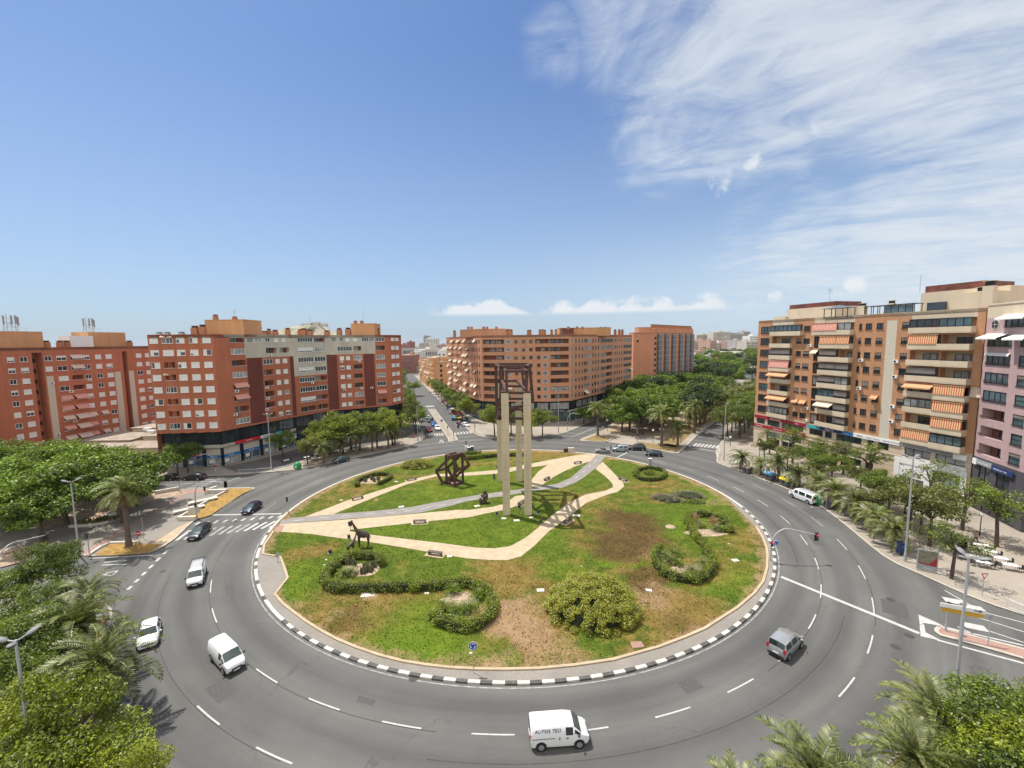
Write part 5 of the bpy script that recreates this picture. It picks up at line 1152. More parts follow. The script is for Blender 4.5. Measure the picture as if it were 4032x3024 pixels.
def mural_mat():
  m = bpy.data.materials.new('abstract_mural'); m.use_nodes = True; k = NT(m.node_tree); b = k.n['Principled BSDF']; b.inputs['Roughness'].default_value = 0.8
  P_ = k.node('ShaderNodeTexCoord').outputs['Object']; n1 = k.noise(P_,0.8,4,0.6,2.2); n2 = k.noise(k.vmath('ADD',P_,(7,3,1)),1.2,5,0.6,1.5)
  c = k.ramp(n1,[(0.30,(0.04,0.035,0.035)),(0.42,(0.30,0.27,0.27)),(0.5,(0.10,0.30,0.10)),(0.56,(0.50,0.28,0.22)),(0.62,(0.15,0.35,0.34)),(0.72,(0.42,0.36,0.08))])
  k.link(k.mix(k.smooth(n2,0.5,0.62),c,(0.045,0.04,0.04)),b.inputs['Base Color']); return m
q = MB(); q.box((0,0,0),(3.9,0.12,4.7)); obj('mural',q.mesh('mural',mural_mat()),Eb.root,SE.at(42.85,2.5,0.2) - Eb.o,SE.rz)
# roof terraces
def ehouse(u0,u1,back_,dep,z0,z1,m,name='penthouse'):
  q = MB(); q.box((0,0,(z1 - z0) / 2),(u1 - u0,dep,z1 - z0)); c = SE.at((u0 + u1) / 2,z0,-back_ - dep / 2); obj(name,q.mesh(name,M_[m]),Eb.root,c - Eb.o,SE.rz)
ehouse(4,17,5,9,34.2,37.4,'beige'); ehouse(4.5,16.6,5.3,8.4,37.4,38.5,'rustband','cornice'); ehouse(1,4.5,4,4,34.2,35.6,'beige')
ehouse(32.5,45.5,7,9,34.2,38.6,'beige'); ehouse(33,42,7.3,8.4,38.6,39.9,'rustband','cornice'); ehouse(39,45.6,3,8,34.2,37.6,'beige'); ehouse(36.2,39.0,2.5,4,34.2,36.3,'glass','glazed_terrace')
q = MB()
for x in (0,2.6,5.2): q.box((x,0,1.05),(0.12,0.12,2.1)); q.box((x,-2.2,1.05),(0.12,0.12,2.1))
q.add([(-0.5,0.5,2.1),(5.7,0.5,2.1),(5.7,-2.7,2.1),(-0.5,-2.7,2.1),(2.6,-1.1,2.9)],[(0,1,4),(1,2,4),(2,3,4),(3,0,4),(3,2,1,0)],1)
obj('pergola',q.mesh('pergola',[M_['dark_frame'],M_['grille']]),Eb.root,SE.at(18.2,34.3,-2) - Eb.o,SE.rz)
q = MB()
for i in range(8): q.box((i * 1.25,0,1.0),(0.1,0.1,2.0)); q.box((i * 1.25,2.5,1.0),(0.1,0.1,2.0))
q.box((4.4,1.2,2.05),(9.2,2.9,0.1));
for i in range(3,7): q.box((i * 1.25 + 0.62,0,1.1),(1.1,0.05,1.5),1)
obj('pergola',q.mesh('pergola',[M_['dark_frame'],M_['glass_blue']]),Eb.root,SE.at(26.0,34.3,-1.2) - Eb.o,SE.rz)
for u,bk,h,w in ((25.3,1.6,2.9,1.2),(30.4,2.2,3.0,1.1),(43.2,4,4.2,1.2),(45.5,1.5,4.9,1.4)): c = SE.at(u,0,-bk); Eb.chimney(c.x,c.y,34.2,h,w,'beige',SE.rz)
c = SE.at(14.5,0,-6); Eb.aerial(c.x,c.y,38.4,3.2); c = SE.at(33.4,0,-5); Eb.aerial(c.x,c.y,38.6,3.4)
for r_ in range(1,8):
  for u in (15.2,26.9,33.4):
    if re_.random() < .3: Eb.aircon(SE,u,FE[r_] - .35)
Eb.finish()

# ---------------------------------------------------------------- pink brick tower at the right edge
K0,K1 = Vector((80.15,72.5)),Vector((77.0,62.2)); SK = Seg(K0,K1); SK2 = Seg(K1,Vector((84,55.5)))
Kb = Building('apartment_building','pink brick tower with round window and dark grey brick base at the right edge',(82,64),['brickPink','slate','recess','dark','beige','roof','precast'])
ops = []; FK = [ZE + 1.0 + 3.03 * i for i in range(8)][::-1]; ZKT = 35.2
kz = SK.L; sc_ = kz / 10.8
for r_,z in enumerate(FK):
  a,b = 0.7,5.6; c_,d_ = 7.2,9.3
  if r_ == 0: a,b = 3.9,8.6
  if r_ <= 4 or r_ == 0:
    ops.append(dict(u0=a,u1=b,z0=z - 0.2,z1=z + 1.5,depth=0.2)); Kb.win(SK,a,z - 0.2,b - a,1.7,4,'dark_frame','glass_blue',0,bars=0); Kb.rail(SK,a - 0.2,b + 0.1,z + 0.15,'dark_frame',0.1)
  else:
    ops.append(dict(u0=a + 0.2,u1=b,z0=z - 0.4,z1=z + 1.5,depth=1.6,back='recess')); Kb.win(SK,a + 1.9,z - 0.6,2.2,2.0,2,'dark_frame','glass',0,out=-1.5,sill=False); Kb.rail(SK,a - 0.2,b + 0.1,z + 0.15,'dark_frame',0.1)
  if r_ > 0: ops.append(dict(u0=c_,u1=d_,z0=z - 0.2,z1=z + 1.45,depth=0.2)); Kb.win(SK,c_,z - 0.2,d_ - c_,1.65,1,'dark_frame','glass_blue',0.3 if r_ % 2 else 0,'shutter_grey',bars=1)
Kb.wall(SK,ZE,ZKT,ops,'brickPink',(),(ZKT - 2.4,),lambda u,z: 'greycon_' if False else ('beige' if z > ZKT - 2.4 else 'brickPink'))
q = MB(); q.disc((0,-0.02,0),(0,1,0),0.85,20,0,0.08); q.disc((0,-0.05,0),(0,1,0),0.7,20,1,0.1); q.box((0,-0.12,0),(1.4,0.04,0.06),0); q.box((0,-0.12,0),(0.06,0.04,1.4),0)
obj('round_window',q.mesh('round_window',[M_['precast'],M_['glass']]),Kb.root,SK.at(2.0,FK[0] + 0.3,0.02) - Kb.o,SK.rz)
Kb.awn(SK,0.4,FK[1] + 1.75,4.4,'awn_white',1.5,0.6); Kb.awn(SK,5.9,FK[1] + 1.6,4.0,'awn_white',1.5,0.6); Kb.awn(SK,3.6,FK[0] + 1.7,5.5,'awn_white',1.2,0.5); Kb.awn(SK,0.6,FK[2] + 1.6,5,'awn_white',0.25,0.15)
ops = [dict(u0=1.4,u1=3.9,z0=5.6,z1=8.0,depth=0.3),dict(u0=5.2,u1=7.8,z0=5.6,z1=8.0,depth=0.3),dict(u0=0.9,u1=9.4,z0=0.3,z1=4.6,depth=0.6)]
for a,b,z_,h_ in ((1.4,3.9,5.6,2.4),(5.2,7.8,5.6,2.4),(0.9,9.4,0.3,4.3)):
  o = window_mesh(b - a,h_,2 if h_ < 3 else 5,'dark_frame','glass',0,None,h_ < 3,1); fo = obj('shop_window',o[0],Kb.root,SK.at(a,z_,-0.1) - Kb.o,SK.rz); obj('pane',o[1],fo)
Kb.wall(SK,0,ZE,ops,'slate'); Kb.wall(SK2,0,ZE,(),'slate'); Kb.wall(SK2,ZE,ZKT,(),'brickPink')
signboard(Kb,SK,0.3,1.2,7.9,8.9,'white',[],0.25); signboard(Kb,SK,1.2,4.5,8.1,8.9,'signgrey',[('Centro Medico',0.06,0.4)],0.25); signboard(Kb,SK,4.6,8.8,7.9,8.8,'navy',[('Rehabilitacion  Fisio',0.08,0.34)],0.25)
for a,b in zip([Vector((84,55.5)),Vector((98,62)),Vector((97,78))],[Vector((98,62)),Vector((97,78)),K0]): Kb.wall(Seg(a,b),0,ZKT,(),'brickPink')
Kb.poly([K0,K1,Vector((84,55.5)),Vector((98,62)),Vector((97,78))],ZKT - 0.6,ZKT - 0.3,'roof','roof')
Kb.finish()
# ================================================================ vegetation
npr = np.random.default_rng(5)
def quads(name,C_,A_,B_,mat_):
  "n leaf faces from centres and two half axes"
  n = len(C_); v = np.empty((n,4,3),np.float32); v[:,0] = C_ - A_ - B_ * 0.2; v[:,1] = C_ - B_ * 0.9 + A_ * 0.1; v[:,2] = C_ + A_; v[:,3] = C_ + B_ * 0.9 - A_ * 0.1
  me = bpy.data.meshes.new(name); me.vertices.add(4 * n); me.vertices.foreach_set('co',v.reshape(-1)); me.loops.add(4 * n); me.loops.foreach_set('vertex_index',np.arange(4 * n,dtype=np.int32))
  me.polygons.add(n); me.polygons.foreach_set('loop_start',np.arange(0,4 * n,4,dtype=np.int32)); me.polygons.foreach_set('loop_total',np.full(n,4,np.int32)); me.materials.append(mat_); me.update(calc_edges=True); return me
def unit(n):
  d = npr.normal(size=(n,3)); return d / np.linalg.norm(d,axis=1)[:,None]
def leafcloud(name,cents,rads,per,size,mat_,flat=0.75,up=0.55,inside=0.35):
  "leaves spread through a set of clumps"
  Cs,As,Bs = [],[],[]
  for c,r in zip(cents,rads):
    n = max(8,int(per * r * r)); d = unit(n); d[:,2] = d[:,2] * 0.8 + 0.18
    rr = r * (inside + (1 - inside) * npr.random(n) ** 0.45); p = np.array(c) + d * rr[:,None] * np.array([1,1,flat])
    nr = d * 0.55 + unit(n) * 0.65 + np.array([0,0,up]); nr /= np.linalg.norm(nr,axis=1)[:,None]
    t = np.cross(nr,unit(n)); t /= np.linalg.norm(t,axis=1)[:,None] + 1e-6; b = np.cross(nr,t); s = size * (0.6 + 0.8 * npr.random(n))[:,None]
    Cs.append(p); As.append(t * s); Bs.append(b * s * 0.62)
  return quads(name,np.concatenate(Cs),np.concatenate(As),np.concatenate(Bs),mat_)
L_ficus = leafmat('ficus_leaves',(0.014,0.034,0.005),(0.200,0.310,0.016),0.30)
L_lime = leafmat('lime_green_leaves',(0.036,0.062,0.005),(0.310,0.370,0.020),0.38)
L_mid = leafmat('mid_green_leaves',(0.022,0.044,0.006),(0.195,0.265,0.022),0.35)
L_olive = leafmat('olive_leaves',(0.040,0.050,0.010),(0.205,0.230,0.040),0.35)
L_pine = leafmat('dark_pine_needles',(0.010,0.026,0.008),(0.050,0.090,0.018),0.2)
L_palm = leafmat('palm_fronds',(0.030,0.046,0.012),(0.235,0.265,0.080),0.25)
L_hedge = leafmat('hedge_leaves',(0.030,0.050,0.005),(0.270,0.320,0.020),0.3)
L_shrub = leafmat('yellow_green_shrub_leaves',(0.055,0.075,0.008),(0.39,0.40,0.050),0.3)
L_bloom = leafmat('pinkish_flower_heads',(0.26,0.20,0.13),(0.46,0.38,0.26),0.2)
L_grey = leafmat('grey_brown_twigs',(0.10,0.09,0.062),(0.33,0.29,0.20),0.2)
L_dry = leafmat('dry_brown_fronds',(0.12,0.07,0.03),(0.32,0.19,0.08),0.2)

def tree_proto(kind,seed):
  "crown and trunk meshes of a tree about 7 to 9 m tall, standing at the origin"
  r = random.Random(seed); global npr; npr = np.random.default_rng(seed)
  P = dict(ficus=(4.6,2.5,5.4,44,1.45,130,0.18,L_ficus),lime=(3.4,2.4,5.2,36,1.15,250,0.105,L_lime),mid=(3.9,2.0,5.6,42,1.15,230,0.11,L_mid),
      olive=(3.6,1.7,4.8,38,1.05,120,0.125,L_olive),sparse=(2.4,1.6,4.6,24,0.85,120,0.105,L_mid),pine=(4.2,2.0,6.5,30,1.4,80,0.2,L_pine))[kind]
  R_,Hh,zc_,n,cr_,per,ls,m = P; cents,rads = [],[]
  for i in range(n):
    a = r.uniform(0,2 * math.pi); t = r.random() ** 0.55; e = r.uniform(-0.75,1.0)
    k = math.sqrt(max(0,1 - e * e * 0.8)); lob = 1 + 0.18 * math.sin(3 * a + seed)
    cents.append((R_ * t * k * lob * math.cos(a),R_ * t * k * lob * math.sin(a),zc_ + Hh * e * (0.55 + 0.45 * t))); rads.append(cr_ * r.uniform(0.62,1.15))
  cm = leafcloud('crown',cents,rads,per,ls,m)
  tb = MB(); h0 = zc_ - Hh * 0.75; tr = 0.26 if kind in ('ficus','pine') else 0.17
  lean = (r.uniform(-.25,.25),r.uniform(-.25,.25)); top = (lean[0],lean[1],h0)
  tb.tube([(0,0,-0.1),(lean[0] * .3,lean[1] * .3,h0 * 0.4),top],[tr * 1.25,tr,tr * 0.8],7)
  for c in sorted(cents,key=lambda c: c[2])[:: 2 if n > 20 else 1][:14]:
    q = Vector(c); p0 = Vector(top); mid_ = p0.lerp(q,0.5) + Vector((0,0,0.25)); tb.tube([p0 - Vector((0,0,0.2)),mid_,q],[tr * 0.55,tr * 0.32,tr * 0.12],5)
  return cm,tb.mesh('trunk',M_['bark'],True)
def palm_proto(h,seed,frl=3.0,nf=36,skirt=8,tr=0.26):
  r = random.Random(seed); tb = MB(); lean = (r.uniform(-.2,.2),r.uniform(-.2,.2))
  k = 16; pts,rr = [],[]
  for i in range(k):
    t = i / (k - 1); pts.append((lean[0] * t * t,lean[1] * t * t,h * t - 0.05)); rr.append(tr * (1.35 - 0.45 * min(1,t * 4) + (0.25 if t > 0.86 else 0)) * (1.07 if i % 2 else 0.95))
  tb.tube(pts,rr,9);
  C_,A_,B_,dC,dA,dB = [],[],[],[],[],[]; top = np.array([lean[0],lean[1],h])
  for f in range(nf + skirt):
    dead = f >= nf; a = f * 2.39996 + r.uniform(-.2,.2); e = rad(r.uniform(-48,-30)) if dead else rad(82 - 100 * (f / nf) ** 0.9 + r.uniform(-9,9)); L = frl * (0.7 if dead else r.uniform(0.85,1.1)) * (0.82 if f < 6 else 1)
    hd = np.array([math.cos(a),math.sin(a),0.0]); side = np.array([-math.sin(a),math.cos(a),0.0]); p = top.copy(); ang = e; n = 13; st = L / n; droop = rad(6.2 if not dead else 5)
    for i in range(n):
      d = hd * math.cos(ang) + np.array([0,0,1.0]) * math.sin(ang); t = (i + 0.5) / n; q = p + d * st * 0.5
      upv = np.cross(side,d); upv = upv if upv[2] > 0 else -upv; ll = 0.62 * math.sin(math.pi * min(1,0.12 + t * 0.86)) ** 0.7 * L / 3.1; tw = 0.35
      lst = (dC,dA,dB) if dead else (C_,A_,B_)
      for s_ in (-1,1):
        for j in (0,0.5):
          ld = side * s_ * 0.80 + d * 0.62 + upv * (tw * (0.6 + 0.4 * r.random())) - np.array([0,0,0.12]); ld /= np.linalg.norm(ld); w = 0.045 * L / 3.1
          wv = np.cross(ld,upv); wv /= np.linalg.norm(wv) + 1e-6
          lst[0].append(q + d * st * j + ld * ll * 0.5); lst[1].append(ld * ll * 0.5); lst[2].append(wv * w + upv * w * 0.4)
      lst[0].append(q); lst[1].append(d * st * 0.55); lst[2].append(side * 0.045)
      p = p + d * st; ang -= droop * (0.6 + 0.8 * t)
  cm = quads('fronds',np.array(C_),np.array(A_),np.array(B_),L_palm); dm = quads('dry_fronds',np.array(dC),np.array(dA),np.array(dB),L_dry) if dC else None
  return cm,tb.mesh('trunk',M_['palmbark'],True),dm
TP = {}
def get_tree(kind,v):
  if (kind,v) not in TP: TP[(kind,v)] = tree_proto(kind,{'ficus': 100,'lime': 200,'mid': 300,'olive': 400,'sparse': 500,'pine': 600}[kind] + v)
  return TP[(kind,v)]
def tree(kind,x,y,sc,label,group=None,v=None,z=SZ,name=None,szz=None):
  v = rng.randrange(3) if v is None else v; cm,tm = get_tree(kind,v)
  o = thing(name or {'ficus': 'ficus_tree','pine': 'pine_tree'}.get(kind,'street_tree'),label,'tree',(x,y,z),rng.uniform(0,6.28),group); o.scale = (sc,sc,szz or sc); obj('crown',cm,o); obj('trunk',tm,o); return o
PP = {}
def palm(x,y,h,sc,label,group=None,z=SZ,v=None):
  key = (min((2.2,3.4,4.8,6.4),key=lambda q: abs(q - h / sc)),rng.randrange(2) if v is None else v)
  if key not in PP: PP[key] = palm_proto(key[0],int(key[0] * 10) + key[1],skirt=10 if key[0] > 3 else 4)
  cm,tm,dm = PP[key]; o = thing('date_palm',label,'palm tree',(x,y,z),rng.uniform(0,6.28),group); o.scale = (sc,sc,sc); obj('fronds',cm,o); obj('trunk',tm,o)
  if dm: obj('dry_fronds',dm,o)
  return o
def palm_px(base,crown_py,sc,label,group=None):
  g = G(*base,SZ); h = Hgt(g,crown_py) - SZ; return palm(g.x,g.y,h,sc,label,group)

# ---- palms on the right-hand pavement, from the avenue corner towards the camera
for i,(b,cy,sc) in enumerate([((2918,1846),1800,.95),((2992,1869),1822,.85),((3066,1896),1828,1.0),((3139,1919),1856,1.0),((3215,1946),1905,.9),((3290,2000),1938,1.05),((3366,2046),1968,1.05),((3440,2097),2040,.95),((3513,2155),2068,1.0)]):
  palm_px(b,cy,sc * 1.22,['stout date palm by the corner of the right pavement, nearest the avenue','short date palm beside the brown lidded bin on the right kerb','date palm with a long bare trunk between blue and yellow lidded bins','date palm behind the white minibus, left of it on the kerb','low date palm hidden behind the parked white minibus','date palm beside the grey bin behind the green bottle bank','date palm with tall bare trunk on the right kerb, third from the blue box','short date palm on the right kerb, second from the blue box','leaning broad date palm next to the blue box on the right kerb'][i],'date palms along the right pavement')
for i,(x,y,h) in enumerate([(3330,2085,2000),(3420,1990,1960)]): pass
# second line of palms and trees on that pavement
TR = [('sparse',3120,1820,1.05,'thin leafy street tree before the stone shopfront, near the dark red sign'),('sparse',3030,1790,.8,'half bare street tree by the round window of the beige stone base'),('sparse',3218,1850,.95,'thin street tree in front of the pale green shop door'),('sparse',3320,1868,.95,'thin street tree before the middle of the beige shop row'),('sparse',3420,1912,1.05,'bright leafy street tree before the grey shop shutters on the right'),
   ('olive',3010,1815,.62,'low olive green tree behind the corner palms on the right pavement'),('olive',3210,1905,.55,'low olive green tree behind the yellow lidded bin'),('olive',3500,2010,.62,'low olive tree below the shop with a round window on the right'),('olive',3580,2085,.85,'broad olive tree behind the tall lamp post on the right pavement'),('olive',3660,2150,.95,'spreading olive tree behind the billboard on the right pavement'),('olive',3560,2050,.75,'olive tree left of the perforated white shopfront'),('sparse',3660,1985,.95,'nearly bare thin tree before the white perforated shopfront'),
   ('sparse',3787,2087,1.05,'slim tree on the right pavement left of the second globe lamp'),('sparse',3923,2152,1.05,'slim tree beside the cafe tables on the right pavement'),('sparse',3746,2279,.85,'dark thin street tree between billboard and cafe tables'),('olive',3100,1852,.62,'low tree behind the palms next to the yellow lidded bin'),('mid',3185,1868,.66,'leafy tree between the palms and the pale shop door'),('mid',3275,1915,.66,'leafy tree right behind the white minibus'),('olive',3385,1962,.72,'olive tree between the kerb palms and the grey shop shutters'),('mid',3475,2015,.70,'leafy tree left of the tall lamp post behind the palms'),('olive',3625,2105,.85,'broad olive tree between billboard and white shopfront'),('sparse',4045,2170,.9,'slim tree cut by the right edge of the picture'),('olive',3430,2060,.6,'low olive tree between the palms of the right pavement')]
for k_,px_,py_,sc,lab in TR: g_ = G(px_,py_,SZ); tree(k_,g_.x,g_.y,sc * 1.28,lab,'street trees on the right pavement')
# row of trees beyond the corner, along the avenue's right kerb
for i in range(9):
  q = Vector((62.5,124.5)) + Vector((0.62,0.80)) * (6.2 * i); tree('mid' if i % 3 else 'olive',q.x,q.y,rng.uniform(1.1,1.3),f'leafy street tree beyond the right corner block, {ORD[i]} from the corner along the avenue kerb','trees along the right kerb of the avenue')
for i in range(6):
  q = Vector((68.5,126.5)) + Vector((0.62,0.80)) * (8 * i); tree('mid',q.x,q.y,rng.uniform(1.0,1.25),f'leafy tree against the side of the right corner block, {ORD[i]} from the corner','trees beside the right corner block')
for i,(px_,py_) in enumerate([(2556,1862),(2575,1868),(2540,1868)]): g_ = G(px_,py_,IZ); o = obj('shrub',leafcloud('foliage',[(rng.uniform(-1,1),rng.uniform(-.5,.5),.4) for _ in range(6)],[.55] * 6,200,.09,L_hedge),None,(g_.x,g_.y,IZ)); tag(o,['low plant in the middle of the oval hedge ring','low plant at the right inside the oval hedge ring','low plant at the left inside the oval hedge ring'][i],'shrub','plants inside the oval hedge')
# ---- palms and trees of the avenue's park strip
for i,(b,cy,sc) in enumerate([((2354,1715),1608,1.35),((2605,1758),1640,1.45),((2668,1757),1668,1.2),((2734,1706),1600,1.35)]):
  palm_px(b,cy,sc,['tall date palm alone on the small grass wedge at the tip of the avenue','large date palm on the grass at the avenue park corner, nearest the black car','smaller date palm on the park corner lawn beside a globe lamp','tall date palm, first of the row along the right carriageway'][i],'date palms of the avenue park')
row = PE[-6:]
pr0,prd = Vector((59.0,139.5)),Vector((0.665,0.747))
for i in range(30):
  q = pr0 + prd * (5.4 * i) + Vector((rng.uniform(-.4,.4),rng.uniform(-.4,.4))); palm(q.x,q.y,rng.uniform(4.6,6.2),rng.uniform(1.15,1.4),f'date palm of the row beside the right carriageway, {ORD[i + 1]} from the roundabout','date palms of the avenue park')
  if i % 2 == 0: q2 = q + Vector((-7.5,5)); palm(q2.x,q2.y,rng.uniform(4.4,6.0),rng.uniform(1.1,1.4),f'date palm of the inner park row, {ORD[i // 2]} from the roundabout','date palms of the avenue park')
lp0,lpd = Vector((32.5,146)),Vector((0.52,0.85))
for i in range(12):
  q = lp0 + lpd * (8 * i); palm(q.x,q.y,rng.uniform(4.4,5.6),rng.uniform(1.1,1.35),f'date palm of the row beside the left carriageway, {ORD[i]} from the roundabout','date palms of the avenue park')
big = [(41.0,132.5,1.45),(47.5,137.5,1.35),(39.5,141.5,1.4),(52.5,146.5,1.3),(46,150,1.35),(35.5,136.5,1.05)]
for i,(x,y,sc) in enumerate(big): tree('ficus',x,y,sc,['huge bright green ficus at the avenue park front, left of the tall palm','dense ficus at the front of the park, just behind the tall palm','dense ficus second in from the park front on its left side','dense ficus behind the front palms on the park right side','dense ficus in the middle of the park, behind the front trees','smaller ficus at the left front edge of the park'][i],'park trees of the avenue')
n_t = 0
for j in range(11):
  for i in range(4):
    t = 16 + j * 15 + rng.uniform(-4,4); s_ = (i - 1.4) * 8.5 + rng.uniform(-2.5,2.5); q = Vector((44,142)) + Vector((0.60,0.80)) * t + Vector((0.80,-0.60)) * s_ * (1 + t * 0.003) + Vector((-0.12,0.05)) * t
    k_ = rng.choice(['ficus','mid','ficus','mid','pine']); tree(k_,q.x,q.y,rng.uniform(1.2,1.55),'leafy park tree standing in the wooded avenue strip behind the front palms','park trees in the wood of the avenue'); n_t += 1
# trees in front of and beside block C on the avenue's left side
for i in range(9):
  q = Vector((25.5,150.5)) + Vector((0.56,0.83)) * (5.6 * i); tree('mid' if i % 2 else 'ficus',q.x,q.y,.72 + .02 * i,f'dark street tree before the salmon block on the avenue kerb, {ORD[i]} from the corner','trees along the avenue side of the salmon block')
for i in range(7):
  q = Vector((56,200)) + Vector((0.5,0.86)) * (8 * i); tree('pine' if i % 2 else 'mid',q.x,q.y,1.15,f'dark tree at the foot of the orange block, {ORD[i]} along its wall','trees at the foot of the orange block')
for i,(px_,py_,k_,sc,lab) in enumerate([(1948,1719,'lime',1.05,'bright lime green tree left of the concrete pillars, before the salmon block'),(2095,1722,'lime',.85,'bright green tree just right of the concrete pillars'),(2136,1716,'lime',.9,'bright green tree second to the right of the concrete pillars'),(1990,1712,'mid',.8,'green tree behind the concrete pillars before the salmon block')]):
  g_ = G(px_,py_,SZ); tree(k_,g_.x,g_.y,sc * 1.25,lab,'trees before the salmon block')
for i,(b,cy) in enumerate([((2013,1713),1650),((2050,1712),1645)]): palm_px(b,cy,.9,['dark palm seen between the front and rear concrete pillars','dark palm behind the rear right concrete pillar'][i],'palms before the salmon block')
# ---- pavement of block B
for i,(px_,py_,k_,sc,lab) in enumerate([(1212,1825,'olive',.78,'yellow green street tree nearest the green bottle bank on the left pavement'),(1248,1808,'lime',.72,'lime tree behind the second cafe table before the bank shops'),(1262,1782,'lime',.95,'lime tree before the long shop sign on the left pavement'),(1352,1787,'lime',1.2,'large lime tree in the middle of the row before the black shops'),(1383,1772,'lime',1.15,'large lime tree right of the middle of the left pavement row'),(1417,1775,'mid',1.1,'mid green tree in the left pavement row'),(1485,1764,'lime',1.1,'lime tree second from the street end of the left pavement row'),(1546,1753,'lime',1.15,'bright yellow green tree at the street end of the left pavement row'),(1115,1804,'mid',.75,'small dark tree right against the bank shopfront'),(1300,1790,'mid',.8,'small tree behind palms before the long shop sign')]):
  g_ = G(px_,py_,SZ); tree(k_,g_.x,g_.y,sc * 1.22,lab,'street trees before the red brick block')
for i,(b,cy) in enumerate([((1276,1823),1762),((1341,1796),1730),((1404,1789),1718),((1467,1777),1700),((1530,1766),1690),((1555,1752),1700)]):
  palm_px(b,cy,1.12,['date palm nearest the green bottle bank on the left pavement','date palm just beyond the parked teal car','date palm third along the left pavement row','date palm fourth along the left pavement row with a thick trunk','date palm fifth along the left pavement row','slim palm last in the left pavement row, by the street corner'][i],'date palms before the red brick block')
# ---- trees of the side street
for i in range(7):
  q = along((-31.5,137),sd,13 * i); tree('mid',q.x,q.y,1.15 if i == 0 else 1.0,f'round street tree on the left side of the side street, {ORD[i]} from the roundabout','street trees on the left of the side street')
for i in range(10):
  q = along((-16.0,157),sd,11.5 * i); tree('mid' if i % 4 else 'lime',q.x - 1.5,q.y,1.2 - .02 * i,f'round street tree on the right side of the side street, {ORD[i]} from the roundabout','street trees on the right of the side street')
# ---- garden on the left, promenade palm
gar = [(-70.5,77.5,'ficus',1.2),(-66.5,70.0,'ficus',1.15),(-75.5,69.5,'ficus',1.3),(-78.5,80.5,'ficus',1.2),(-84,73,'ficus',1.35),(-72.0,62.5,'ficus',1.0),(-87.5,83,'ficus',1.3),(-93,75,'ficus',1.35),(-96.5,86,'mid',1.35),(-102,78,'ficus',1.35),(-106,88,'mid',1.3),(-112,80,'ficus',1.4),(-117,90,'ficus',1.3),(-84,64.5,'ficus',1.2),(-94,66.5,'ficus',1.25),(-80.5,88.5,'mid',1.0),(-89,91,'mid',1.0),(-100,92,'ficus',1.1),(-105,69,'ficus',1.3),(-123,82,'ficus',1.4),(-116,70,'mid',1.3)]
glab = ['dense ficus at the garden edge closest to the promenade palm','dense ficus by the pavement lamp, front of the left garden','bright green ficus second in from the front of the left garden','dark ficus at the right end of the left garden','big ficus in the middle of the left garden','ficus overhanging the flower bed at the front of the left garden']
for i,(x,y,k_,sc) in enumerate(gar): tree(k_,x,y,sc,glab[i] if i < 6 else 'dense evergreen tree within the wooded garden left of the promenade','trees of the left garden' if i < 6 else 'trees deep in the left garden')
for i,(px_,py_,sc) in enumerate([(700,1868,.95),(742,1862,.9)]): g_ = G(px_,py_,SZ); tree('mid',g_.x,g_.y,sc,['street tree over the black parked car at the left bank corner','street tree behind the black parked car near the bank corner'][i],'trees at the left bank corner')
palm_px((508,2152),1940,1.35,'tall date palm alone in the straw bed at the end of the promenade')
for i,(x,y) in enumerate([(-112,101.5),(-91.5,99.0),(-119,98)]): palm(x,y,5.6 if i != 1 else 5.0,1.5 if i != 1 else 1.3,['silvery palm rising above the garden before the left red block','palm rising above the garden before the low flat pavilion','silvery palm at the left edge before the red block'][i],'palms above the left garden')
for i,(px_,py_) in enumerate([(405,2055),(440,2048),(365,2062)]): g_ = G(px_,py_,SZ); cm_ = leafcloud('foliage',[(rng.uniform(-1.6,1.6),rng.uniform(-.8,.8),.45) for _ in range(6)],[.6] * 6,130,.13,L_olive); o = obj('shrub',cm_,None,(g_.x,g_.y,SZ)); tag(o,['low shrub in the middle of the garden bed by the white sign box','low shrub at the right end of the garden bed','low shrub at the left end of the garden bed'][i],'shrub','shrubs in the garden bed')
# ---- foreground left
def at_crown(px,py,zc_): return G(px,py,zc_)
for i,(px_,py_,zc_,k_,sc,lab) in enumerate([(215,2225,5.5,'mid',.92,'tree over the near left pavement corner, farthest of that clump'),(70,2285,5.5,'mid',1.0,'tree at the left picture edge just behind the near pavement clump'),(150,2335,5.2,'mid',.72,'smaller tree behind the corner palm of the near left pavement'),(40,2430,5.6,'mid',1.0,'olive green tree at the left edge above the near lamp post'),(130,2500,5.4,'mid',.85,'tree behind the near lamp head on the left'),(20,2590,5.6,'mid',1.05,'olive green tree below the near lamp head at the left edge'),(130,2640,5.0,'mid',.85,'olive green tree between near palms and the lamp pole'),(360,2900,5.4,'lime',.98,'bright lime green tree bottom left, closest to the road'),(230,2900,5.4,'lime',1.05,'bright lime green tree at the bottom left, beside the lamp pole'),(60,2800,5.4,'lime',1.0,'tree in the bottom left corner behind the lamp pole'),(490,2985,5.0,'lime',.72,'small lime tree at the lower picture edge next to the road'),(60,3010,5.8,'lime',1.1,'lime tree cut by the bottom left corner of the picture')]):
  g_ = at_crown(px_,py_,zc_); tree(k_,g_.x,g_.y,sc * (.80,.95,.86)[i % 3],lab,'trees of the near left pavement',szz=sc * (1.12,.88,1.0,.8)[i % 4])
for i,(px_,py_,h,sc) in enumerate([(352,2335,4.0,1.15),(305,2490,4.6,1.55),(400,2640,4.4,1.5),(270,2730,4.2,1.3)]):
  g_ = G(px_,py_,h + SZ); palm(g_.x,g_.y,h,sc,['small date palm at the near left pavement corner','large dark date palm leaning over the near left kerb','date palm over the yellow bins on the near left kerb','date palm among the lime trees on the near left pavement'][i],'date palms of the near left kerb')
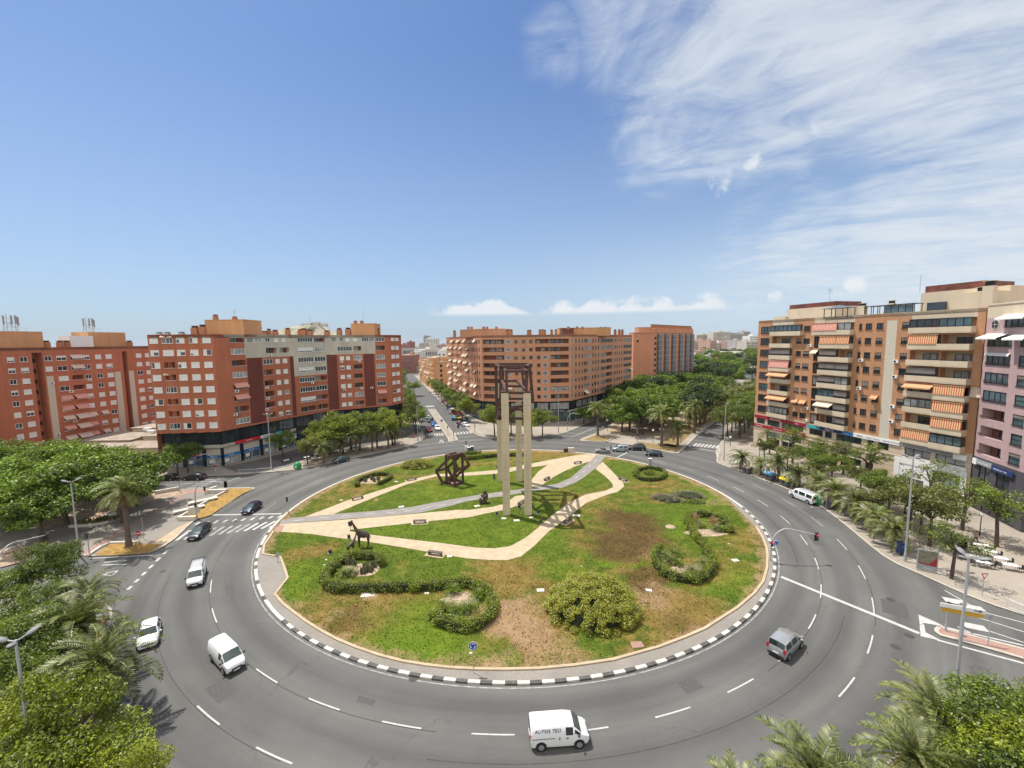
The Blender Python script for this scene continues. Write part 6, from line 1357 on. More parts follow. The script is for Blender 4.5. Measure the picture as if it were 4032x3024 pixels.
# ---- foreground right
for i,(px_,py_,h,sc) in enumerate([(3695,2780,4.6,1.2),(3612,2945,4.4,1.1),(3215,3045,4.2,1.2),(3400,3095,4.0,1.0),(2925,3150,4.0,.85)]):
  g_ = G(px_,py_,h + SZ); palm(g_.x,g_.y,h,sc,['date palm at the bottom right with tallest fronds, before the lamp pole','date palm at the bottom right beside the orange kerb','broad date palm at the bottom edge right of centre','palm crown cut by the bottom edge between two palms','palm frond tips at the bottom edge, farthest left of the near palms'][i],'date palms of the near right pavement')
for i,(px_,py_,zc_,k_,sc) in enumerate([(3905,2690,5.4,'lime',.62),(4020,2790,5.2,'mid',.85),(3830,2845,4.8,'lime',.66),(3920,2960,5.0,'lime',.85),(4040,2960,5.2,'mid',.85),(3790,3020,4.6,'olive',.55)]):
  g_ = G(px_,py_,zc_); tree(k_,g_.x,g_.y,sc,['lime green tree nearest the road at the bottom right','leafy tree at the right picture edge above the corner','small lime green tree just right of the near right palm','lime green tree in the bottom right corner','leafy tree cut by the bottom right corner','low olive tree at the bottom edge under the near right palms'][i],'trees of the near right pavement')

# ---- hedges, shrubs and beds on the island
def hedge(name,pxs,w,h,label,group=None,closed=False,per=480,m=None):
  pts = smoothpath(gp(pxs,IZ),2); cents,rads = [],[]
  L = list(zip(pts[:-1],pts[1:])); acc = 0
  for a,b in L:
    n = max(1,int((b - a).length / 0.35))
    for i in range(n):
      q = a.lerp(b,i / n)
      for k in range(2): cents.append((q.x + npr.uniform(-w * .28,w * .28),q.y + npr.uniform(-w * .28,w * .28),IZ + h * (0.28 if k == 0 else 0.68))); rads.append(w * 0.5 * npr.uniform(0.8,1.1))
  c0 = Vector((sum(c[0] for c in cents) / len(cents),sum(c[1] for c in cents) / len(cents),IZ)); cents = [(c[0] - c0.x,c[1] - c0.y,c[2] - c0.z) for c in cents]
  o = thing('hedge',label,'hedge',c0,0,group); M_.setdefault('hedge_core',mat('hedge_inner_twigs',(.022,.032,.008),.95,.4,3)); obj('foliage',leafcloud('foliage',cents,rads,per,0.075,m or L_hedge,0.9),o)
  core = MB(); n_ = len(pts); Lp,Rp = [],[]
  for i in range(n_):
    t = (pts[min(i + 1,n_ - 1)] - pts[max(i - 1,0)]).normalized(); q = pts[i] - c0.xy; Lp.append(q + Vector((-t.y,t.x)) * w * .27); Rp.append(q - Vector((-t.y,t.x)) * w * .27)
  vs = [(p.x,p.y,z) for z in (0,h * .72) for l in (Lp,Rp) for p in l]
  fs = [(i + o_,i + 1 + o_,i + 1 + o_ + 2 * n_,i + o_ + 2 * n_) for i in range(n_ - 1) for o_ in (0,n_)] + [(2 * n_ + i,2 * n_ + i + 1,3 * n_ + i + 1,3 * n_ + i) for i in range(n_ - 1)]
  core.add(vs,fs); obj('stems',core.mesh('stems',M_['hedge_core']),o); return o
Z5 = lambda l,dy=26: [(1000 + x / 2.212,2000 + (y + dy) / 2.212) for x,y in l]
Z8 = lambda l,dy=20: [(1950 + x / 1.951,1750 + (y + dy) / 1.951) for x,y in l]
Z6 = lambda l,dy=25: [(1150 + x / 2.765,1700 + (y + dy) / 2.765) for x,y in l]
hedge('hedge',Z5([(1110,480),(1060,420),(930,405),(830,425),(740,475),(660,545),(600,610),(620,660),(690,695),(800,705),(1000,700),(1180,695),(1380,690)]),1.25,1.2,'clipped green hedge curling round the cactus bed on the left lawn','hedges of the island')
hedge('hedge',Z5([(1402,690),(1500,690),(1650,675),(1760,655),(1870,655),(1970,690),(2050,750),(2085,830),(2075,920),(2000,995),(1900,1040),(1780,1045),(1670,1010),(1590,960),(1570,930)]),1.25,1.2,'clipped green hedge hooking round the sandy bed at the front of the lawn','hedges of the island')
hedge('hedge',Z8([(1805,660),(1790,605),(1700,550),(1590,530),(1500,540),(1475,580),(1500,640),(1570,730),(1620,810),(1665,890),(1680,940),(1640,1000),(1560,1040),(1460,1040),(1350,1015),(1265,965),(1232,900),(1235,830),(1262,790)]),1.25,1.2,'long S shaped clipped hedge on the right lawn','hedges of the island')
hedge('hedge',Z8([(1075,225),(1085,185),(1190,170),(1290,185),(1308,225),(1270,255),(1190,265),(1110,255),(1075,225)]),1.0,1.0,'oval ring of clipped hedge on the far right lawn','hedges of the island')
hedge('hedge',Z6([(705,585),(705,545),(770,505),(860,470),(970,455),(1065,465),(1072,500),(1010,535),(945,560)],18),1.0,1.0,'horseshoe hedge open to the path on the far left lawn','hedges of the island')
hedge('hedge',[(1828,1812),(1890,1806),(1960,1798),(2075,1795)],1.2,1.2,'straight hedge along the far kerb behind the tilted cube','hedges of the island')
hedge('hedge',[(1812,1797),(1860,1791),(1885,1789)],1.6,0.9,'low dark shrubs beside the three utility cabinets','hedges of the island',m=L_mid)
def mound(center,rx,ry,h,label,m,per,ls,bloom=0.0,n=60,lumpy=1.0,rz=0.0,name='shrub'):
  c = G(*center,IZ); o = thing(name,label,'shrub',(c.x,c.y,IZ),rz); cents,rads = [],[]
  for i in range(n):
    a = npr.uniform(0,6.283); t = npr.random() ** 0.5; z = h * math.sqrt(max(0,1 - t * t)) * npr.uniform(0.75,1.0); cents.append((rx * t * math.cos(a) * .93,ry * t * math.sin(a) * .93,max(0.25,z - 0.35))); rads.append(npr.uniform(.42,.75) * lumpy)
  obj('foliage',leafcloud('foliage',cents,rads,per,ls,m,0.85),o)
  if bloom: k = int(n * bloom); fh = obj('flower_heads',leafcloud('flower_heads',[(x,y,z + r * .5) for (x,y,z),r in list(zip(cents,rads))[:k]],[r * .6 for r in rads[:k]],per * .35,ls * .8,L_bloom,0.6),o); fh['kind'] = 'stuff'
  q = MB(); q.ball((0,0,0),(rx * .72,ry * .72,h * .62),16,8); obj('stems',q.mesh('stems',M_['hedge_core']),o); return o
mound((2333,2400),5.5,4.7,3.7,'big yellow green flowering shrub mound at the front of the lawn',L_shrub,480,.08,.30,330,.92)
mound((1640,1838),4.3,2.6,2.0,'yellow flowering shrub mound by the far left kerb',L_shrub,300,.10,.7,90,1.0)
mound((2625,1968),3.6,2.0,1.3,'low grey brown bush nearer the path of the two on the right lawn',L_grey,240,.075,0,60,.7,-.5); mound((2715,1955),3.3,2.2,1.35,'low grey brown bush nearer the kerb of the two on the right lawn',L_grey,240,.075,0,60,.7,-.3)
mound((2745,1980),2.2,1.0,0.45,'low vivid green plants beside the grey bushes',L_mid,220,.08,0,24,.6,-.2)
# sandy floor of the beds
q = MB()
def blobpoly(px,py,a,b,z): c = G(px,py,IZ); q.sheet([Vector((c.x + a * math.cos(t * .3927) * rng.uniform(.8,1.15),c.y + b * math.sin(t * .3927) * rng.uniform(.8,1.15))) for t in range(16)],IZ + z)
for i,(px_,py_,a,b) in enumerate([(1420,2245,2.8,1.7),(1812,2362,2.2,1.5),(2780,2098,3.4,1.3),(2712,2243,2.6,1.1),(1460,1893,4.0,2.0),(2640,2075,.8,.8)]): blobpoly(px_,py_,a,b,0.03 + .003 * i)
struct('ground',q,M_['soil'])
# cycads and cacti
def cycad_mesh(seed,n,L,m):
  r = random.Random(seed); C_,A_,B_ = [],[],[]
  for f in range(n):
    a = f * 2.4 + r.uniform(-.2,.2); e = rad(75 - 75 * f / n + r.uniform(-6,6)); hd = np.array([math.cos(a),math.sin(a),0]); side = np.array([-math.sin(a),math.cos(a),0]); p = np.array([0,0,.35])
    for i in range(9):
      d = hd * math.cos(e) + np.array([0,0,math.sin(e)]); q_ = p + d * L / 18; ll = .26 * L * math.sin(math.pi * (0.15 + .8 * i / 9))
      for s_ in (-1,1): ld = side * s_ * .85 + d * .5; C_.append(q_ + ld * ll * .5); A_.append(ld * ll * .5); B_.append(d * .05)
      p = p + d * L / 9; e -= rad(9)
  return quads('fronds',np.array(C_),np.array(A_),np.array(B_),m)
tb = MB(); tb.tube([(0,0,-.05),(0,0,.4)],[.22,.2],8); cyt = tb.mesh('trunk',M_['palmbark'])
for i,(px_,py_,L,m,lab) in enumerate([(2632,2212,1.5,L_palm,'large dark cycad at the left of the right hand bed'),(2650,2190,1.6,L_mid,'large cycad at the back of the right hand bed'),(2612,2195,1.2,L_mid,'cycad against the left hedge of the right hand bed'),(2668,2225,1.0,L_mid,'small cycad low in the right hand bed'),(2726,2255,1.3,L_palm,'cycad in the sandy gap at the front of the right hand bed'),(2768,2228,1.3,L_palm,'cycad near the right hedge of the right hand bed'),(2730,2050,1.3,L_dry,'brown tipped cycad in the upper right bed, at its left'),(2755,2075,1.2,L_palm,'cycad in the middle of the upper right bed'),(2810,2065,1.3,L_dry,'reddish agave in the upper right bed'),(2818,2090,1.1,L_palm,'pale agave at the front of the upper right bed'),(2840,2092,.9,L_mid,'small round plant at the right of the upper right bed'),(1355,2265,1.2,L_mid,'dark leafy plant in the cactus bed front'),(1385,2262,1.1,L_palm,'low spiky plant in the cactus bed'),(1780,2335,1.3,L_mid,'leafy plant at the left of the sandy front bed'),(1878,2355,1.2,L_mid,'leafy plant at the right of the sandy front bed'),(1745,2400,1.2,L_mid,'leafy plant against the hedge end of the front bed'),(1800,2412,1.3,L_mid,'leafy plants filling the lower part of the front bed'),(1850,2405,1.2,L_mid,'leafy plant beside the lower hedge of the front bed')]):
  g_ = G(px_,py_,IZ); o = thing('cycad',lab,'plant',(g_.x,g_.y,IZ),rng.uniform(0,6),'plants in the island beds'); obj('fronds',cycad_mesh(i,26,L,m),o); obj('trunk',cyt,o)
M_['cactus'] = mat('grey_green_cactus',(0.10,0.105,0.055),.8,.35,6)
q = MB()
for a,h in ((0,1.0),(1.3,.8),(2.5,.9),(4.0,.7),(5.2,.85)): r_ = 0 if a == 0 else .28; q.tube([(r_ * math.cos(a),r_ * math.sin(a),0),(r_ * 1.1 * math.cos(a),r_ * 1.1 * math.sin(a),h * .7),(r_ * 1.1 * math.cos(a),r_ * 1.1 * math.sin(a),h)],[.13,.15,.05],7)
cacm = q.mesh('barrel_cactus',M_['cactus'],True)
for i,(px_,py_) in enumerate([(1372,2222),(1395,2228),(1430,2258),(1445,2252),(1460,2250),(1322,2240),(1440,2240),(1470,2235),(1465,1890),(1475,1897),(1440,1897),(1490,1892)]):
  g_ = G(px_,py_,IZ); o = obj('cactus',cacm,None,(g_.x,g_.y,IZ),i * .7); tag(o,'clump of dark columnar cactus in the sandy bed inside the left curling hedge' if i < 8 else 'clump of dark cactus in the bed inside the horseshoe hedge','cactus','cacti of the left bed' if i < 8 else 'cacti of the horseshoe bed')
# ================================================================ vehicles
M_['tyre'] = mat('tyre_rubber',(0.015,0.015,0.016),0.8); M_['rim'] = mat('alloy_rim',(0.45,0.46,0.47),0.35,0.1,3,metal=0.7); M_['carglass'] = glass('car_glass',(0.02,0.028,0.03),0.04,0.5)
M_['windscreen'] = glass('windscreen_glass',(0.05,0.07,0.065),0.04,0.8); M_['lamp'] = mat('headlamp_glass',(0.55,0.57,0.58),0.1,0.1,4); M_['tail'] = mat('tail_lamp',(0.42,0.012,0.02),0.2,0.2,6); M_['plate'] = mat('number_plate',(0.72,0.72,0.70),0.5)
def paint(name,c,metal=0.0,rough=0.28): return mat(name,c,rough,0.04,0.8,metal=metal,spec=0.5,coat=0.6)
PT = dict(white=paint('white_car_paint',(0.75,0.76,0.76)),silver=paint('silver_car_paint',(0.42,0.43,0.43),0.5),black=paint('black_car_paint',(0.012,0.013,0.017)),navy=paint('navy_car_paint',(0.012,0.022,0.045),0.2),grey=paint('dark_grey_car_paint',(0.035,0.04,0.045),0.4),teal=paint('teal_grey_car_paint',(0.05,0.085,0.095),0.4),red=paint('red_car_paint',(0.42,0.012,0.02)),blue=paint('blue_car_paint',(0.01,0.10,0.40),0.1),ice=paint('pale_blue_grey_car_paint',(0.30,0.37,0.40),0.3),beige=paint('beige_car_paint',(0.30,0.28,0.24),0.3))
# stations rear to front: x, z bottom, z belt, z top, half width low, half width top, kind of the stretch to the next station
CARS = dict(
 hatch=([(-2.06,.42,.72,.84,.70,.60,'b'),(-2.0,.30,.90,.99,.84,.68,'rw'),(-1.52,.24,.94,1.39,.88,.60,'sg'),(-0.75,.20,.93,1.46,.89,.61,'p'),(-0.68,.20,.93,1.465,.89,.61,'sg'),(0.30,.20,.92,1.43,.88,.60,'ws'),(1.08,.20,.90,.985,.87,.74,'b'),(1.72,.24,.80,.86,.84,.70,'b'),(2.0,.30,.66,.72,.76,.62,'b'),(2.08,.42,.56,.60,.66,.5,'b')],1.32,.315),
 estate=([(-2.3,.42,.75,.86,.70,.60,'b'),(-2.24,.30,.92,1.02,.84,.68,'rw'),(-1.85,.24,.96,1.40,.88,.60,'sg'),(-0.95,.20,.94,1.47,.90,.61,'p'),(-0.88,.20,.94,1.475,.90,.61,'sg'),(0.25,.20,.93,1.44,.89,.60,'ws'),(1.05,.20,.91,.99,.88,.76,'b'),(1.85,.24,.81,.87,.85,.72,'b'),(2.2,.30,.68,.73,.77,.64,'b'),(2.28,.42,.56,.60,.66,.5,'b')],1.42,.325),
 suv=([(-2.3,.48,.90,1.02,.74,.62,'b'),(-2.24,.36,1.05,1.15,.88,.70,'rw'),(-1.80,.30,1.08,1.62,.92,.64,'sg'),(-0.9,.28,1.06,1.70,.93,.65,'p'),(-0.83,.28,1.06,1.705,.93,.65,'sg'),(0.35,.28,1.05,1.65,.92,.64,'ws'),(1.05,.28,1.03,1.12,.91,.78,'b'),(1.9,.32,.96,1.02,.88,.76,'b'),(2.22,.38,.80,.86,.80,.66,'b'),(2.3,.5,.66,.70,.68,.5,'b')],1.42,.36),
 mpv=([(-2.1,.42,.85,.96,.76,.64,'b'),(-2.05,.30,1.02,1.12,.84,.70,'rw'),(-1.85,.25,1.05,1.70,.87,.68,'sg'),(-0.75,.22,1.04,1.80,.88,.68,'p'),(-0.66,.22,1.04,1.80,.88,.68,'sg'),(0.45,.22,1.03,1.74,.87,.66,'ws'),(1.25,.22,1.00,1.08,.86,.74,'b'),(1.8,.26,.90,.97,.83,.70,'b'),(2.05,.34,.74,.80,.76,.6,'b'),(2.12,.45,.62,.66,.66,.5,'b')],1.36,.33),
 van=([(-2.2,.42,1.02,1.50,.80,.72,'b'),(-2.15,.30,1.06,1.80,.85,.70,'b'),(-2.0,.26,1.07,1.86,.86,.70,'b'),(0.30,.24,1.07,1.87,.86,.70,'p'),(0.38,.24,1.07,1.87,.86,.70,'sg'),(0.98,.24,1.06,1.80,.86,.67,'ws'),(1.62,.24,1.05,1.14,.85,.74,'b'),(2.02,.30,.92,.98,.80,.66,'b'),(2.16,.36,.76,.80,.72,.55,'b'),(2.22,.45,.62,.66,.64,.5,'b')],1.42,.33),
 minibus=([(-2.6,.45,1.05,1.70,.84,.78,'b'),(-2.56,.32,1.10,1.90,.93,.80,'b'),(-2.45,.28,1.10,1.97,.95,.80,'sg'),(-1.2,.26,1.10,1.98,.96,.80,'p'),(-1.1,.26,1.10,1.98,.96,.80,'sg'),(0.3,.26,1.10,1.98,.96,.80,'p'),(0.4,.26,1.10,1.97,.96,.80,'sg'),(1.25,.26,1.10,1.88,.95,.76,'ws'),(1.95,.26,1.08,1.18,.94,.82,'b'),(2.4,.32,.95,1.02,.88,.74,'b'),(2.55,.42,.74,.80,.78,.6,'b')],1.65,.35),
 cabrio=([(-1.95,.42,.72,.80,.70,.60,'b'),(-1.9,.30,.88,.94,.82,.68,'b'),(-1.05,.22,.92,.95,.85,.70,'b'),(-0.95,.22,.92,.90,.85,.66,'ck'),(0.35,.22,.91,.90,.85,.66,'b'),(0.42,.22,.91,.96,.85,.72,'b'),(1.6,.26,.82,.88,.82,.68,'b'),(1.9,.32,.68,.74,.74,.60,'b'),(1.97,.42,.58,.62,.64,.5,'b')],1.25,.31))
def car_parts(kind):
  st,wb,wr = CARS[kind]; body = MB(); ring = []
  for x,zb,zl,zt,hw,ht,k in st:
    zm = zb + (zl - zb) * 0.55; half = [(0.0,zb),(hw * .92,zb),(hw,zm),(hw * .985,zl),(ht + (hw - ht) * .12,zl + (zt - zl) * .86),(ht * .86,zt),(0.0,zt + .025)]
    ring.append([Vector((x,-y,z)) for y,z in half] + [Vector((x,y,z)) for y,z in half[-2:0:-1]])
  n = len(ring[0]); vs = [v for r in ring for v in r]
  body.add(vs,[(i * n + j,(i + 1) * n + j,(i + 1) * n + (j + 1) % n,i * n + (j + 1) % n) for i in range(len(st) - 1) for j in range(n)] + [tuple(range(n)),tuple((len(st) - 1) * n + j for j in range(n))[::-1]])
  parts = [('body',body,'paint',True)]
  def pane(name,a,b,idx,m='carglass',ins=0.08,lat=0.06,gap=.012):
    "glass lying just proud of the body between stations a and b over ring points idx"
    A = [ring[a][j] for j in idx]; B_ = [ring[b][j] for j in idx]; g_ = MB(); rows = []
    for t in (ins,0.5,1 - ins): rows.append([p.lerp(q,t) for p,q in zip(A,B_)])
    rows = [[r[0].lerp(r[1],lat * (len(r) - 1) if len(r) > 2 else lat * 1.6)] + r[1:-1] + [r[-1].lerp(r[-2],lat * (len(r) - 1) if len(r) > 2 else lat * 1.6)] for r in rows]
    m_ = len(idx); nn = (rows[2][m_ // 2] - rows[0][m_ // 2]).cross(rows[1][-1] - rows[1][0]).normalized(); c = (rows[1][0] + rows[1][-1]) / 2
    if nn.dot(c - Vector((c.x * .7,0,.7))) < 0: nn = -nn
    g_.add([p + nn * gap for r in rows for p in r],[(i * m_ + j,i * m_ + j + 1,(i + 1) * m_ + j + 1,(i + 1) * m_ + j) for i in range(2) for j in range(m_ - 1)]); parts.append((name,g_,m,True))
  top = [4,5,6,7,8]
  for i,s_ in enumerate(st[:-1]):
    if s_[6] == 'ws': pane('windscreen',i,i + 1,top,'windscreen',.06,.03); pane('side_window',i,i + 1,[3,4],'carglass',.16,.14); pane('side_window',i,i + 1,[9,8],'carglass',.16,.14)
    if s_[6] == 'rw': pane('rear_window',i,i + 1,top,'carglass',.10,.04)
    if s_[6] == 'sg': pane('side_window',i,i + 1,[3,4],'carglass',.05,.06); pane('side_window',i,i + 1,[9,8],'carglass',.05,.06)
    if s_[6] == 'ck': q = MB(); q.box(((st[i][0] + st[i + 1][0]) / 2,0,.93),(st[i + 1][0] - st[i][0] - .1,1.2,.06)); parts.append(('cabin',q,'black',False))
  if kind in ('van','minibus'):
    q = MB(); x0 = st[0][0]
    for s_ in (-1,1): q.box((x0 - .005,s_ * .36,1.36),(.03,.60,.44))
    parts.append(('rear_window',q,'carglass',False))
  hw = max(s_[4] for s_ in st); xf,xr = st[-1][0],st[0][0]; zf = st[-3][2]; zr = st[1][2]
  for s_ in (-1,1):
    h = MB(); h.ball((xf - .20,s_ * (hw - .26),zf - .12),(.20,.17,.09),10,6); parts.append(('headlight',h,'lamp',True))
    t = MB(); tall = kind in ('van','mpv','minibus'); t.box((xr + .07,s_ * (hw - .15),zr - (.12 if not tall else .0)),(.16,.20,.40 if tall else .24)); parts.append(('tail_light',t,'tail',False))
    m = MB(); i_ws = [i for i,q in enumerate(st) if q[6] == 'ws']; xm = st[i_ws[0] + 1][0] - .25 if i_ws else .4; zm = st[i_ws[0] + 1][2] + .06 if i_ws else .95
    m.ball((xm,s_ * (hw + .12),zm + .03),(.09,.13,.09),8,5); parts.append(('mirror',m,'black' if kind in ('van','minibus') else 'paint',True))
  b = MB(); b.box((xf - .06,0,.40),(.14,hw * 1.52,.22)); b.box((xr + .05,0,.40),(.13,hw * 1.6,.20)); parts.append(('bumper',b,'black' if kind in ('van','suv','mpv','minibus') else 'paint',False))
  g_ = MB(); g_.box((xf - .03,0,st[-1][2] - .02),(.12,.85,.12)); parts.append(('grille',g_,'black',False))
  p = MB(); p.box((xf + .015,0,.42),(.03,.52,.11)); parts.append(('number_plate',p,'plate',False)); p = MB(); p.box((xr - .03,0,.66 if kind not in ('van','minibus') else .80),(.03,.52,.11)); parts.append(('number_plate',p,'plate',False))
  wheels = []
  for sx in (-1,1):
    for sy in (-1,1):
      w = MB(); c = (sx * wb,sy * (hw - .07),wr); w.disc(c,(0,1,0),wr,18,0,.20); r_ = MB(); r_.disc((c[0],c[1] + sy * .085,c[2]),(0,1,0),wr * .66,12,0,.05); wheels.append((w,r_))
  ar = MB()
  for sx in (-1,1):
    for sy in (-1,1): ar.disc((sx * wb,sy * (hw - .085),wr + .03),(0,1,0),wr * 1.20,18,0,.19)
  parts.append(('wheel_arch',ar,'black',False)); return parts,wheels
PROTO = {}
def vehicle(kind,colour,x,y,ang,label,cat='car',name=None,group=None,sc=1.0,lod=False,plain=()):
  key = (kind,colour)
  if key in PROTO:
    return dup(PROTO[key],(x,y,0.012),ang,label,group,sc) if not plain else None
  parts,wheels = car_parts(kind); nm = name or {'van': 'delivery_van','minibus': 'minibus','mpv': 'people_carrier','suv': 'off_road_car','cabrio': 'convertible_car'}.get(kind,'car')
  o = thing(nm,label,cat,(x,y,0.012),ang,group); o.scale = (sc,) * 3; body = None
  for n_,mb,m,sm in parts:
    c = obj(n_,mb.mesh(n_,PT[colour] if m == 'paint' else M_[m],50 if sm else False),o)
  for w,r_ in wheels: a = obj('wheel',w.mesh('wheel',M_['tyre'],True),o); obj('rim',r_.mesh('rim',M_['rim']),a)
  PROTO[key] = o; return o
def veh_px(kind,colour,px,py,label,cat='car',ang=None,r_off=None,**kw):
  g_ = G(px,py); a = math.atan2(g_.y - CY,g_.x - CX) + math.pi / 2 if ang is None else ang; return vehicle(kind,colour,g_.x,g_.y,a,label,cat,**kw)
def px_ang(a,b): a,b = G(*a),G(*b); return math.atan2(b.y - a.y,b.x - a.x)
v1 = veh_px('van','white',2199,2912,'white van with blue hand lettering on its side, nearest the camera','van')
for s_ in (-1,):
  t = gtext('lettering','AUTOS TEO',0.36,M_['navy'],v1,(-1.92,-0.835,1.42),(1,0,0),Vector((0,.17,1)),shear=0.25)
q = MB(); q.box((-1.25,-0.872,.98),(1.7,.012,.035)); obj('side_rail',q.mesh('side_rail',M_['black']),v1)
q = MB(); q.tube([(.62,0,1.86),(.40,0,2.12)],.012,5); obj('aerial',q.mesh('aerial',M_['black']),v1)
for x in (-.05,.52): q = MB(); q.box((x,-.872,.93),(.18 if x > 0 else .07,.02,.06 if x > 0 else .2)); obj('handle',q.mesh('handle',M_['black']),v1)
# second and third vans carry their own fittings, so they are built as their own things
del PROTO[('van','white')]
v2 = veh_px('van','white',895,2610,'plain white van with rounded nose heading towards the camera on the left','van')
q = MB(); q.tube([(.62,0,1.86),(.40,0,2.12)],.012,5); obj('aerial',q.mesh('aerial',M_['black']),v2)
del PROTO[('van','white')]
v3 = veh_px('van','white',777,2284,'white van with a ribbed roof rack coming round the left side','van')
q = MB()
for i in range(8): q.box((-1.85 + i * .31,0,1.99),(.07,1.3,.04))
for s_ in (-1,1): q.box((-.8,s_ * .66,1.98),(2.5,.06,.06),1); q.box((-1.8,s_ * .66,1.9),(.05,.05,.16),1); q.box((.2,s_ * .66,1.9),(.05,.05,.16),1)
q.box((-2.0,0,2.0),(.1,1.42,.12),1); obj('roof_rack',q.mesh('roof_rack',[M_['metal'],M_['black']]),v3)
veh_px('hatch','white',590,2515,'white hatchback with a grey windscreen on the outer left lane',ang=px_ang((603,2440),(583,2545)))
veh_px('estate','grey',786,2108,'dark grey car crossing the left zebra, nearer the camera of two')
veh_px('hatch','navy',992,2012,'dark navy car following the grey one past the left stop line')
veh_px('mpv','silver',3092,2556,'silver compact car seen from behind on the right side of the roundabout')
veh_px('hatch','teal',1342,1819,'teal grey hatchback parked at the kerb under the left palms',ang=math.atan2(-6,-5.2) )
veh_px('estate','black',765,1888,'black car parked in tree shade by the bank at the left corner',ang=rad(180))
veh_px('hatch','black',662,1889,'black car half hidden by trees behind the black car at the left corner',ang=rad(180),sc=.95)
veh_px('minibus','white',3164,1970,'long white minibus with roof ladder parked at the right kerb','van',ang=math.atan2(82 - 74,51.6 - 54.0) - .08)
q = MB(); r0 = [o for o in COL.objects if o.get('label','').startswith('long white minibus')][0]
for i in range(6): q.box((-2.0 + i * .45,0,2.05),(.06,1.35,.04))
for s_ in (-1,1): q.box((-.9,s_ * .68,2.04),(2.8,.05,.05))
obj('roof_rack',q.mesh('roof_rack',M_['metal']),r0)
c0 = veh_px('cabrio','silver',2373,1782,'pale open top convertible heading left at the far crossing',ang=rad(174),name='convertible_car')
q = MB(); q.add([(.55,-.62,.95),(.55,.62,.95),(.25,.52,1.32),(.25,-.52,1.32)],[(0,1,2,3)]); obj('windscreen',q.mesh('windscreen',M_['windscreen']),c0)
for s_ in (-.35,.35): q = MB(); q.box((-.45,s_,1.08),(.14,.42,.36)); obj('seat',q.mesh('seat',M_['black']),c0)
veh_px('mpv','ice',2442,1777,'pale blue grey people carrier waiting between the convertible and black car',ang=rad(173))
veh_px('suv','black',2508,1772,'black off road car waiting beside the park corner lawn',ang=rad(170))
veh_px('hatch','navy',2574,1795,'dark blue car last in line at the far crossing',ang=rad(165))
sa = math.atan2(-sd.y,-sd.x)                                       # traffic coming down the side street
for kind,c,px,py,lab,kw in [('hatch','red',1690,1697,'small red car at the front of the side street queue',{}),('estate','white',1722,1692,'white saloon car at the front of the side street queue by the median',{}),('hatch','blue',1708,1676,'bright blue car behind the white saloon in the queue',{}),('estate','grey',1692,1661,'dark car behind the blue one in the side street queue',{}),('hatch','white',1686,1651,'white car behind the dark one in the side street queue',{}),('hatch','beige',1675,1641,'beige car with a roof light in the side street queue',{}),('estate','blue',1662,1632,'pale topped blue car farthest back in the side street queue',{})]: veh_px(kind,c,px,py,lab,ang=sa,**kw)
veh_px('minibus','white',1650,1655,'white van parked on the left side of the side street','van',ang=sa)
veh_px('hatch','white',1834,1679,'white hatchback parked at the right corner of the side street',ang=sa + .25)
for i,(c,k_) in enumerate([('grey','hatch'),('black','estate'),('silver','hatch'),('red','hatch'),('black','hatch'),('white','hatch'),('grey','estate'),('navy','hatch'),('silver','estate'),('red','hatch'),('grey','hatch')]):
  q = along((-15.6,151),sd,7 + 5.4 * i) ; vehicle(k_,c,q.x,q.y,sa + .9,f'{ {"grey": "dark grey", "navy": "navy"}.get(c, c) } car parked at an angle under the side street trees, {ORD[i]} from the corner','car',group='cars parked at an angle in the side street')
for i,(c,k_) in enumerate([('white','hatch'),('silver','hatch'),('black','hatch'),('white','estate'),('grey','hatch')]):
  q = along((-38.3,170),sd,12 + 16 * i); vehicle(k_,c,q.x + 1.0,q.y,sa,f'{c} car parked far up the left side of the side street, {ORD[i]} from the roundabout','car',group='cars parked on the left of the side street')
def motorbike(x,y,a,label,col='red'):
  o = thing('motorcycle',label,'motorcycle',(x,y,SZ),a); w = MB()
  for s_ in (-.65,.65): q = MB(); q.disc((s_,0,.3),(0,1,0),.3,14,0,.12); obj('wheel',q.mesh('wheel',M_['tyre']),o)
  q = MB(); q.tube([(-.6,0,.45),(-.2,0,.55),(.25,0,.60),(.5,0,.85)],[.12,.2,.2,.08],8); obj('body',q.mesh('body',M_[col],True),o)
  q = MB(); q.tube([(-.75,0,.78),(-.1,0,.76)],[.1,.13],8); obj('seat',q.mesh('seat',M_['black'],True),o); q = MB(); q.tube([(.45,-.35,1.0),(.5,0,.95),(.45,.35,1.0)],.025,6); obj('handlebar',q.mesh('handlebar',M_['black']),o); return o
for i,(px_,py_) in enumerate([(1806,1672),(1814,1675),(1822,1673)]): g_ = G(px_,py_); motorbike(g_.x,g_.y,sa + 1.2,['dark motorcycle nearest the containers by the white parked hatchback','red motorcycle in the middle beside the white parked hatchback','dark blue motorcycle right next to the white parked hatchback'][i],['black','red','blue'][i])
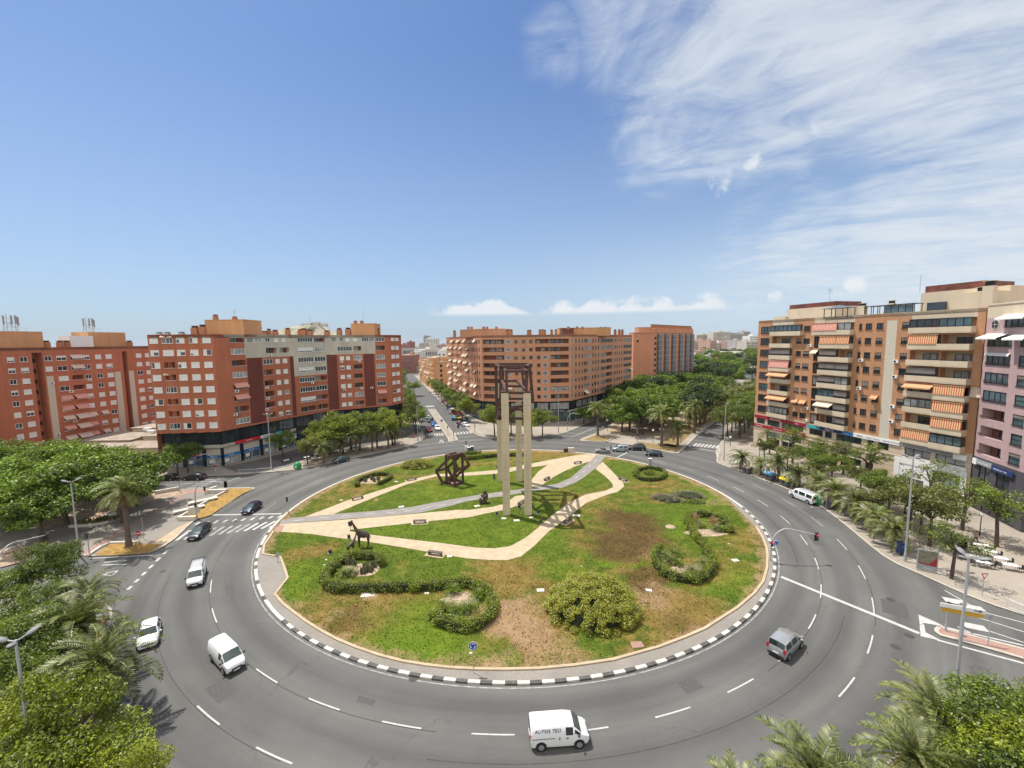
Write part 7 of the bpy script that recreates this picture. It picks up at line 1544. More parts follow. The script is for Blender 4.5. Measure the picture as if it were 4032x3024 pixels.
# ================================================================ sculptures
# four concrete pillars carrying nested open steel frames
pf1,pf2,pb1,pb2 = G(1994.7,2032.6),G(2080,2032.6),G(1971,1899),G(2045,1899)
c0 = (pf1 + pf2 + pb1 + pb2) / 4
mon = thing('monument','tall monument of four concrete pillars carrying nested brown steel frames','sculpture',(c0.x,c0.y,IZ))
M_['pillar'] = mat('board_marked_pale_concrete',(0.52,0.44,0.31),0.9,0.16,0.7,streak=(1.5,1.5,0.22),bump=0.12)
for p,hp in ((pf1,1551),(pf2,1551),(pb1,1530),(pb2,1526)):
  h = Hgt(p,hp) if p in (pf1,pf2) else 21.2
  q = MB(); n = 10; w,d = 1.26,0.72
  for i in range(n): q.box((0,0,h * (i + .5) / n),(w if i % 2 == 0 else w - .012,d if i % 2 == 0 else d - .012,h / n - .025)); q.box((0,0,h * (i + 1) / n - .0125),(w - .05,d - .05,.025),1)
  obj('pillar',q.mesh('pillar',[M_['pillar'],M_['dark']]),mon,(p.x - c0.x,p.y - c0.y + .3,0),.02)
def frame_pts(y,l): return [AtY(1850 + a / 2.212,1350 + b / 2.212,y) - Vector((c0.x,c0.y,IZ)) for a,b in l]
def beams(pts,pairs,w,name='frame'):
  q = MB()
  for i,j in pairs: q.beam(pts[i],pts[j],w,w)
  obj(name,q.mesh(name,M_['rust']),mon); return pts
loop = [(0,1),(1,2),(2,3),(3,0)]
f1 = beams(frame_pts(71.2,[(318,248),(502,248),(490,436),(322,436)]),loop,.46)
f2 = beams(frame_pts(77,[(266,208),(498,206),(470,548),(270,586)]),loop,.52)
f3 = beams(frame_pts(86,[(226,188),(520,186),(548,505),(238,658)]),loop,.58)
f4 = beams(frame_pts(81,[(290,224),(450,222),(470,380),(290,376)]),loop,.40)
f5 = beams(frame_pts(82,[(240,487),(470,487),(470,580),(266,580)]),loop,.40)
q = MB()
for a,b in ((f1,f4),(f2,f3),(f4,f2),(f4,f3)):
  for i in range(4): q.beam(a[i],b[i],.42,.42)
q.beam(frame_pts(76,[(280,330)])[0],frame_pts(71.3,[(318,430)])[0],.38,.38); q.beam(frame_pts(76,[(410,330)])[0],frame_pts(71.3,[(490,415)])[0],.38,.38); q.beam(frame_pts(76,[(275,332)])[0],frame_pts(76,[(415,330)])[0],.38,.38); q.beam(frame_pts(81,[(330,378)])[0],frame_pts(81,[(470,378)])[0],.38,.38)
q.beam(frame_pts(86,[(240,660)])[0],frame_pts(86,[(470,658)])[0],.5,.5)
for x in (300,335,490): pass
obj('connecting_beam',q.mesh('connecting_beam',M_['rust']),mon)
for p in (pf1,pf2):
  q = MB(); q.box((0,0,.1),(1.5,.9,.2)); obj('bearing_plate',q.mesh('bearing_plate',M_['rust']),mon,(p.x - c0.x,p.y - c0.y + .3,Hgt(p,1551) + .05))
# tilted cube frame
cc = G(1793,1904); cube = thing('steel_sculpture','brown steel sculpture of a tilted cube frame through an upright frame','sculpture',(cc.x,cc.y,IZ))
Zc = lambda x,y,d: AtY(1690 + x / 5.6,1760 + y / 5.6,d) - Vector((cc.x,cc.y,IZ))
bs = [G(1690 + a / 5.6,1760 + b / 5.6,IZ) - Vector((cc.x,cc.y,IZ)) for a,b in ((385,815),(565,870),(745,795),(585,745))]
hs = Hgt(G(1690 + 385 / 5.6,1760 + 815 / 5.6),1760 + 190 / 5.6); q = MB(); W = .46
for b in bs: q.beam(b,b + Vector((0,0,hs)),W,W)
for i in range(4): q.beam(bs[i] + Vector((0,0,.2)),bs[(i + 1) % 4] + Vector((0,0,.2)),W * .8,W * .8); q.beam(bs[i] + Vector((0,0,hs)),bs[(i + 1) % 4] + Vector((0,0,hs)),W,W)
obj('upright_frame',q.mesh('upright_frame',M_['rust']),cube)
yb = cc.y; nf = [Zc(490,200,yb - 2.4),Zc(740,135,yb - 1.0),Zc(885,405,yb - 1.0),Zc(650,500,yb - 2.4)]; ff = [Zc(150,530,yb - .4),Zc(400,462,yb + 1.2),Zc(525,700,yb + 1.2),Zc(305,808,yb - .4)]; q = MB()
for i in range(4): q.beam(nf[i],nf[(i + 1) % 4],W,W); q.beam(ff[i],ff[(i + 1) % 4],W,W); q.beam(nf[i],ff[i],W,W)
obj('tilted_frame',q.mesh('tilted_frame',M_['rust']),cube)
q = MB(); q.prism([b * .86 for b in bs],.0,.1); obj('base_slab',q.mesh('base_slab',M_['pave_pink']),cube)

def skin(name,pts,edges,radii,m,parent,loc=(0,0,0),rz=0.0,lv=2,root=0):
  "one continuous body grown over a skeleton"
  me = bpy.data.meshes.new(name); me.from_pydata([Vector(p) for p in pts],edges,[]); o = bpy.data.objects.new(name,me); COL.objects.link(o)
  md = o.modifiers.new('skin','SKIN'); md.use_smooth_shade = True; sv = me.skin_vertices[0].data
  for i,r in enumerate(radii): sv[i].radius = (r,r) if not hasattr(r,'__len__') else r; sv[i].use_root = i == root
  sb = o.modifiers.new('sub','SUBSURF'); sb.levels = lv; sb.render_levels = lv
  dg = bpy.context.evaluated_depsgraph_get(); nm = bpy.data.meshes.new_from_object(o.evaluated_get(dg)); bpy.data.objects.remove(o); nm.materials.clear(); nm.materials.append(m); nm.name = name
  return obj(name,nm,parent,loc,rz)
def giraffe(x,y,a,s,label):
  o = thing('giraffe_statue',label,'statue',(x,y,IZ),a); o.scale = (s,s,s)
  P_ = [(-.72,0,2.05),(0,0,2.25),(.62,0,2.32),(.98,0,2.85),(1.32,0,3.55),(1.62,0,4.15),(1.72,0,4.28),(2.02,0,4.16),(2.28,0,3.96)]
  E_ = [(i,i + 1) for i in range(8)]; R_ = [.40,.46,.44,.27,.19,.15,.155,.12,.075]
  for s_ in (-1,1):
    for (bx,knee,foot,br) in ((.62,(.66,1.25),(.62,.0),2),(-.72,(-.80,1.05),(-.74,.0),0)):
      n = len(P_); P_ += [(bx,s_ * .24,1.85),(knee[0],s_ * .25,knee[1]),(knee[0] + (.06 if bx < 0 else -.02),s_ * .25,.62),(foot[0],s_ * .25,.08)]; R_ += [.20,.115,.075,.085]; E_ += [(br,n),(n,n + 1),(n + 1,n + 2),(n + 2,n + 3)]
  n = len(P_); P_ += [(-1.02,0,1.95),(-1.10,0,1.45)]; R_ += [.06,.05]; E_ += [(0,n),(n,n + 1)]
  for s_ in (-1,1): n = len(P_); P_ += [(1.66,s_ * .10,4.50)]; R_ += [.04]; E_ += [(6,n)]; n = len(P_); P_ += [(1.58,s_ * .30,4.33)]; R_ += [.05]; E_ += [(6,n)]
  skin('body',P_,E_,R_,M_['bronze'],o,root=1); return o
gz = G(1432,2155,IZ); giraffe(gz.x,gz.y,rad(184),.93,'tall dark bronze giraffe statue on the left lawn beside the path')
gz = G(1383,2180,IZ); giraffe(gz.x,gz.y,rad(58),.60,'small bronze giraffe calf statue behind the curling hedge')
def bear(x,y,a,s,label,cub=False):
  o = thing('bear_statue',label,'statue',(x,y,IZ),a); o.scale = (s,s,s)
  P_ = [(0,0,.5),(.02,0,1.0),(.06,0,1.5),(.14,0,1.85),(.36,0,1.88),(.60,0,1.80)]; R_ = [.52,.50,.42,.28,.26,.13]; E_ = [(i,i + 1) for i in range(5)]
  for s_ in (-1,1):
    n = len(P_); P_ += [(.32,s_ * .42,1.28),(.66,s_ * .34,1.12),(.80,s_ * .22,1.42)]; R_ += [.19,.15,.12]; E_ += [(2,n),(n,n + 1),(n + 1,n + 2)]
    n = len(P_); P_ += [(.34,s_ * .40,.32),(.74,s_ * .42,.20),(.86,s_ * .44,.40)]; R_ += [.26,.19,.12]; E_ += [(0,n),(n,n + 1),(n + 1,n + 2)]
    n = len(P_); P_ += [(.10,s_ * .22,2.12)]; R_ += [.09]; E_ += [(3,n)]
  skin('body',P_,E_,R_,M_['bronze'],o); return o
gz = G(1914,1980,IZ); bear(gz.x,gz.y,rad(196),1.1,'large dark bronze bear statue sitting upright by the cycle path'); gz = G(1890,1985,IZ); bear(gz.x,gz.y,rad(20),.55,'small bronze bear cub statue sitting before the large bear')

# ================================================================ people
SK = mat('skin',(0.45,0.26,0.18),.6); M_['trouser'] = mat('dark_trousers',(.03,.035,.06),.9); M_['hair'] = mat('dark_hair',(.03,.02,.015),.8)
def person(x,y,z,a,shirt,label,pose='walk',legs='trouser'):
  o = thing('person',label,'person',(x,y,z),a); ms = mat('shirt_' + shirt[0],shirt[1],.9)
  if pose == 'sit': hip,kn,ft = .52,(.42,.50),(.46,.06)
  else: hip,kn,ft = .92,(.06,.50),(.0,.06)
  t = hip - .92
  P_ = [(0,0,.95 + t),(0,0,1.15 + t),(0,0,1.38 + t),(.01,0,1.50 + t),(.03,0,1.60 + t),(.03,0,1.71 + t)]; R_ = [.15,.14,.15,.06,.10,.09]; E_ = [(i,i + 1) for i in range(5)]
  for s_ in (-1,1):
    st_ = .22 * s_ if pose == 'walk' else 0
    n = len(P_); P_ += [(0,s_ * .10,hip - .06),(kn[0] + st_ * .5,s_ * .11,kn[1]),(ft[0] + st_,s_ * .11,ft[1] + .03),(ft[0] + st_ + .16,s_ * .12,ft[1] - .02)]; R_ += [.09,.065,.048,.04]; E_ += [(0,n),(n,n + 1),(n + 1,n + 2),(n + 2,n + 3)]
    f = .42 if pose == 'ride' else (.10 - st_ * .6); n = len(P_); P_ += [(0,s_ * .20,1.40 + t),(f * .45,s_ * .26,1.14 + t),(f,s_ * .24,.92 + t + (.14 if pose == 'ride' else 0)),(f + .06,s_ * .24,.84 + t + (.14 if pose == 'ride' else 0))]; R_ += [.06,.045,.036,.04]; E_ += [(2,n),(n,n + 1),(n + 1,n + 2),(n + 2,n + 3)]
  b = skin('body',P_,E_,R_,SK,o)
  q = MB(); k = [(.172,.135,.93),(.168,.14,1.1),(.185,.145,1.3),(.20,.12,1.43)]
  vs = [(.0 + rx * .8 * math.cos(j * .5236),ry * 1.45 * math.sin(j * .5236),z_ + t) for rx,ry,z_ in k for j in range(12)]; q.add(vs,[(i * 12 + j,i * 12 + (j + 1) % 12,i * 12 + 12 + (j + 1) % 12,i * 12 + 12 + j) for i in range(3) for j in range(12)]); obj('shirt',q.mesh('shirt',ms,True),o)
  q = MB()
  for s_ in (-1,1):
    st_ = .22 * s_ if pose == 'walk' else 0; q.tube([(0,s_ * .09,hip + .02),(kn[0] + st_ * .5,s_ * .11,kn[1]),(ft[0] + st_,s_ * .11,ft[1] + .10)],[.125,.09,.07],9)
  obj('trousers',q.mesh('trousers',M_[legs],True),o); q = MB(); q.ball((.005,0,1.70 + t),(.115,.108,.105),12,8); obj('hair',q.mesh('hair',M_['hair'],True),o); return o
g_ = G(214,2195,SZ); person(g_.x,g_.y,SZ,rad(-20),('coral',(.62,.10,.10)),'person in a coral red shirt standing at the left road edge')
g_ = G(234,2168,SZ); person(g_.x,g_.y,SZ,rad(170),('white',(.55,.56,.58)),'person in a pale top walking in the shade by the left garden')
g_ = G(2651,1738,SZ); person(g_.x,g_.y,SZ,rad(-80),('red',(.55,.02,.05)),'person in a red shirt under the palms at the park corner')
g_ = G(3842,2136,SZ); person(g_.x,g_.y,SZ,rad(120),('tan',(.40,.24,.16)),'person beside the white cafe tables on the right pavement')
g_ = G(2362,1683); mb = motorbike(g_.x,g_.y,rad(55),'dark motorcycle riding away up the left carriageway','black'); mb.location.z = 0.01
person(g_.x - .05,g_.y - .1,.10,rad(55),('black',(.03,.03,.035)),'person in black riding the motorcycle up the left carriageway','sit')
cv = [o for o in COL.objects if o.get('category') == 'car' and 'convertible' in o.get('label','')][0]; d_ = Vector((math.cos(cv.rotation_euler.z),math.sin(cv.rotation_euler.z)))
person(cv.location.x - d_.x * .3 - .1,cv.location.y - d_.y * .3 + .3,.32,cv.rotation_euler.z,('pale',(.6,.58,.55)),'person in a pale shirt driving the open convertible','sit')

# ================================================================ street furniture
def place(name,label,cat,px,py,z=SZ,a=0.0,group=None): g_ = G(px,py,z); return thing(name,label,cat,(g_.x,g_.y,z),a,group),g_
M_['lamphead'] = mat('dull_grey_lamp_housing',(.20,.20,.20),.6)
def lamp_post(px,py,top_py,label,heads=3,z=SZ,group='tall lamp posts round the roundabout',g_=None):
  g_ = G(px,py,z) if g_ is None else g_; h = Hgt(g_,top_py) - z; o = thing('lamp_post',label,'lamp post',(g_.x,g_.y,z),rng.uniform(0,1.5),group)
  q = MB(); q.tube([(0,0,0),(0,0,h * .5),(0,0,h)],[.13,.105,.075],10); q.tube([(0,0,0),(0,0,1.1)],.17,10); obj('pole',q.mesh('pole',M_['grey_pole'],True),o)
  q = MB()
  for i in range(heads): a = 6.283 * i / heads; q.beam((0,0,h - .1),(.55 * math.cos(a),.55 * math.sin(a),h + .05),.06,.06)
  obj('arm',q.mesh('arm',M_['grey_pole']),o)
  for i in range(heads):
    a = 6.283 * i / heads; q = MB(); q.ball((0,0,0),(.42,.22,.13),10,6); q.box((0.03,0,-.09),(.55,.3,.06),1); e = obj('lamp_head',q.mesh('lamp_head',[M_['lamphead'],M_['dark']],True),o,(.80 * math.cos(a),.80 * math.sin(a),h + .12),a); e.rotation_euler = (0,rad(-18),a)
  return o
lamp_post(1069,1849,1632,'tall lamp post before the bank shops on the left pavement'); lamp_post(2199,1704,1541,'tall lamp post at the corner before the salmon block'); lamp_post(3563,2210,1800,'tall grey lamp post beside the blue box on the right pavement'); lamp_post(313,2186,1896,'tall lamp post at the end of the left promenade')
lamp_post(2850,1812,1590,'thin lamp post at the avenue corner of the right pavement',1); lamp_post(1646,1737,1597,'lamp post at the street corner of the left pavement',1)
lamp_post(0,0,2193,'tall grey lamp post rising from the bottom right trees in front of the island',3,g_=G(3757,2790,SZ)); lamp_post(0,0,2520,'near lamp post with three hooded heads at the bottom left',3,g_=G(148,3150,SZ))
lamp_post(2897,1700,1583,'lamp post along the avenue behind the right corner trees',1)
for i in range(3): q_ = along((-29.6,150),sd,24 * i); lamp_post(0,0,0,f'street lamp on the left of the side street, {ORD[i]} from the roundabout',1,group='street lamps of the side street',g_=Vector((q_.x,q_.y,SZ))) if False else None
def globe(px,py,top_py,label):
  o,g_ = place('globe_lamp',label,'street lamp',px,py,group='white globe lamps'); h = Hgt(g_,top_py) - SZ; q = MB(); q.tube([(0,0,0),(0,0,h)],[.07,.05],8); q.tube([(0,0,0),(0,0,.5)],.09,8); obj('pole',q.mesh('pole',M_['black'],True),o); q = MB(); q.ball((0,0,h + .12),.30,14,10); obj('globe',q.mesh('globe',M_['white'],True),o)
for b in (((2875,1757),1723,'globe lamp at the avenue corner before the stone block'),((2990,1800),1742,'globe lamp before the door of the stone block'),((3375,1890),1843,'globe lamp among the trees of the right shops'),((3601,2030),1923,'globe lamp before the white perforated shopfront'),((3857,2108),2031,'globe lamp nearest the cafe tables on the right'),((2391,1696),1656,'globe lamp on the path of the avenue park'),((2681,1742),1703,'globe lamp beside the smaller park corner palm'),((2571,1742),1696,'globe lamp in the shade under the park ficus')): globe(*b[0],b[1],b[2])
M_['red_on'] = emit('lit_red_signal',(0.9,0.03,0.04),1.6); M_['lens'] = mat('unlit_signal_lens',(.06,.065,.07),.3)
def head(parent,loc,a,lit=False,s=1.0,back=True):
  q = MB(); q.box((0,0,0),(.30 * s,.26 * s,.92 * s)); q.box((.0,.12 * s,0),(.52 * s,.02,1.15 * s)) if back else None
  hd = obj('signal_head',q.mesh('signal_head',M_['black']),parent,loc,a)
  for i in range(3):
    q = MB(); q.disc((0,-.135 * s,.28 * s - .28 * s * i),(0,1,0),.10 * s,12,0,.03); obj('lens',q.mesh('lens',M_['red_on'] if (lit and i == 0) else M_['lens']),hd)
  return hd
def signal(px,py,label,arm_to=None,head_py=None,top_py=None,z=SZ,lit=False,face=0.0,small=True):
  o,g_ = place('traffic_light',label,'traffic light',px,py,z,group='traffic lights')
  q = MB()
  if arm_to:                                                       # curved mast reaching over the road
    e = AtY(*arm_to[0],g_.y + arm_to[1]) - Vector((g_.x,g_.y,z)); ex,ey = e.x,e.y; ln = math.hypot(ex,ey); h = max(e.z + .55,4.5); ux,uy = ex / ln,ey / ln; r_ = min(2.0,ln * .5); pts = [(0,0,0),(0,0,h - r_ * 1.25)]
    for i in range(1,7): t = i / 6 * math.pi / 2; pts.append((ux * r_ * (1 - math.cos(t)),uy * r_ * (1 - math.cos(t)),h - r_ * 1.25 + r_ * 1.25 * math.sin(t)))
    pts.append((ex * .97,ey * .97,e.z + .25)); q.tube(pts,[.11,.10] + [.085] * 6 + [.06],8); obj('mast',q.mesh('mast',M_['grey_pole'],True),o); head(o,(ex,ey,e.z - .1),face,lit)
    if small: head(o,(0.0,-.16,2.4),face,lit,.75,False)
  else:
    h = Hgt(g_,top_py) - z; q.tube([(0,0,0),(0,0,h)],.065,8); q.tube([(0,0,0),(0,0,.7)],.09,8); obj('pole',q.mesh('pole',M_['grey_pole'],True),o); head(o,(0,-.14,h - .45),face,lit,.9,False)
  return o,g_
def roundel(px,py,top_py,label,z,kind='round',g_=None,parent=None,off=None,a=0.0):
  "blue disc with three white arrows chasing round"
  if parent is None:
    o,g_ = place('roundabout_sign',label,'road sign',px,py,z); h = Hgt(g_,top_py) - z - .35; q = MB(); q.tube([(0,0,0),(0,0,h + .3)],.032,7); obj('pole',q.mesh('pole',M_['metal']),o); c = Vector((0,-.06,h))
  else: o,c = parent,Vector(off)
  s_ = obj('sign_disc',None,o,c,a) if False else None; q = MB(); q.disc((0,0,0),(0,1,0),.40,22,0,.02); q.disc((0,-.006,0),(0,1,0),.365,22,1,.022)
  for i in range(3):
    b = 2 * math.pi * i / 3 + .5; P_ = [(.19 * math.cos(b + t),.19 * math.sin(b + t)) for t in np.linspace(0,1.25,6)]; O_ = [(.25 * math.cos(b + t),.25 * math.sin(b + t)) for t in np.linspace(0,1.25,6)]
    for j in range(5): q.add([(x,-.021,y) for x,y in (P_[j],O_[j],O_[j + 1],P_[j + 1])],[(0,1,2,3)],0)
    t = b + 1.25; q.add([(.14 * math.cos(t),-.021,.14 * math.sin(t)),(.30 * math.cos(t),-.021,.30 * math.sin(t)),(.22 * math.cos(t + .45),-.021,.22 * math.sin(t + .45))],[(0,1,2)],0)
  return obj('sign_disc',q.mesh('sign_disc',[M_['white'],M_['signround'] if 'signround' in M_ else M_.setdefault('signround',mat('blue_traffic_sign',(0.005,0.065,0.36),.4))]),o,c,a)
roundel(1864.8,2648.7,2527,'blue round roundabout sign on a thin post at the near kerb',IZ)
o,g_ = signal(3034,2207,'curved mast traffic light showing red on the right island kerb',((3217,2112),-.4),z=IZ,lit=True); roundel(0,0,0,'',0,parent=o,off=(.55,-.2,2.55)); q = MB(); q.beam((0,-.1,2.3),(.5,-.18,2.45),.04,.04); obj('bracket',q.mesh('bracket',M_['metal']),o)
signal(776,2040,'curved mast traffic light in the straw bed at the left crossing',((889,1905),.3),face=rad(180)); signal(-4,2300,'curved mast traffic light at the left edge of the picture',((184,2112),6.0),face=rad(120))
signal(850,1872,'curved mast traffic light before the bank at the left corner',((777,1797),0.0),lit=True); signal(2234,1694,'curved mast traffic light at the corner before the salmon block',((2289,1634),-1),face=rad(180)); signal(2509,1744,'curved mast traffic light at the front of the avenue park',((2480,1692),-.8),face=rad(20))
signal(1653,1722,'curved mast traffic light on the left of the side street crossing',((1702,1650),1.0),face=rad(10)); signal(1870,1706,'curved mast traffic light at the right corner of the side street',((1820,1643),0.5)); signal(1787.6,1735,'curved mast traffic light at the tip of the side street median',((1804,1678),-.5),face=rad(180))
signal(1764,1712,'short traffic light in the middle of the side street median',top_py=1676); signal(2404,1798.5,'short traffic light on the far kerb of the island beside the cycle path',top_py=1756,z=IZ,face=rad(180)); signal(1135.5,2025,'short traffic light on the island kerb by the left crossing',top_py=1955,z=IZ,face=rad(200))
signal(3723,2484,'traffic light on the red paved island at the right',top_py=2368); signal(352.5,2186,'short traffic light on the promenade end by the lamp post',top_py=2096,face=rad(30)); signal(708,1936,'short traffic light at the back edge of the promenade',top_py=1876,face=rad(180)); signal(809,1946,'short traffic light inside the promenade near its low walls',top_py=1915,face=rad(180)); signal(1836,1789,'short traffic light at the far kerb beside the utility cabinets',top_py=1735,z=IZ,face=rad(180))
signal(1659,1731,'short black signal at the left corner of the side street',top_py=1690)
def plate_sign(px,py,top_py,label,build,z=SZ,a=0.0,name='road_sign'):
  o,g_ = place(name,label,'road sign',px,py,z,a); h = Hgt(g_,top_py) - z; q = MB(); q.tube([(0,0,0),(0,0,h)],.04,7); obj('pole',q.mesh('pole',M_['grey_pole']),o); build(o,h); return o
def noentry(o,h): q = MB(); q.disc((0,-.06,h - .35),(0,1,0),.38,20,0,.03); q.box((0,-.085,h - .35),(.5,.02,.13),1); obj('sign_disc',q.mesh('sign_disc',[M_['red'],M_['white']]),o)
def tri(o,h): q = MB(); q.add([(-.45,-.06,h - .05),(.45,-.06,h - .05),(0,-.06,h - .8)],[(0,1,2)],0); q.add([(-.28,-.075,h - .15),(.28,-.075,h - .15),(0,-.075,h - .6)],[(0,1,2)],1); obj('sign_plate',q.mesh('sign_plate',[M_['red'],M_['white']]),o)
def park_(o,h): q = MB(); q.box((0,-.06,h - .35),(.75,.03,.75)); obj('sign_plate',q.mesh('sign_plate',M_['signround']),o); gtext('lettering','P',.62,M_['white'],o,(-.18,-.085,h - .57),(1,0,0))
def direct(o,h):
  for z_,m,tx,w in ((h - .35,'white','Alicante',3.3),(h - .80,'yellow','Centro  Playas',3.1)):
    q = MB(); q.box((0,-.1,z_),(w,.08,.40)); obj('sign_panel',q.mesh('sign_panel',M_[m] if m == 'white' else M_['amber'] if 'amber' in M_ else M_.setdefault('amber',mat('amber_sign_panel',(.55,.32,.03),.5))),o)
  q = MB(); q.add([(1.5,-.145,h - .35),(1.2,-.145,h - .22),(1.2,-.145,h - .30),(.8,-.145,h - .30),(.8,-.145,h - .40),(1.2,-.145,h - .40),(1.2,-.145,h - .48)],[(0,6,5,4,3,2,1)]); obj('arrow',q.mesh('arrow',M_['ink']),o)
def backp(o,h): q = MB(); q.box((0,0,h - .3),(.5,.04,.45)); obj('sign_plate',q.mesh('sign_plate',M_['metal']),o)
def darkp(o,h): q = MB(); q.box((0,-.05,h - .35),(.55,.05,.8)); obj('sign_plate',q.mesh('sign_plate',M_['black']),o)
plate_sign(549,2134,2091,'no entry sign on the promenade end beside the lone palm',noentry); plate_sign(1403.5,1742,1716,'no entry sign far along the left pavement kerb',noentry) if False else None
plate_sign(1634,1740,1711,'no entry sign at the street corner of the left pavement',noentry); plate_sign(3867,2347,2255,'red and white triangular sign on the right pavement',tri); plate_sign(771,1868,1820,'blue parking sign at the bank corner',park_)
plate_sign(3776,2513,2380,'white and amber direction panel on the red paved island',direct,a=rad(-24),name='direction_sign'); plate_sign(3890,2537,2418,'grey sign seen from behind, farthest on the red paved island',backp); plate_sign(1380,2086,2054,'dark notice board on a post where the tan paths divide',darkp,IZ,name='notice_board'); plate_sign(1094,2212,2176,'small round sign seen from behind on the left kerb bulge',lambda o,h: (lambda q: (q.disc((0,0,h - .3),(0,1,0),.32,16,0,.03),obj('sign_disc',q.mesh('sign_disc',M_['metal']),o)))(MB()),IZ)
plate_sign(1740,1686,1652,'blue sign on the side street median',park_); plate_sign(1848,1686,1652,'blue sign at the right corner of the side street',park_); plate_sign(2217,1783,1735,'thin dark post on the far kerb of the island',lambda o,h: None,IZ,name='marker_post'); plate_sign(3251,2015,1925,'brown street name sign beside the green bottle bank on the right',lambda o,h: (lambda q: (q.box((0,-.05,h - .2),(1.1,.05,.35)),obj('sign_plate',q.mesh('sign_plate',M_['rust']),o)))(MB()))
plate_sign(566,2122,2034,'hooked black street lamp near the lone promenade palm',lambda o,h: (lambda q: (q.beam((0,0,h),(.5,0,h + .12),.06,.06),q.box((.75,0,h + .14),(.6,.28,.12)),obj('lamp_head',q.mesh('lamp_head',M_['black']),o)))(MB()),name='street_lamp')
# benches
q = MB(); q.box((0,0,.46),(2.1,.55,.12)); seat = q.mesh('seat',mat('dark_bench_slats',(.11,.085,.07),.8,.3,4)); q = MB(); q.box((0,0,.2),(.22,.5,.4)); leg = q.mesh('leg',M_['stone'] if False else mat('grey_bench_end',(.13,.11,.10),.85)); q = MB(); q.box((0,0,.0),(2.8,1.2,.04)); pad = q.mesh('base_slab',M_['tan'])
for px_,py_,a,lab in [(1653,2060,.05,'bench on the middle path of the island, left part'),(1713,2186,-.30,'bench on the lower path of the island nearest the front hedges'),(1408,1967,.62,'bench on the upper path, nearest the left crossing'),(1621,1891,.55,'bench on the upper path by the horseshoe hedge'),(2154,1890,1.0,'bench on the wide tan area behind the pillars'),(2275,1826,.5,'bench near the far end of the wide path'),(2054,1984,1.0,'bench just left of the front right pillar'),(2235,2056,.9,'bench at the bend of the lower path in the tower shadow'),(2453,1893,-1.0,'bench at the right end of the lower path loop')]:
  g_ = G(px_,py_,IZ); o = thing('bench',lab,'bench',(g_.x,g_.y,IZ + .03),a,'benches of the island'); obj('seat',seat,o); obj('leg',leg,o,(-.9,0,0)); obj('leg',leg,o,(.9,0,0)); obj('base_slab',pad,o)
# spotlights on the lawn
q = MB(); q.box((0,0,.42),(.42,.34,.42)); q.box((0,-.18,.42),(.34,.02,.34),1); spm = q.mesh('lamp_housing',[M_['black'],M_['lens']]); q = MB(); q.box((0,0,.1),(.5,.4,.2)); spb = q.mesh('stand',M_['grey_pole'])
for i,(px_,py_,lab) in enumerate([(1374,2122,'black floodlight left of the small giraffe by the path'),(1300,2182,'black floodlight alone on the lawn left of the curling hedge'),(1957,2030,'floodlight left of the front left pillar'),(2045,2003,'floodlight between the front pillars'),(2118,2024,'floodlight right of the front right pillar'),(1946,1888,'floodlight left of the rear left pillar'),(1958,1845,'floodlight beside the upper path behind the pillars'),(2130,2064,'floodlight in front of the front right pillar'),(1820,1910,'floodlight at the base of the tilted cube'),(1945,1878,'small floodlight on the lawn behind the rear left pillar')]):
  g_ = G(px_,py_,IZ); o = thing('floodlight',lab,'floodlight',(g_.x,g_.y,IZ),rng.uniform(0,6),'floodlights on the island'); obj('lamp_housing',spm,o); obj('stand',spb,o)
# cabinets
def cabinet(px,py,top_py,w,m,label,z=IZ,top='white'):
  o,g_ = place('utility_cabinet',label,'cabinet',px,py,z); h = Hgt(g_,top_py) - z; q = MB(); q.box((0,0,h / 2),(w,.5,h)); obj('body',q.mesh('body',M_[m]),o); q = MB(); q.box((0,0,h + .04),(w + .08,.58,.09)); obj('lid',q.mesh('lid',M_[top]),o); q = MB(); q.box((0,-.26,h * .55),(w * .8,.02,h * .7)); q.box((w * .3,-.28,h * .5),(.04,.03,.16),1); obj('door',q.mesh('door',[M_[m],M_['black']]),o)
cabinet(1837,1781,1757,.85,'white','white utility cabinet, left of the three at the far kerb'); cabinet(1847,1785,1762,.75,'grille','dark utility cabinet in the middle of the three at the far kerb'); cabinet(1859,1783,1758,.9,'grille','dark grey utility cabinet, right of the three at the far kerb'); cabinet(2559,1833,1806,.75,'signgrey','grey utility cabinet alone at the far right kerb'); cabinet(2229,1781,1767,1.2,'rust','low brown box beside the pale one at the far kerb',top='rust'); cabinet(2248,1781,1764,1.5,'stone','low pale box beside the brown one at the far kerb',top='stone'); cabinet(443,2042,2022,.9,'white','white sign box in the left garden bed',SZ)
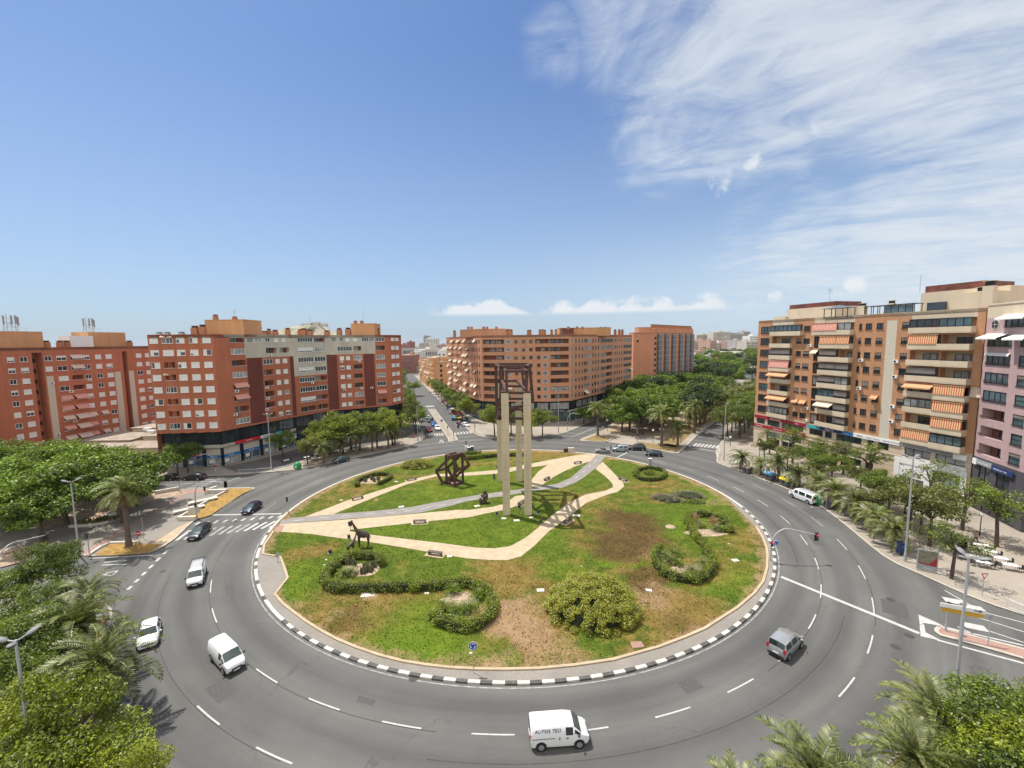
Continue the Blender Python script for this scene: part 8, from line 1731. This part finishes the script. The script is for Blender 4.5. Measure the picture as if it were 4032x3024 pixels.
# containers
def container(px,py,m,lid,label,a=0.0,s=1.0,z=SZ):
  o,g_ = place('rubbish_container',label,'container',px,py,z,a,'waste containers'); o.scale = (s,) * 3; q = MB(); P_ = [(-.75,-.5,.12),(.75,-.5,.12),(.75,.5,.12),(-.75,.5,.12),(-.9,-.6,1.15),(.9,-.6,1.15),(.9,.6,1.15),(-.9,.6,1.15)]; q.add(P_,[(3,2,1,0),(0,1,5,4),(1,2,6,5),(2,3,7,6),(3,0,4,7),(4,5,6,7)]); obj('body',q.mesh('body',M_[m]),o)
  q = MB(); n = 7; vs = []
  for i in range(n): t = math.pi * i / (n - 1); vs += [(-.95,-.66 * math.cos(t),1.15 + .42 * math.sin(t)),(.95,-.66 * math.cos(t),1.15 + .42 * math.sin(t))]
  q.add(vs,[(2 * i,2 * i + 1,2 * i + 3,2 * i + 2) for i in range(n - 1)] + [tuple(range(0,2 * n,2)),tuple(range(1,2 * n,2))[::-1]]); obj('lid',q.mesh('lid',M_[lid],True),o)
  q = MB(); q.box((0,-.62,.85),(.3,.06,.5)); obj('handle',q.mesh('handle',M_['black']),o)
  for x in (-.6,.6): q = MB(); q.disc((x,-.35,.09),(0,1,0),.09,8,0,.06); obj('wheel',q.mesh('wheel',M_['black']),o)
M_['brownlid'] = mat('brown_lid',(.16,.09,.08),.6); M_['bluelid'] = mat('sky_blue_lid',(.12,.36,.58),.5); M_['bin_grey'] = mat('grey_bin_plastic',(.10,.105,.11),.6)
ra_ = math.atan2(-40,8)
container(2942,1862,'bin_grey','brownlid','grey container with brown lid at the avenue end of the right kerb',ra_); container(3031,1890,'bin_grey','bluelid','grey container with sky blue lid on the right kerb',ra_,1.15); container(3094,1914,'bin_grey','yellow','grey container with yellow lid on the right kerb',ra_,1.15); container(3259,1998,'bin_grey','brownlid','grey container with brown lid behind the white minibus',ra_,1.1)
container(338,2596,'yellow','yellow','yellow container farther of two under the near left palm',rad(60),1.1); container(352,2650,'yellow','yellow','yellow container nearer of two under the near left palm',rad(60),1.1)
for i,(px_,m) in enumerate([(1769,'signblue'),(1778,'green'),(1789,'orange')]): container(px_ + 16 + 3 * i,1656,'bin_grey',m,['container with a blue lid by the side street, left of three','container with a green lid by the side street, middle of three','container with an orange lid by the side street, right of three'][i],.3,.85,0.01)
container(1645,1703,'black','bin_grey','black container at the left corner of the side street',.4,1.2)
def igloo(px,py,s,label):
  o,g_ = place('bottle_bank',label,'bottle bank',px,py,SZ,0,'green bottle banks'); o.scale = (s,) * 3; q = MB(); n = 8; rr = [(0.78,.05),(.86,.45),(.84,.95),(.66,1.35),(.34,1.6),(.12,1.68)]; vs = [(r * math.cos(6.283 * (j + .5) / n),r * math.sin(6.283 * (j + .5) / n),z) for r,z in rr for j in range(n)]; q.add(vs,[(i * n + j,i * n + (j + 1) % n,(i + 1) * n + (j + 1) % n,(i + 1) * n + j) for i in range(5) for j in range(n)] + [tuple(5 * n + j for j in range(n))]); obj('body',q.mesh('body',M_['green'],True),o)
  q = MB(); q.box((0,-.80,.62),(.34,.08,.5)); obj('label_plate',q.mesh('label_plate',M_['white']),o); q = MB(); q.tube([(-.1,0,1.66),(-.1,0,1.85),(.1,0,1.85),(.1,0,1.66)],.03,6); obj('lifting_ring',q.mesh('lifting_ring',M_['metal']),o)
igloo(1172,1845,1.0,'green igloo bottle bank on the left pavement by the railings'); igloo(3227,1985,1.05,'green igloo bottle bank behind the white minibus'); igloo(1638,1689,1.0,'green igloo bottle bank at the left corner of the side street')
# blue post box, billboard
o,g_ = place('news_box','dark blue street box on legs beside the right lamp post','street box',3544,2182); q = MB(); q.box((0,0,1.0),(.95,.8,1.5)); q.box((0,-.42,1.25),(.6,.04,.35),1); obj('body',q.mesh('body',[M_['navy'],M_['signblue']]),o)
for x in (-.35,.35): q = MB(); q.box((x,0,.13),(.08,.6,.26)); obj('leg',q.mesh('leg',M_['metal']),o)
o,g_ = place('billboard','freestanding advertising panel with dark red stripe on the right pavement','billboard',3648,2250,SZ,rad(-32)); q = MB(); q.box((0,0,1.5),(1.95,.22,2.6)); obj('frame',q.mesh('frame',M_['metal']),o)
q = MB(); q.box((0,-.10,1.95),(1.75,.06,1.6)); obj('poster',q.mesh('poster',mat('dim_poster',(.20,.18,.12),.6,.5,1.4)),o); q = MB(); q.add([(-.85,-.14,1.15),(.2,-.14,1.1),(.85,-.14,2.1),(.85,-.14,.85),(-.85,-.14,.95)],[(0,4,3,1),(1,3,2)]); obj('poster_stripe',q.mesh('poster_stripe',M_['darkred']),o); q = MB(); q.box((0,-.08,.5),(1.95,.1,.7)); obj('base_panel',q.mesh('base_panel',M_['signgrey']),o); gtext('lettering','Alicante',.26,M_['white'],o,(-.35,-.14,.42),(1,0,0))
# cafe tables and chairs on the right
q = MB(); q.box((0,0,.73),(1.35,.75,.05)); ttop = q.mesh('table_top',M_['white']); q = MB(); q.tube([(0,0,0),(0,0,.71)],.025,6); tleg = q.mesh('leg',M_['metal'])
q = MB(); q.box((0,0,.45),(.45,.45,.05)); cs = q.mesh('seat',M_['black']); q = MB(); q.box((0,.21,.7),(.45,.05,.42)); cbk = q.mesh('backrest',M_['black']); q = MB(); q.tube([(0,0,0),(0,0,.44)],.018,5); clg = q.mesh('leg',M_['black'])
def chair(x,y,a,label,group='cafe chairs'):
  o = thing('cafe_chair',label,'chair',(x,y,SZ),a,group); obj('seat',cs,o); obj('backrest',cbk,o)
  for i,j in ((-.19,-.19),(.19,-.19),(.19,.19),(-.19,.19)): obj('leg',clg,o,(i,j,0))
def table(px,py,a,label,group,nch=2,lab2='black chair at a white cafe table on the right pavement'):
  g_ = G(px,py,SZ + .73); o = thing('cafe_table',label,'table',(g_.x,g_.y,SZ),a,group); obj('table_top',ttop,o)
  for i,j in ((-.6,-.3),(.6,-.3),(.6,.3),(-.6,.3)): obj('leg',tleg,o,(i,j,0))
  for k in range(nch): s_ = -1 if k % 2 else 1; d_ = .95; chair(g_.x + d_ * s_ * math.cos(a),g_.y + d_ * s_ * math.sin(a),a - s_ * math.pi / 2,lab2,'chairs at the right cafe tables' if 'right' in lab2 else 'chairs at the left cafe tables')
for i,(px_,py_) in enumerate([(3852,2143),(3872,2146),(3897,2169),(3939,2196),(3977,2223),(3829,2187),(3870,2212)]): table(px_,py_,rad(-28),['white cafe table farthest back on the right pavement','white cafe table touching the farthest one','white cafe table just left of the slim tree trunk','white cafe table second from the picture edge','white cafe table nearest the right picture edge','white cafe table in shade beside the stacked dark furniture','white cafe table of the front row nearest the road'][i],'white cafe tables on the right',2)
g_ = G(3812,2180,SZ)
for i in range(4):
  for k in range(3): o = thing('cafe_chair','dark chair in the stack beside the shaded cafe table','chair',(g_.x - 1.2 + .55 * i,g_.y + .3 * i,SZ + .22 * k),rad(-28),'stacked dark cafe chairs'); obj('seat',cs,o); obj('backrest',cbk,o); [obj('leg',clg,o,(a,b,0)) for a,b in ((-.19,-.19),(.19,-.19),(.19,.19),(-.19,.19))]
for i,(px_,py_) in enumerate([(1207,1799),(1246,1788),(1236,1800),(1128,1811)]): table(px_,py_,rad(60),['white cafe table under the first yellow green tree on the left','white cafe table farther back under the left lime tree','white cafe table between the two left trees','white cafe table before the bank windows'][i],'white cafe tables on the left',2,'black chair at a white cafe table on the left pavement')
# railings
def railing(a,b,label,n=10):
  a,b = G(*a,SZ),G(*b,SZ); d_ = b - a; L = d_.length; o = thing('pedestrian_railing',label,'railing',(a.x,a.y,SZ),math.atan2(d_.y,d_.x),'pedestrian railings'); q = MB()
  for z_ in (.15,1.0): q.beam((0,0,z_),(L,0,z_),.05,.05)
  obj('rail',q.mesh('rail',M_['white_frame']),o); q = MB()
  for i in range(n + 1): q.tube([(L * i / n,0,0),(L * i / n,0,1.0)],.02,5)
  obj('bars',q.mesh('bars',M_['white_frame']),o)
for a,b,l in (((938,1867),(1006,1863),'white railing left of the lamp post before the bank'),((1010,1862),(1072,1858),'white railing before the lamp post at the bank'),((1080,1857),(1156,1848),'white railing beside the green bottle bank on the left'),((3972,2396),(4032,2421),'metal railing at the right picture edge'),((2826,1812),(2834,1780),'curved corner railing at the avenue corner of the right pavement'),((1640,1736),(1668,1723),'railing at the street corner of the left pavement'),((1880,1712),(1912,1719),'railing at the corner before the salmon block')): railing(a,b,l)
o,g_ = place('bus_shelter','white framed shelter at the avenue corner of the right pavement','shelter',2891,1826,SZ,.3); q = MB()
for x in (-1.3,1.3): q.tube([(x,0,0),(x * .9,0,2.4)],.06,6)
q.box((0,0,2.4),(2.6,.5,.08)); q.box((0,0,.5),(2.2,.4,.06)); obj('frame',q.mesh('frame',M_['white']),o)
# low walls and stone seats of the promenade
def lowwall(pxs,w,h,label,m='stone'):
  pts = gp(pxs,SZ); c = pts[0]; o = thing('low_wall',label,'wall',(c.x,c.y,SZ),0,'low pale walls of the promenade'); q = MB(); q.ribbon([p - c for p in pts],w,0,h); obj('wall',q.mesh('wall',M_[m]),o)
lowwall([(700,2052),(768,2050)],.5,.7,'pale low wall ending in a point by the left zebra'); lowwall([(704,2046),(765,2010),(826,1974),(900,1935)],.35,.45,'long pale low wall along the straw bed'); lowwall([(814,1944),(890,1942)],.6,.75,'short pale wall across the promenade behind the straw bed'); lowwall([(828,1936),(858,1926)],.5,.7,'short sloping pale wall at the back of the straw bed'); lowwall([(352,2190),(400,2158),(432,2143),(545,2140)],.35,.3,'low pale border of the lone palm bed'); lowwall([(270,2078),(350,2074),(420,2062),(492,2038)],.35,.4,'curved pale border of the garden bed'); lowwall([(140,2200),(215,2150)],.4,.5,'pale wall edging the garden at the lower left'); lowwall([(610,1948),(706,1930)],.5,.7,'dark low wall at the back of the promenade')
for i,(px_,py_) in enumerate([(745,2012),(800,1978)]): o,g_ = place('stone_bench',['long pale stone bench nearer the left zebra','long pale stone bench farther along the promenade'][i],'bench',px_,py_,SZ,rad(42),'stone benches of the promenade'); q = MB(); q.box((0,0,.45),(4.6,1.1,.14)); obj('seat',q.mesh('seat',M_['stone']),o); q = MB(); q.box((0,0,.2),(3.6,.7,.38)); obj('leg',q.mesh('leg',M_['concrete']),o)
o,g_ = place('stone_block','tapered pale stone block at the foot of the left traffic light','block',763,2022,SZ,rad(20)); q = MB(); q.add([(-.9,-.7,0),(.9,-.7,0),(.9,.7,0),(-.9,.7,0),(-.55,-.4,1.3),(.55,-.4,1.3),(.55,.4,1.3),(-.55,.4,1.3)],[(0,1,5,4),(1,2,6,5),(2,3,7,6),(3,0,4,7),(4,5,6,7)]); obj('block',q.mesh('block',M_['stone']),o)

# ================================================================ the town beyond
rt = random.Random(77)
M_['far_a'] = mat('pale_plaster',(.50,.46,.40),.95,.1,.05,world=True); M_['far_b'] = mat('grey_plaster',(.38,.37,.36),.95,.1,.05,world=True); M_['far_c'] = mat('pinkish_plaster',(.42,.28,.22),.95,.1,.05,world=True); M_['far_d'] = mat('red_plaster',(.32,.13,.10),.95,.1,.05,world=True); M_['far_w'] = mat('white_plaster',(.66,.65,.62),.95,.06,.05,world=True); M_['far_win'] = mat('distant_dark_window',(.09,.095,.11),.4)
def far_block(px0,px1,py_top,y,depth,m,label,storeys,cols_,group=None,roof=None,z0=-.05,gap=.45):
  a,c = AtY(px0,1350,y),AtY(px1,1350,y); zt = AtY((px0 + px1) / 2,py_top,y).z; w = c.x - a.x; o = thing('distant_building',label,'building',((a.x + c.x) / 2,y + depth / 2,z0),0,group)
  q = MB(); q.box((0,0,(zt - z0) / 2),(w,depth,zt - z0)); obj('wall',q.mesh('wall',M_[m]),o); q = MB(); q.box((0,0,zt - z0 + .5),(w * .99,depth * .98,1.0)); q.box((rt.uniform(-.25,.25) * w,0,zt - z0 + 2),(w * .25,depth * .4,3.4)); obj('roof',q.mesh('roof',M_[roof or m]),o)
  if storeys:
    q = MB(); sh_ = (zt - z0 - 1.5) / storeys; cw = w / cols_
    for i in range(storeys):
      for j in range(cols_):
        if rt.random() < .93: q.box((-w / 2 + cw * (j + .5),-depth / 2 - .05,1 + sh_ * (i + .55)),(cw * rt.choice([gap,gap,gap * 1.3]),.2,sh_ * .48))
      if rt.random() < .35: q.box((0,-depth / 2 - .35,1 + sh_ * (i + .2)),(w * .9,.7,sh_ * .2),1)
    f = obj('windows',q.mesh('windows',[M_['far_win'],M_[m]]),o); f['kind'] = 'stuff'
  return o
# seen down the side street
far_block(1577,1624,1401,420,30,'far_d','dark red block with white windows beyond the side street, behind the left block',7,6,roof='far_c'); far_block(1620,1640,1388,470,30,'far_w','white narrow block beside the dark red one down the street',6,3); far_block(1640,1700,1379,520,25,'far_w','long white block with balconies beyond the side street',7,10)
far_block(1674,1720,1378,430,20,'far_a','ochre penthouse block behind the low beige corner block',3,6); far_block(1722,1770,1382,400,20,'far_w','white modern roof house with dark bands behind the beige block',2,3)
far_block(1580,1760,1372,900,10,'far_b','long dark viaduct like block across the distance down the street',1,30,gap=.7)
far_block(1602,1623,1347,1000,30,'far_d','distant red stepped building on the skyline down the street',4,5); far_block(1577,1612,1357,980,30,'far_d','distant low red building left of the stepped one',3,6); far_block(1668,1689,1323,1600,40,'far_b','distant dark grey tower on the skyline down the street',14,5,gap=.6); far_block(1675,1722,1334,1300,40,'far_w','distant pale tower block with dark stripes before the grey tower',12,7); far_block(1650,1680,1352,1200,30,'far_a','distant pale low block left of the towers',5,6); far_block(1722,1768,1358,1100,30,'far_c','distant pinkish houses right of the towers',3,9)
# beige corner block on the side street
bb_ = Building('apartment_building','low ochre beige corner block with roof terraces down the side street',(-50,285),['ochre','recess','dark','roof','beige'])
pA,pB,pC = AtY(1650,1420,330).xy,AtY(1706,1420,268).xy,AtY(1775,1420,272).xy; s1,s2 = Seg(pA,pB),Seg(pB,pC); zt = AtY(1706,1424,268).z
o1,o2 = [],[]
for i in range(4):
  z = zt - 3.6 - 3.1 * i; u = 3
  while u < s1.L - 4: o1.append(dict(u0=u,u1=u + 2.2,z0=z,z1=z + 1.5,depth=.4,back='recess')); bb_.awn(s1,u,z + 1.8,2.2,'awn_cream',1.0,.8) if rt.random() < .4 else None; u += 5
  o1.append(dict(u0=s1.L - 3.6,u1=s1.L - .4,z0=z - .3,z1=z + 1.7,depth=1.3,back='recess')); o2.append(dict(u0=2.4 + 1.6,u1=2.4 + 3.2,z0=z,z1=z + 1.7,depth=.3))
bb_.wall(s1,0,zt,o1,'ochre'); bb_.wall(s2,0,zt,o2,'ochre')
for a,b in zip([pC,pC + Vector((-14,60)),pA + Vector((6,20))],[pC + Vector((-14,60)),pA + Vector((6,20)),pA]): bb_.wall(Seg(a,b),0,zt,(),'ochre')
bb_.poly([pA,pB,pC,pC + Vector((-14,60)),pA + Vector((6,20))],zt - 1.2,zt - .9,'roof','roof')
for i in range(7): c = pB.lerp(pC + Vector((-10,40)),.15 + .12 * i); bb_.boxp('roof_room',(c.x + rt.uniform(-6,3),c.y + rt.uniform(2,12),zt + .6),(rt.uniform(3,7),rt.uniform(3,6),rt.uniform(2.0,3.4)),'beige' if i % 2 else 'ochre')
bb_.finish()
# skyline to the right of the orange block
for px0,px1,pyt,y,m,lab,st_,cl_ in [(2724,2742,1322,1250,'far_d','distant dark red roofs at the left of the right skyline',4,5),(2742,2806,1319,1000,'far_a','distant long pale beige block on the right skyline',9,16),(2808,2876,1309,950,'far_a','distant tall beige block in the middle of the right skyline',11,16),(2866,2898,1312,980,'far_b','distant grey striped tower on the right skyline',11,5),(2896,2930,1316,1000,'far_b','distant grey block right of the striped tower',10,8),(2926,2952,1307,1050,'far_b','distant dark topped tower at the right of the skyline',12,6),(2952,2985,1324,900,'far_w','distant white block beside the right hand building',8,7),
 (2725,2768,1345,760,'far_a','pale lower block under the right skyline, farthest left',6,10),(2766,2800,1338,740,'far_c','pinkish brown block with balconies under the skyline',7,7),(2796,2822,1343,700,'far_c','reddish brown block beside the pinkish one under the skyline',6,6),(2820,2864,1350,760,'far_w','white terraced block under the middle of the skyline',5,9),(2860,2902,1346,740,'far_c','brown terraced houses under the skyline',5,9),(2898,2946,1342,700,'far_b','grey banded block under the right of the skyline',7,9),(2940,2990,1346,660,'far_a','beige block low beside the right hand building',6,8)]: far_block(px0,px1,pyt,y,30,m,lab,st_,cl_)
far_block(2724,2800,1384,560,20,'far_c','long low pinkish market shed behind the avenue wood',0,1); far_block(2780,2878,1388,540,14,'far_w','long bright white canopy roof behind the avenue wood',0,1); far_block(2724,2774,1402,470,14,'far_w','nearer white canopy roof at the left behind the wood',0,1); far_block(2876,2990,1396,520,30,'far_a','long low beige shed on the right behind the wood',1,14,gap=.2); far_block(2822,2842,1420,420,10,'far_d','small reddish kiosk among trees behind the wood',0,1)
for i in range(26):
  y_ = rt.choice([430,470,510,600,640]); px_ = rt.uniform(2724,2990); a = AtY(px_,1400,y_); tree(rt.choice(['pine','ficus','mid']),a.x,y_,rt.uniform(1.3,2.1),'distant tree among low roofs behind the avenue wood','distant trees before the right skyline',v=rt.randrange(3))
for i in range(34):
  t = rt.uniform(150,310); q_ = Vector((44,142)) + Vector((0.52,0.83)) * t + Vector((0.80,-0.60)) * rt.uniform(-22,26); tree(rt.choice(['pine','ficus','mid','ficus']),q_.x,q_.y,rt.uniform(1.2,1.7),'leafy tree far back in the wooded avenue strip','far trees in the wood of the avenue',v=rt.randrange(3))
for i in range(14):
  q_ = along((-44,200),sd,0) + Vector((rt.uniform(-6,4),0)) + Vector((sd.x,sd.y)) * (40 + 16 * i); tree('mid',q_.x - 3,q_.y,rt.uniform(.9,1.2),'street tree far down the left side of the side street','far trees of the side street',v=rt.randrange(3))
# general scatter of roofs out to the horizon behind the blocks
for i in range(70):
  y_ = rt.uniform(420,1900); px_ = rt.choice([rt.uniform(1560,1790),rt.uniform(2700,3050),rt.uniform(300,1560),rt.uniform(1790,2700)]); a = AtY(px_,1350,y_); w = rt.uniform(14,40); h = rt.uniform(6,16) + (y_ > 900) * rt.uniform(0,9)
  o = thing('distant_building','distant town house block of the low roofscape toward the horizon','building',(a.x,y_,-.05),rt.uniform(-.4,.4),'distant roofscape'); q = MB(); q.box((0,0,h / 2),(w,22,h)); q.box((w * .2,2,h + 1.2),(w * .3,8,2.4)); obj('wall',q.mesh('wall',M_[rt.choice(['far_a','far_a','far_w','far_b','far_c'])]),o)
# hills: the castle hill behind the left block, low ridges at the horizon
def hill(pts,y,depth,m,name='hills',rough=.12):
  q = MB(); rows = 9; P_ = [AtY(px,py,y) for px,py in pts]; n = len(P_); vs = []
  for r_ in range(rows):
    t = r_ / (rows - 1); sh_ = math.sin(math.pi * t) ** .7
    for i,p in enumerate(P_): vs.append((p.x + rt.uniform(-1,1) * rough * 60,y + depth * (t - .5),max(-1,p.z * sh_ * (1 + rt.uniform(-rough,rough) * (0 if r_ == rows // 2 else 1)))))
  q.add(vs,[(r_ * n + i,r_ * n + i + 1,(r_ + 1) * n + i + 1,(r_ + 1) * n + i) for r_ in range(rows - 1) for i in range(n - 1)]); return struct(name,q,m,smooth=60)
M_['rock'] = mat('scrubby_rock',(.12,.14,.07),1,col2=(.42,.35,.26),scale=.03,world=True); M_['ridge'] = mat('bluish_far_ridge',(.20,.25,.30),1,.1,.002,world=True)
hill([(1000,1350),(1040,1336),(1080,1325),(1108,1313),(1130,1300),(1150,1294),(1170,1291),(1188,1284),(1215,1284),(1240,1281),(1262,1283),(1270,1296),(1290,1306),(1320,1316),(1350,1326),(1400,1345)],1500,500,M_['rock'])
hill([(1500,1352),(1620,1349),(1690,1348),(1730,1343),(1755,1340),(1790,1344),(1900,1346),(2300,1340),(2700,1330),(2900,1318),(2960,1306),(3010,1300),(3100,1316),(3300,1320)],6500,900,M_['ridge'],rough=.03)
cs_ = thing('castle','small pale castle walls on the rocky hill behind the left block','castle',AtY(1230,1283,1500) - Vector((0,0,4)))
for dx,w,h in ((-16,40,12),(14,30,16),(40,26,11)): q = MB(); q.box((0,0,h / 2),(w,14,h)); obj('wall',q.mesh('wall',M_['far_a']),cs_,(dx,0,0))
q = MB(); q.tube([(0,0,0),(0,0,26)],.6,6); obj('flagpole',q.mesh('flagpole',M_['metal']),cs_,(-8,0,10))

hz = MB(); hz.box((0,6840,69),(18200,14520,140.2))
hm = bpy.data.materials.new('haze'); hm.use_nodes = True; k = NT(hm.node_tree); k.n.clear(); out = k.node('ShaderNodeOutputMaterial'); pv_ = k.node('ShaderNodeVolumePrincipled'); pv_.inputs['Color'].default_value = (.78,.86,.95,1); pv_.inputs['Density'].default_value = .00005; pv_.inputs['Anisotropy'].default_value = .2; k.link(pv_.outputs[0],out.inputs['Volume'])
o = struct('haze',hz,hm,'stuff'); o['label'] = 'thin pale summer haze over the town'; o['category'] = 'haze'
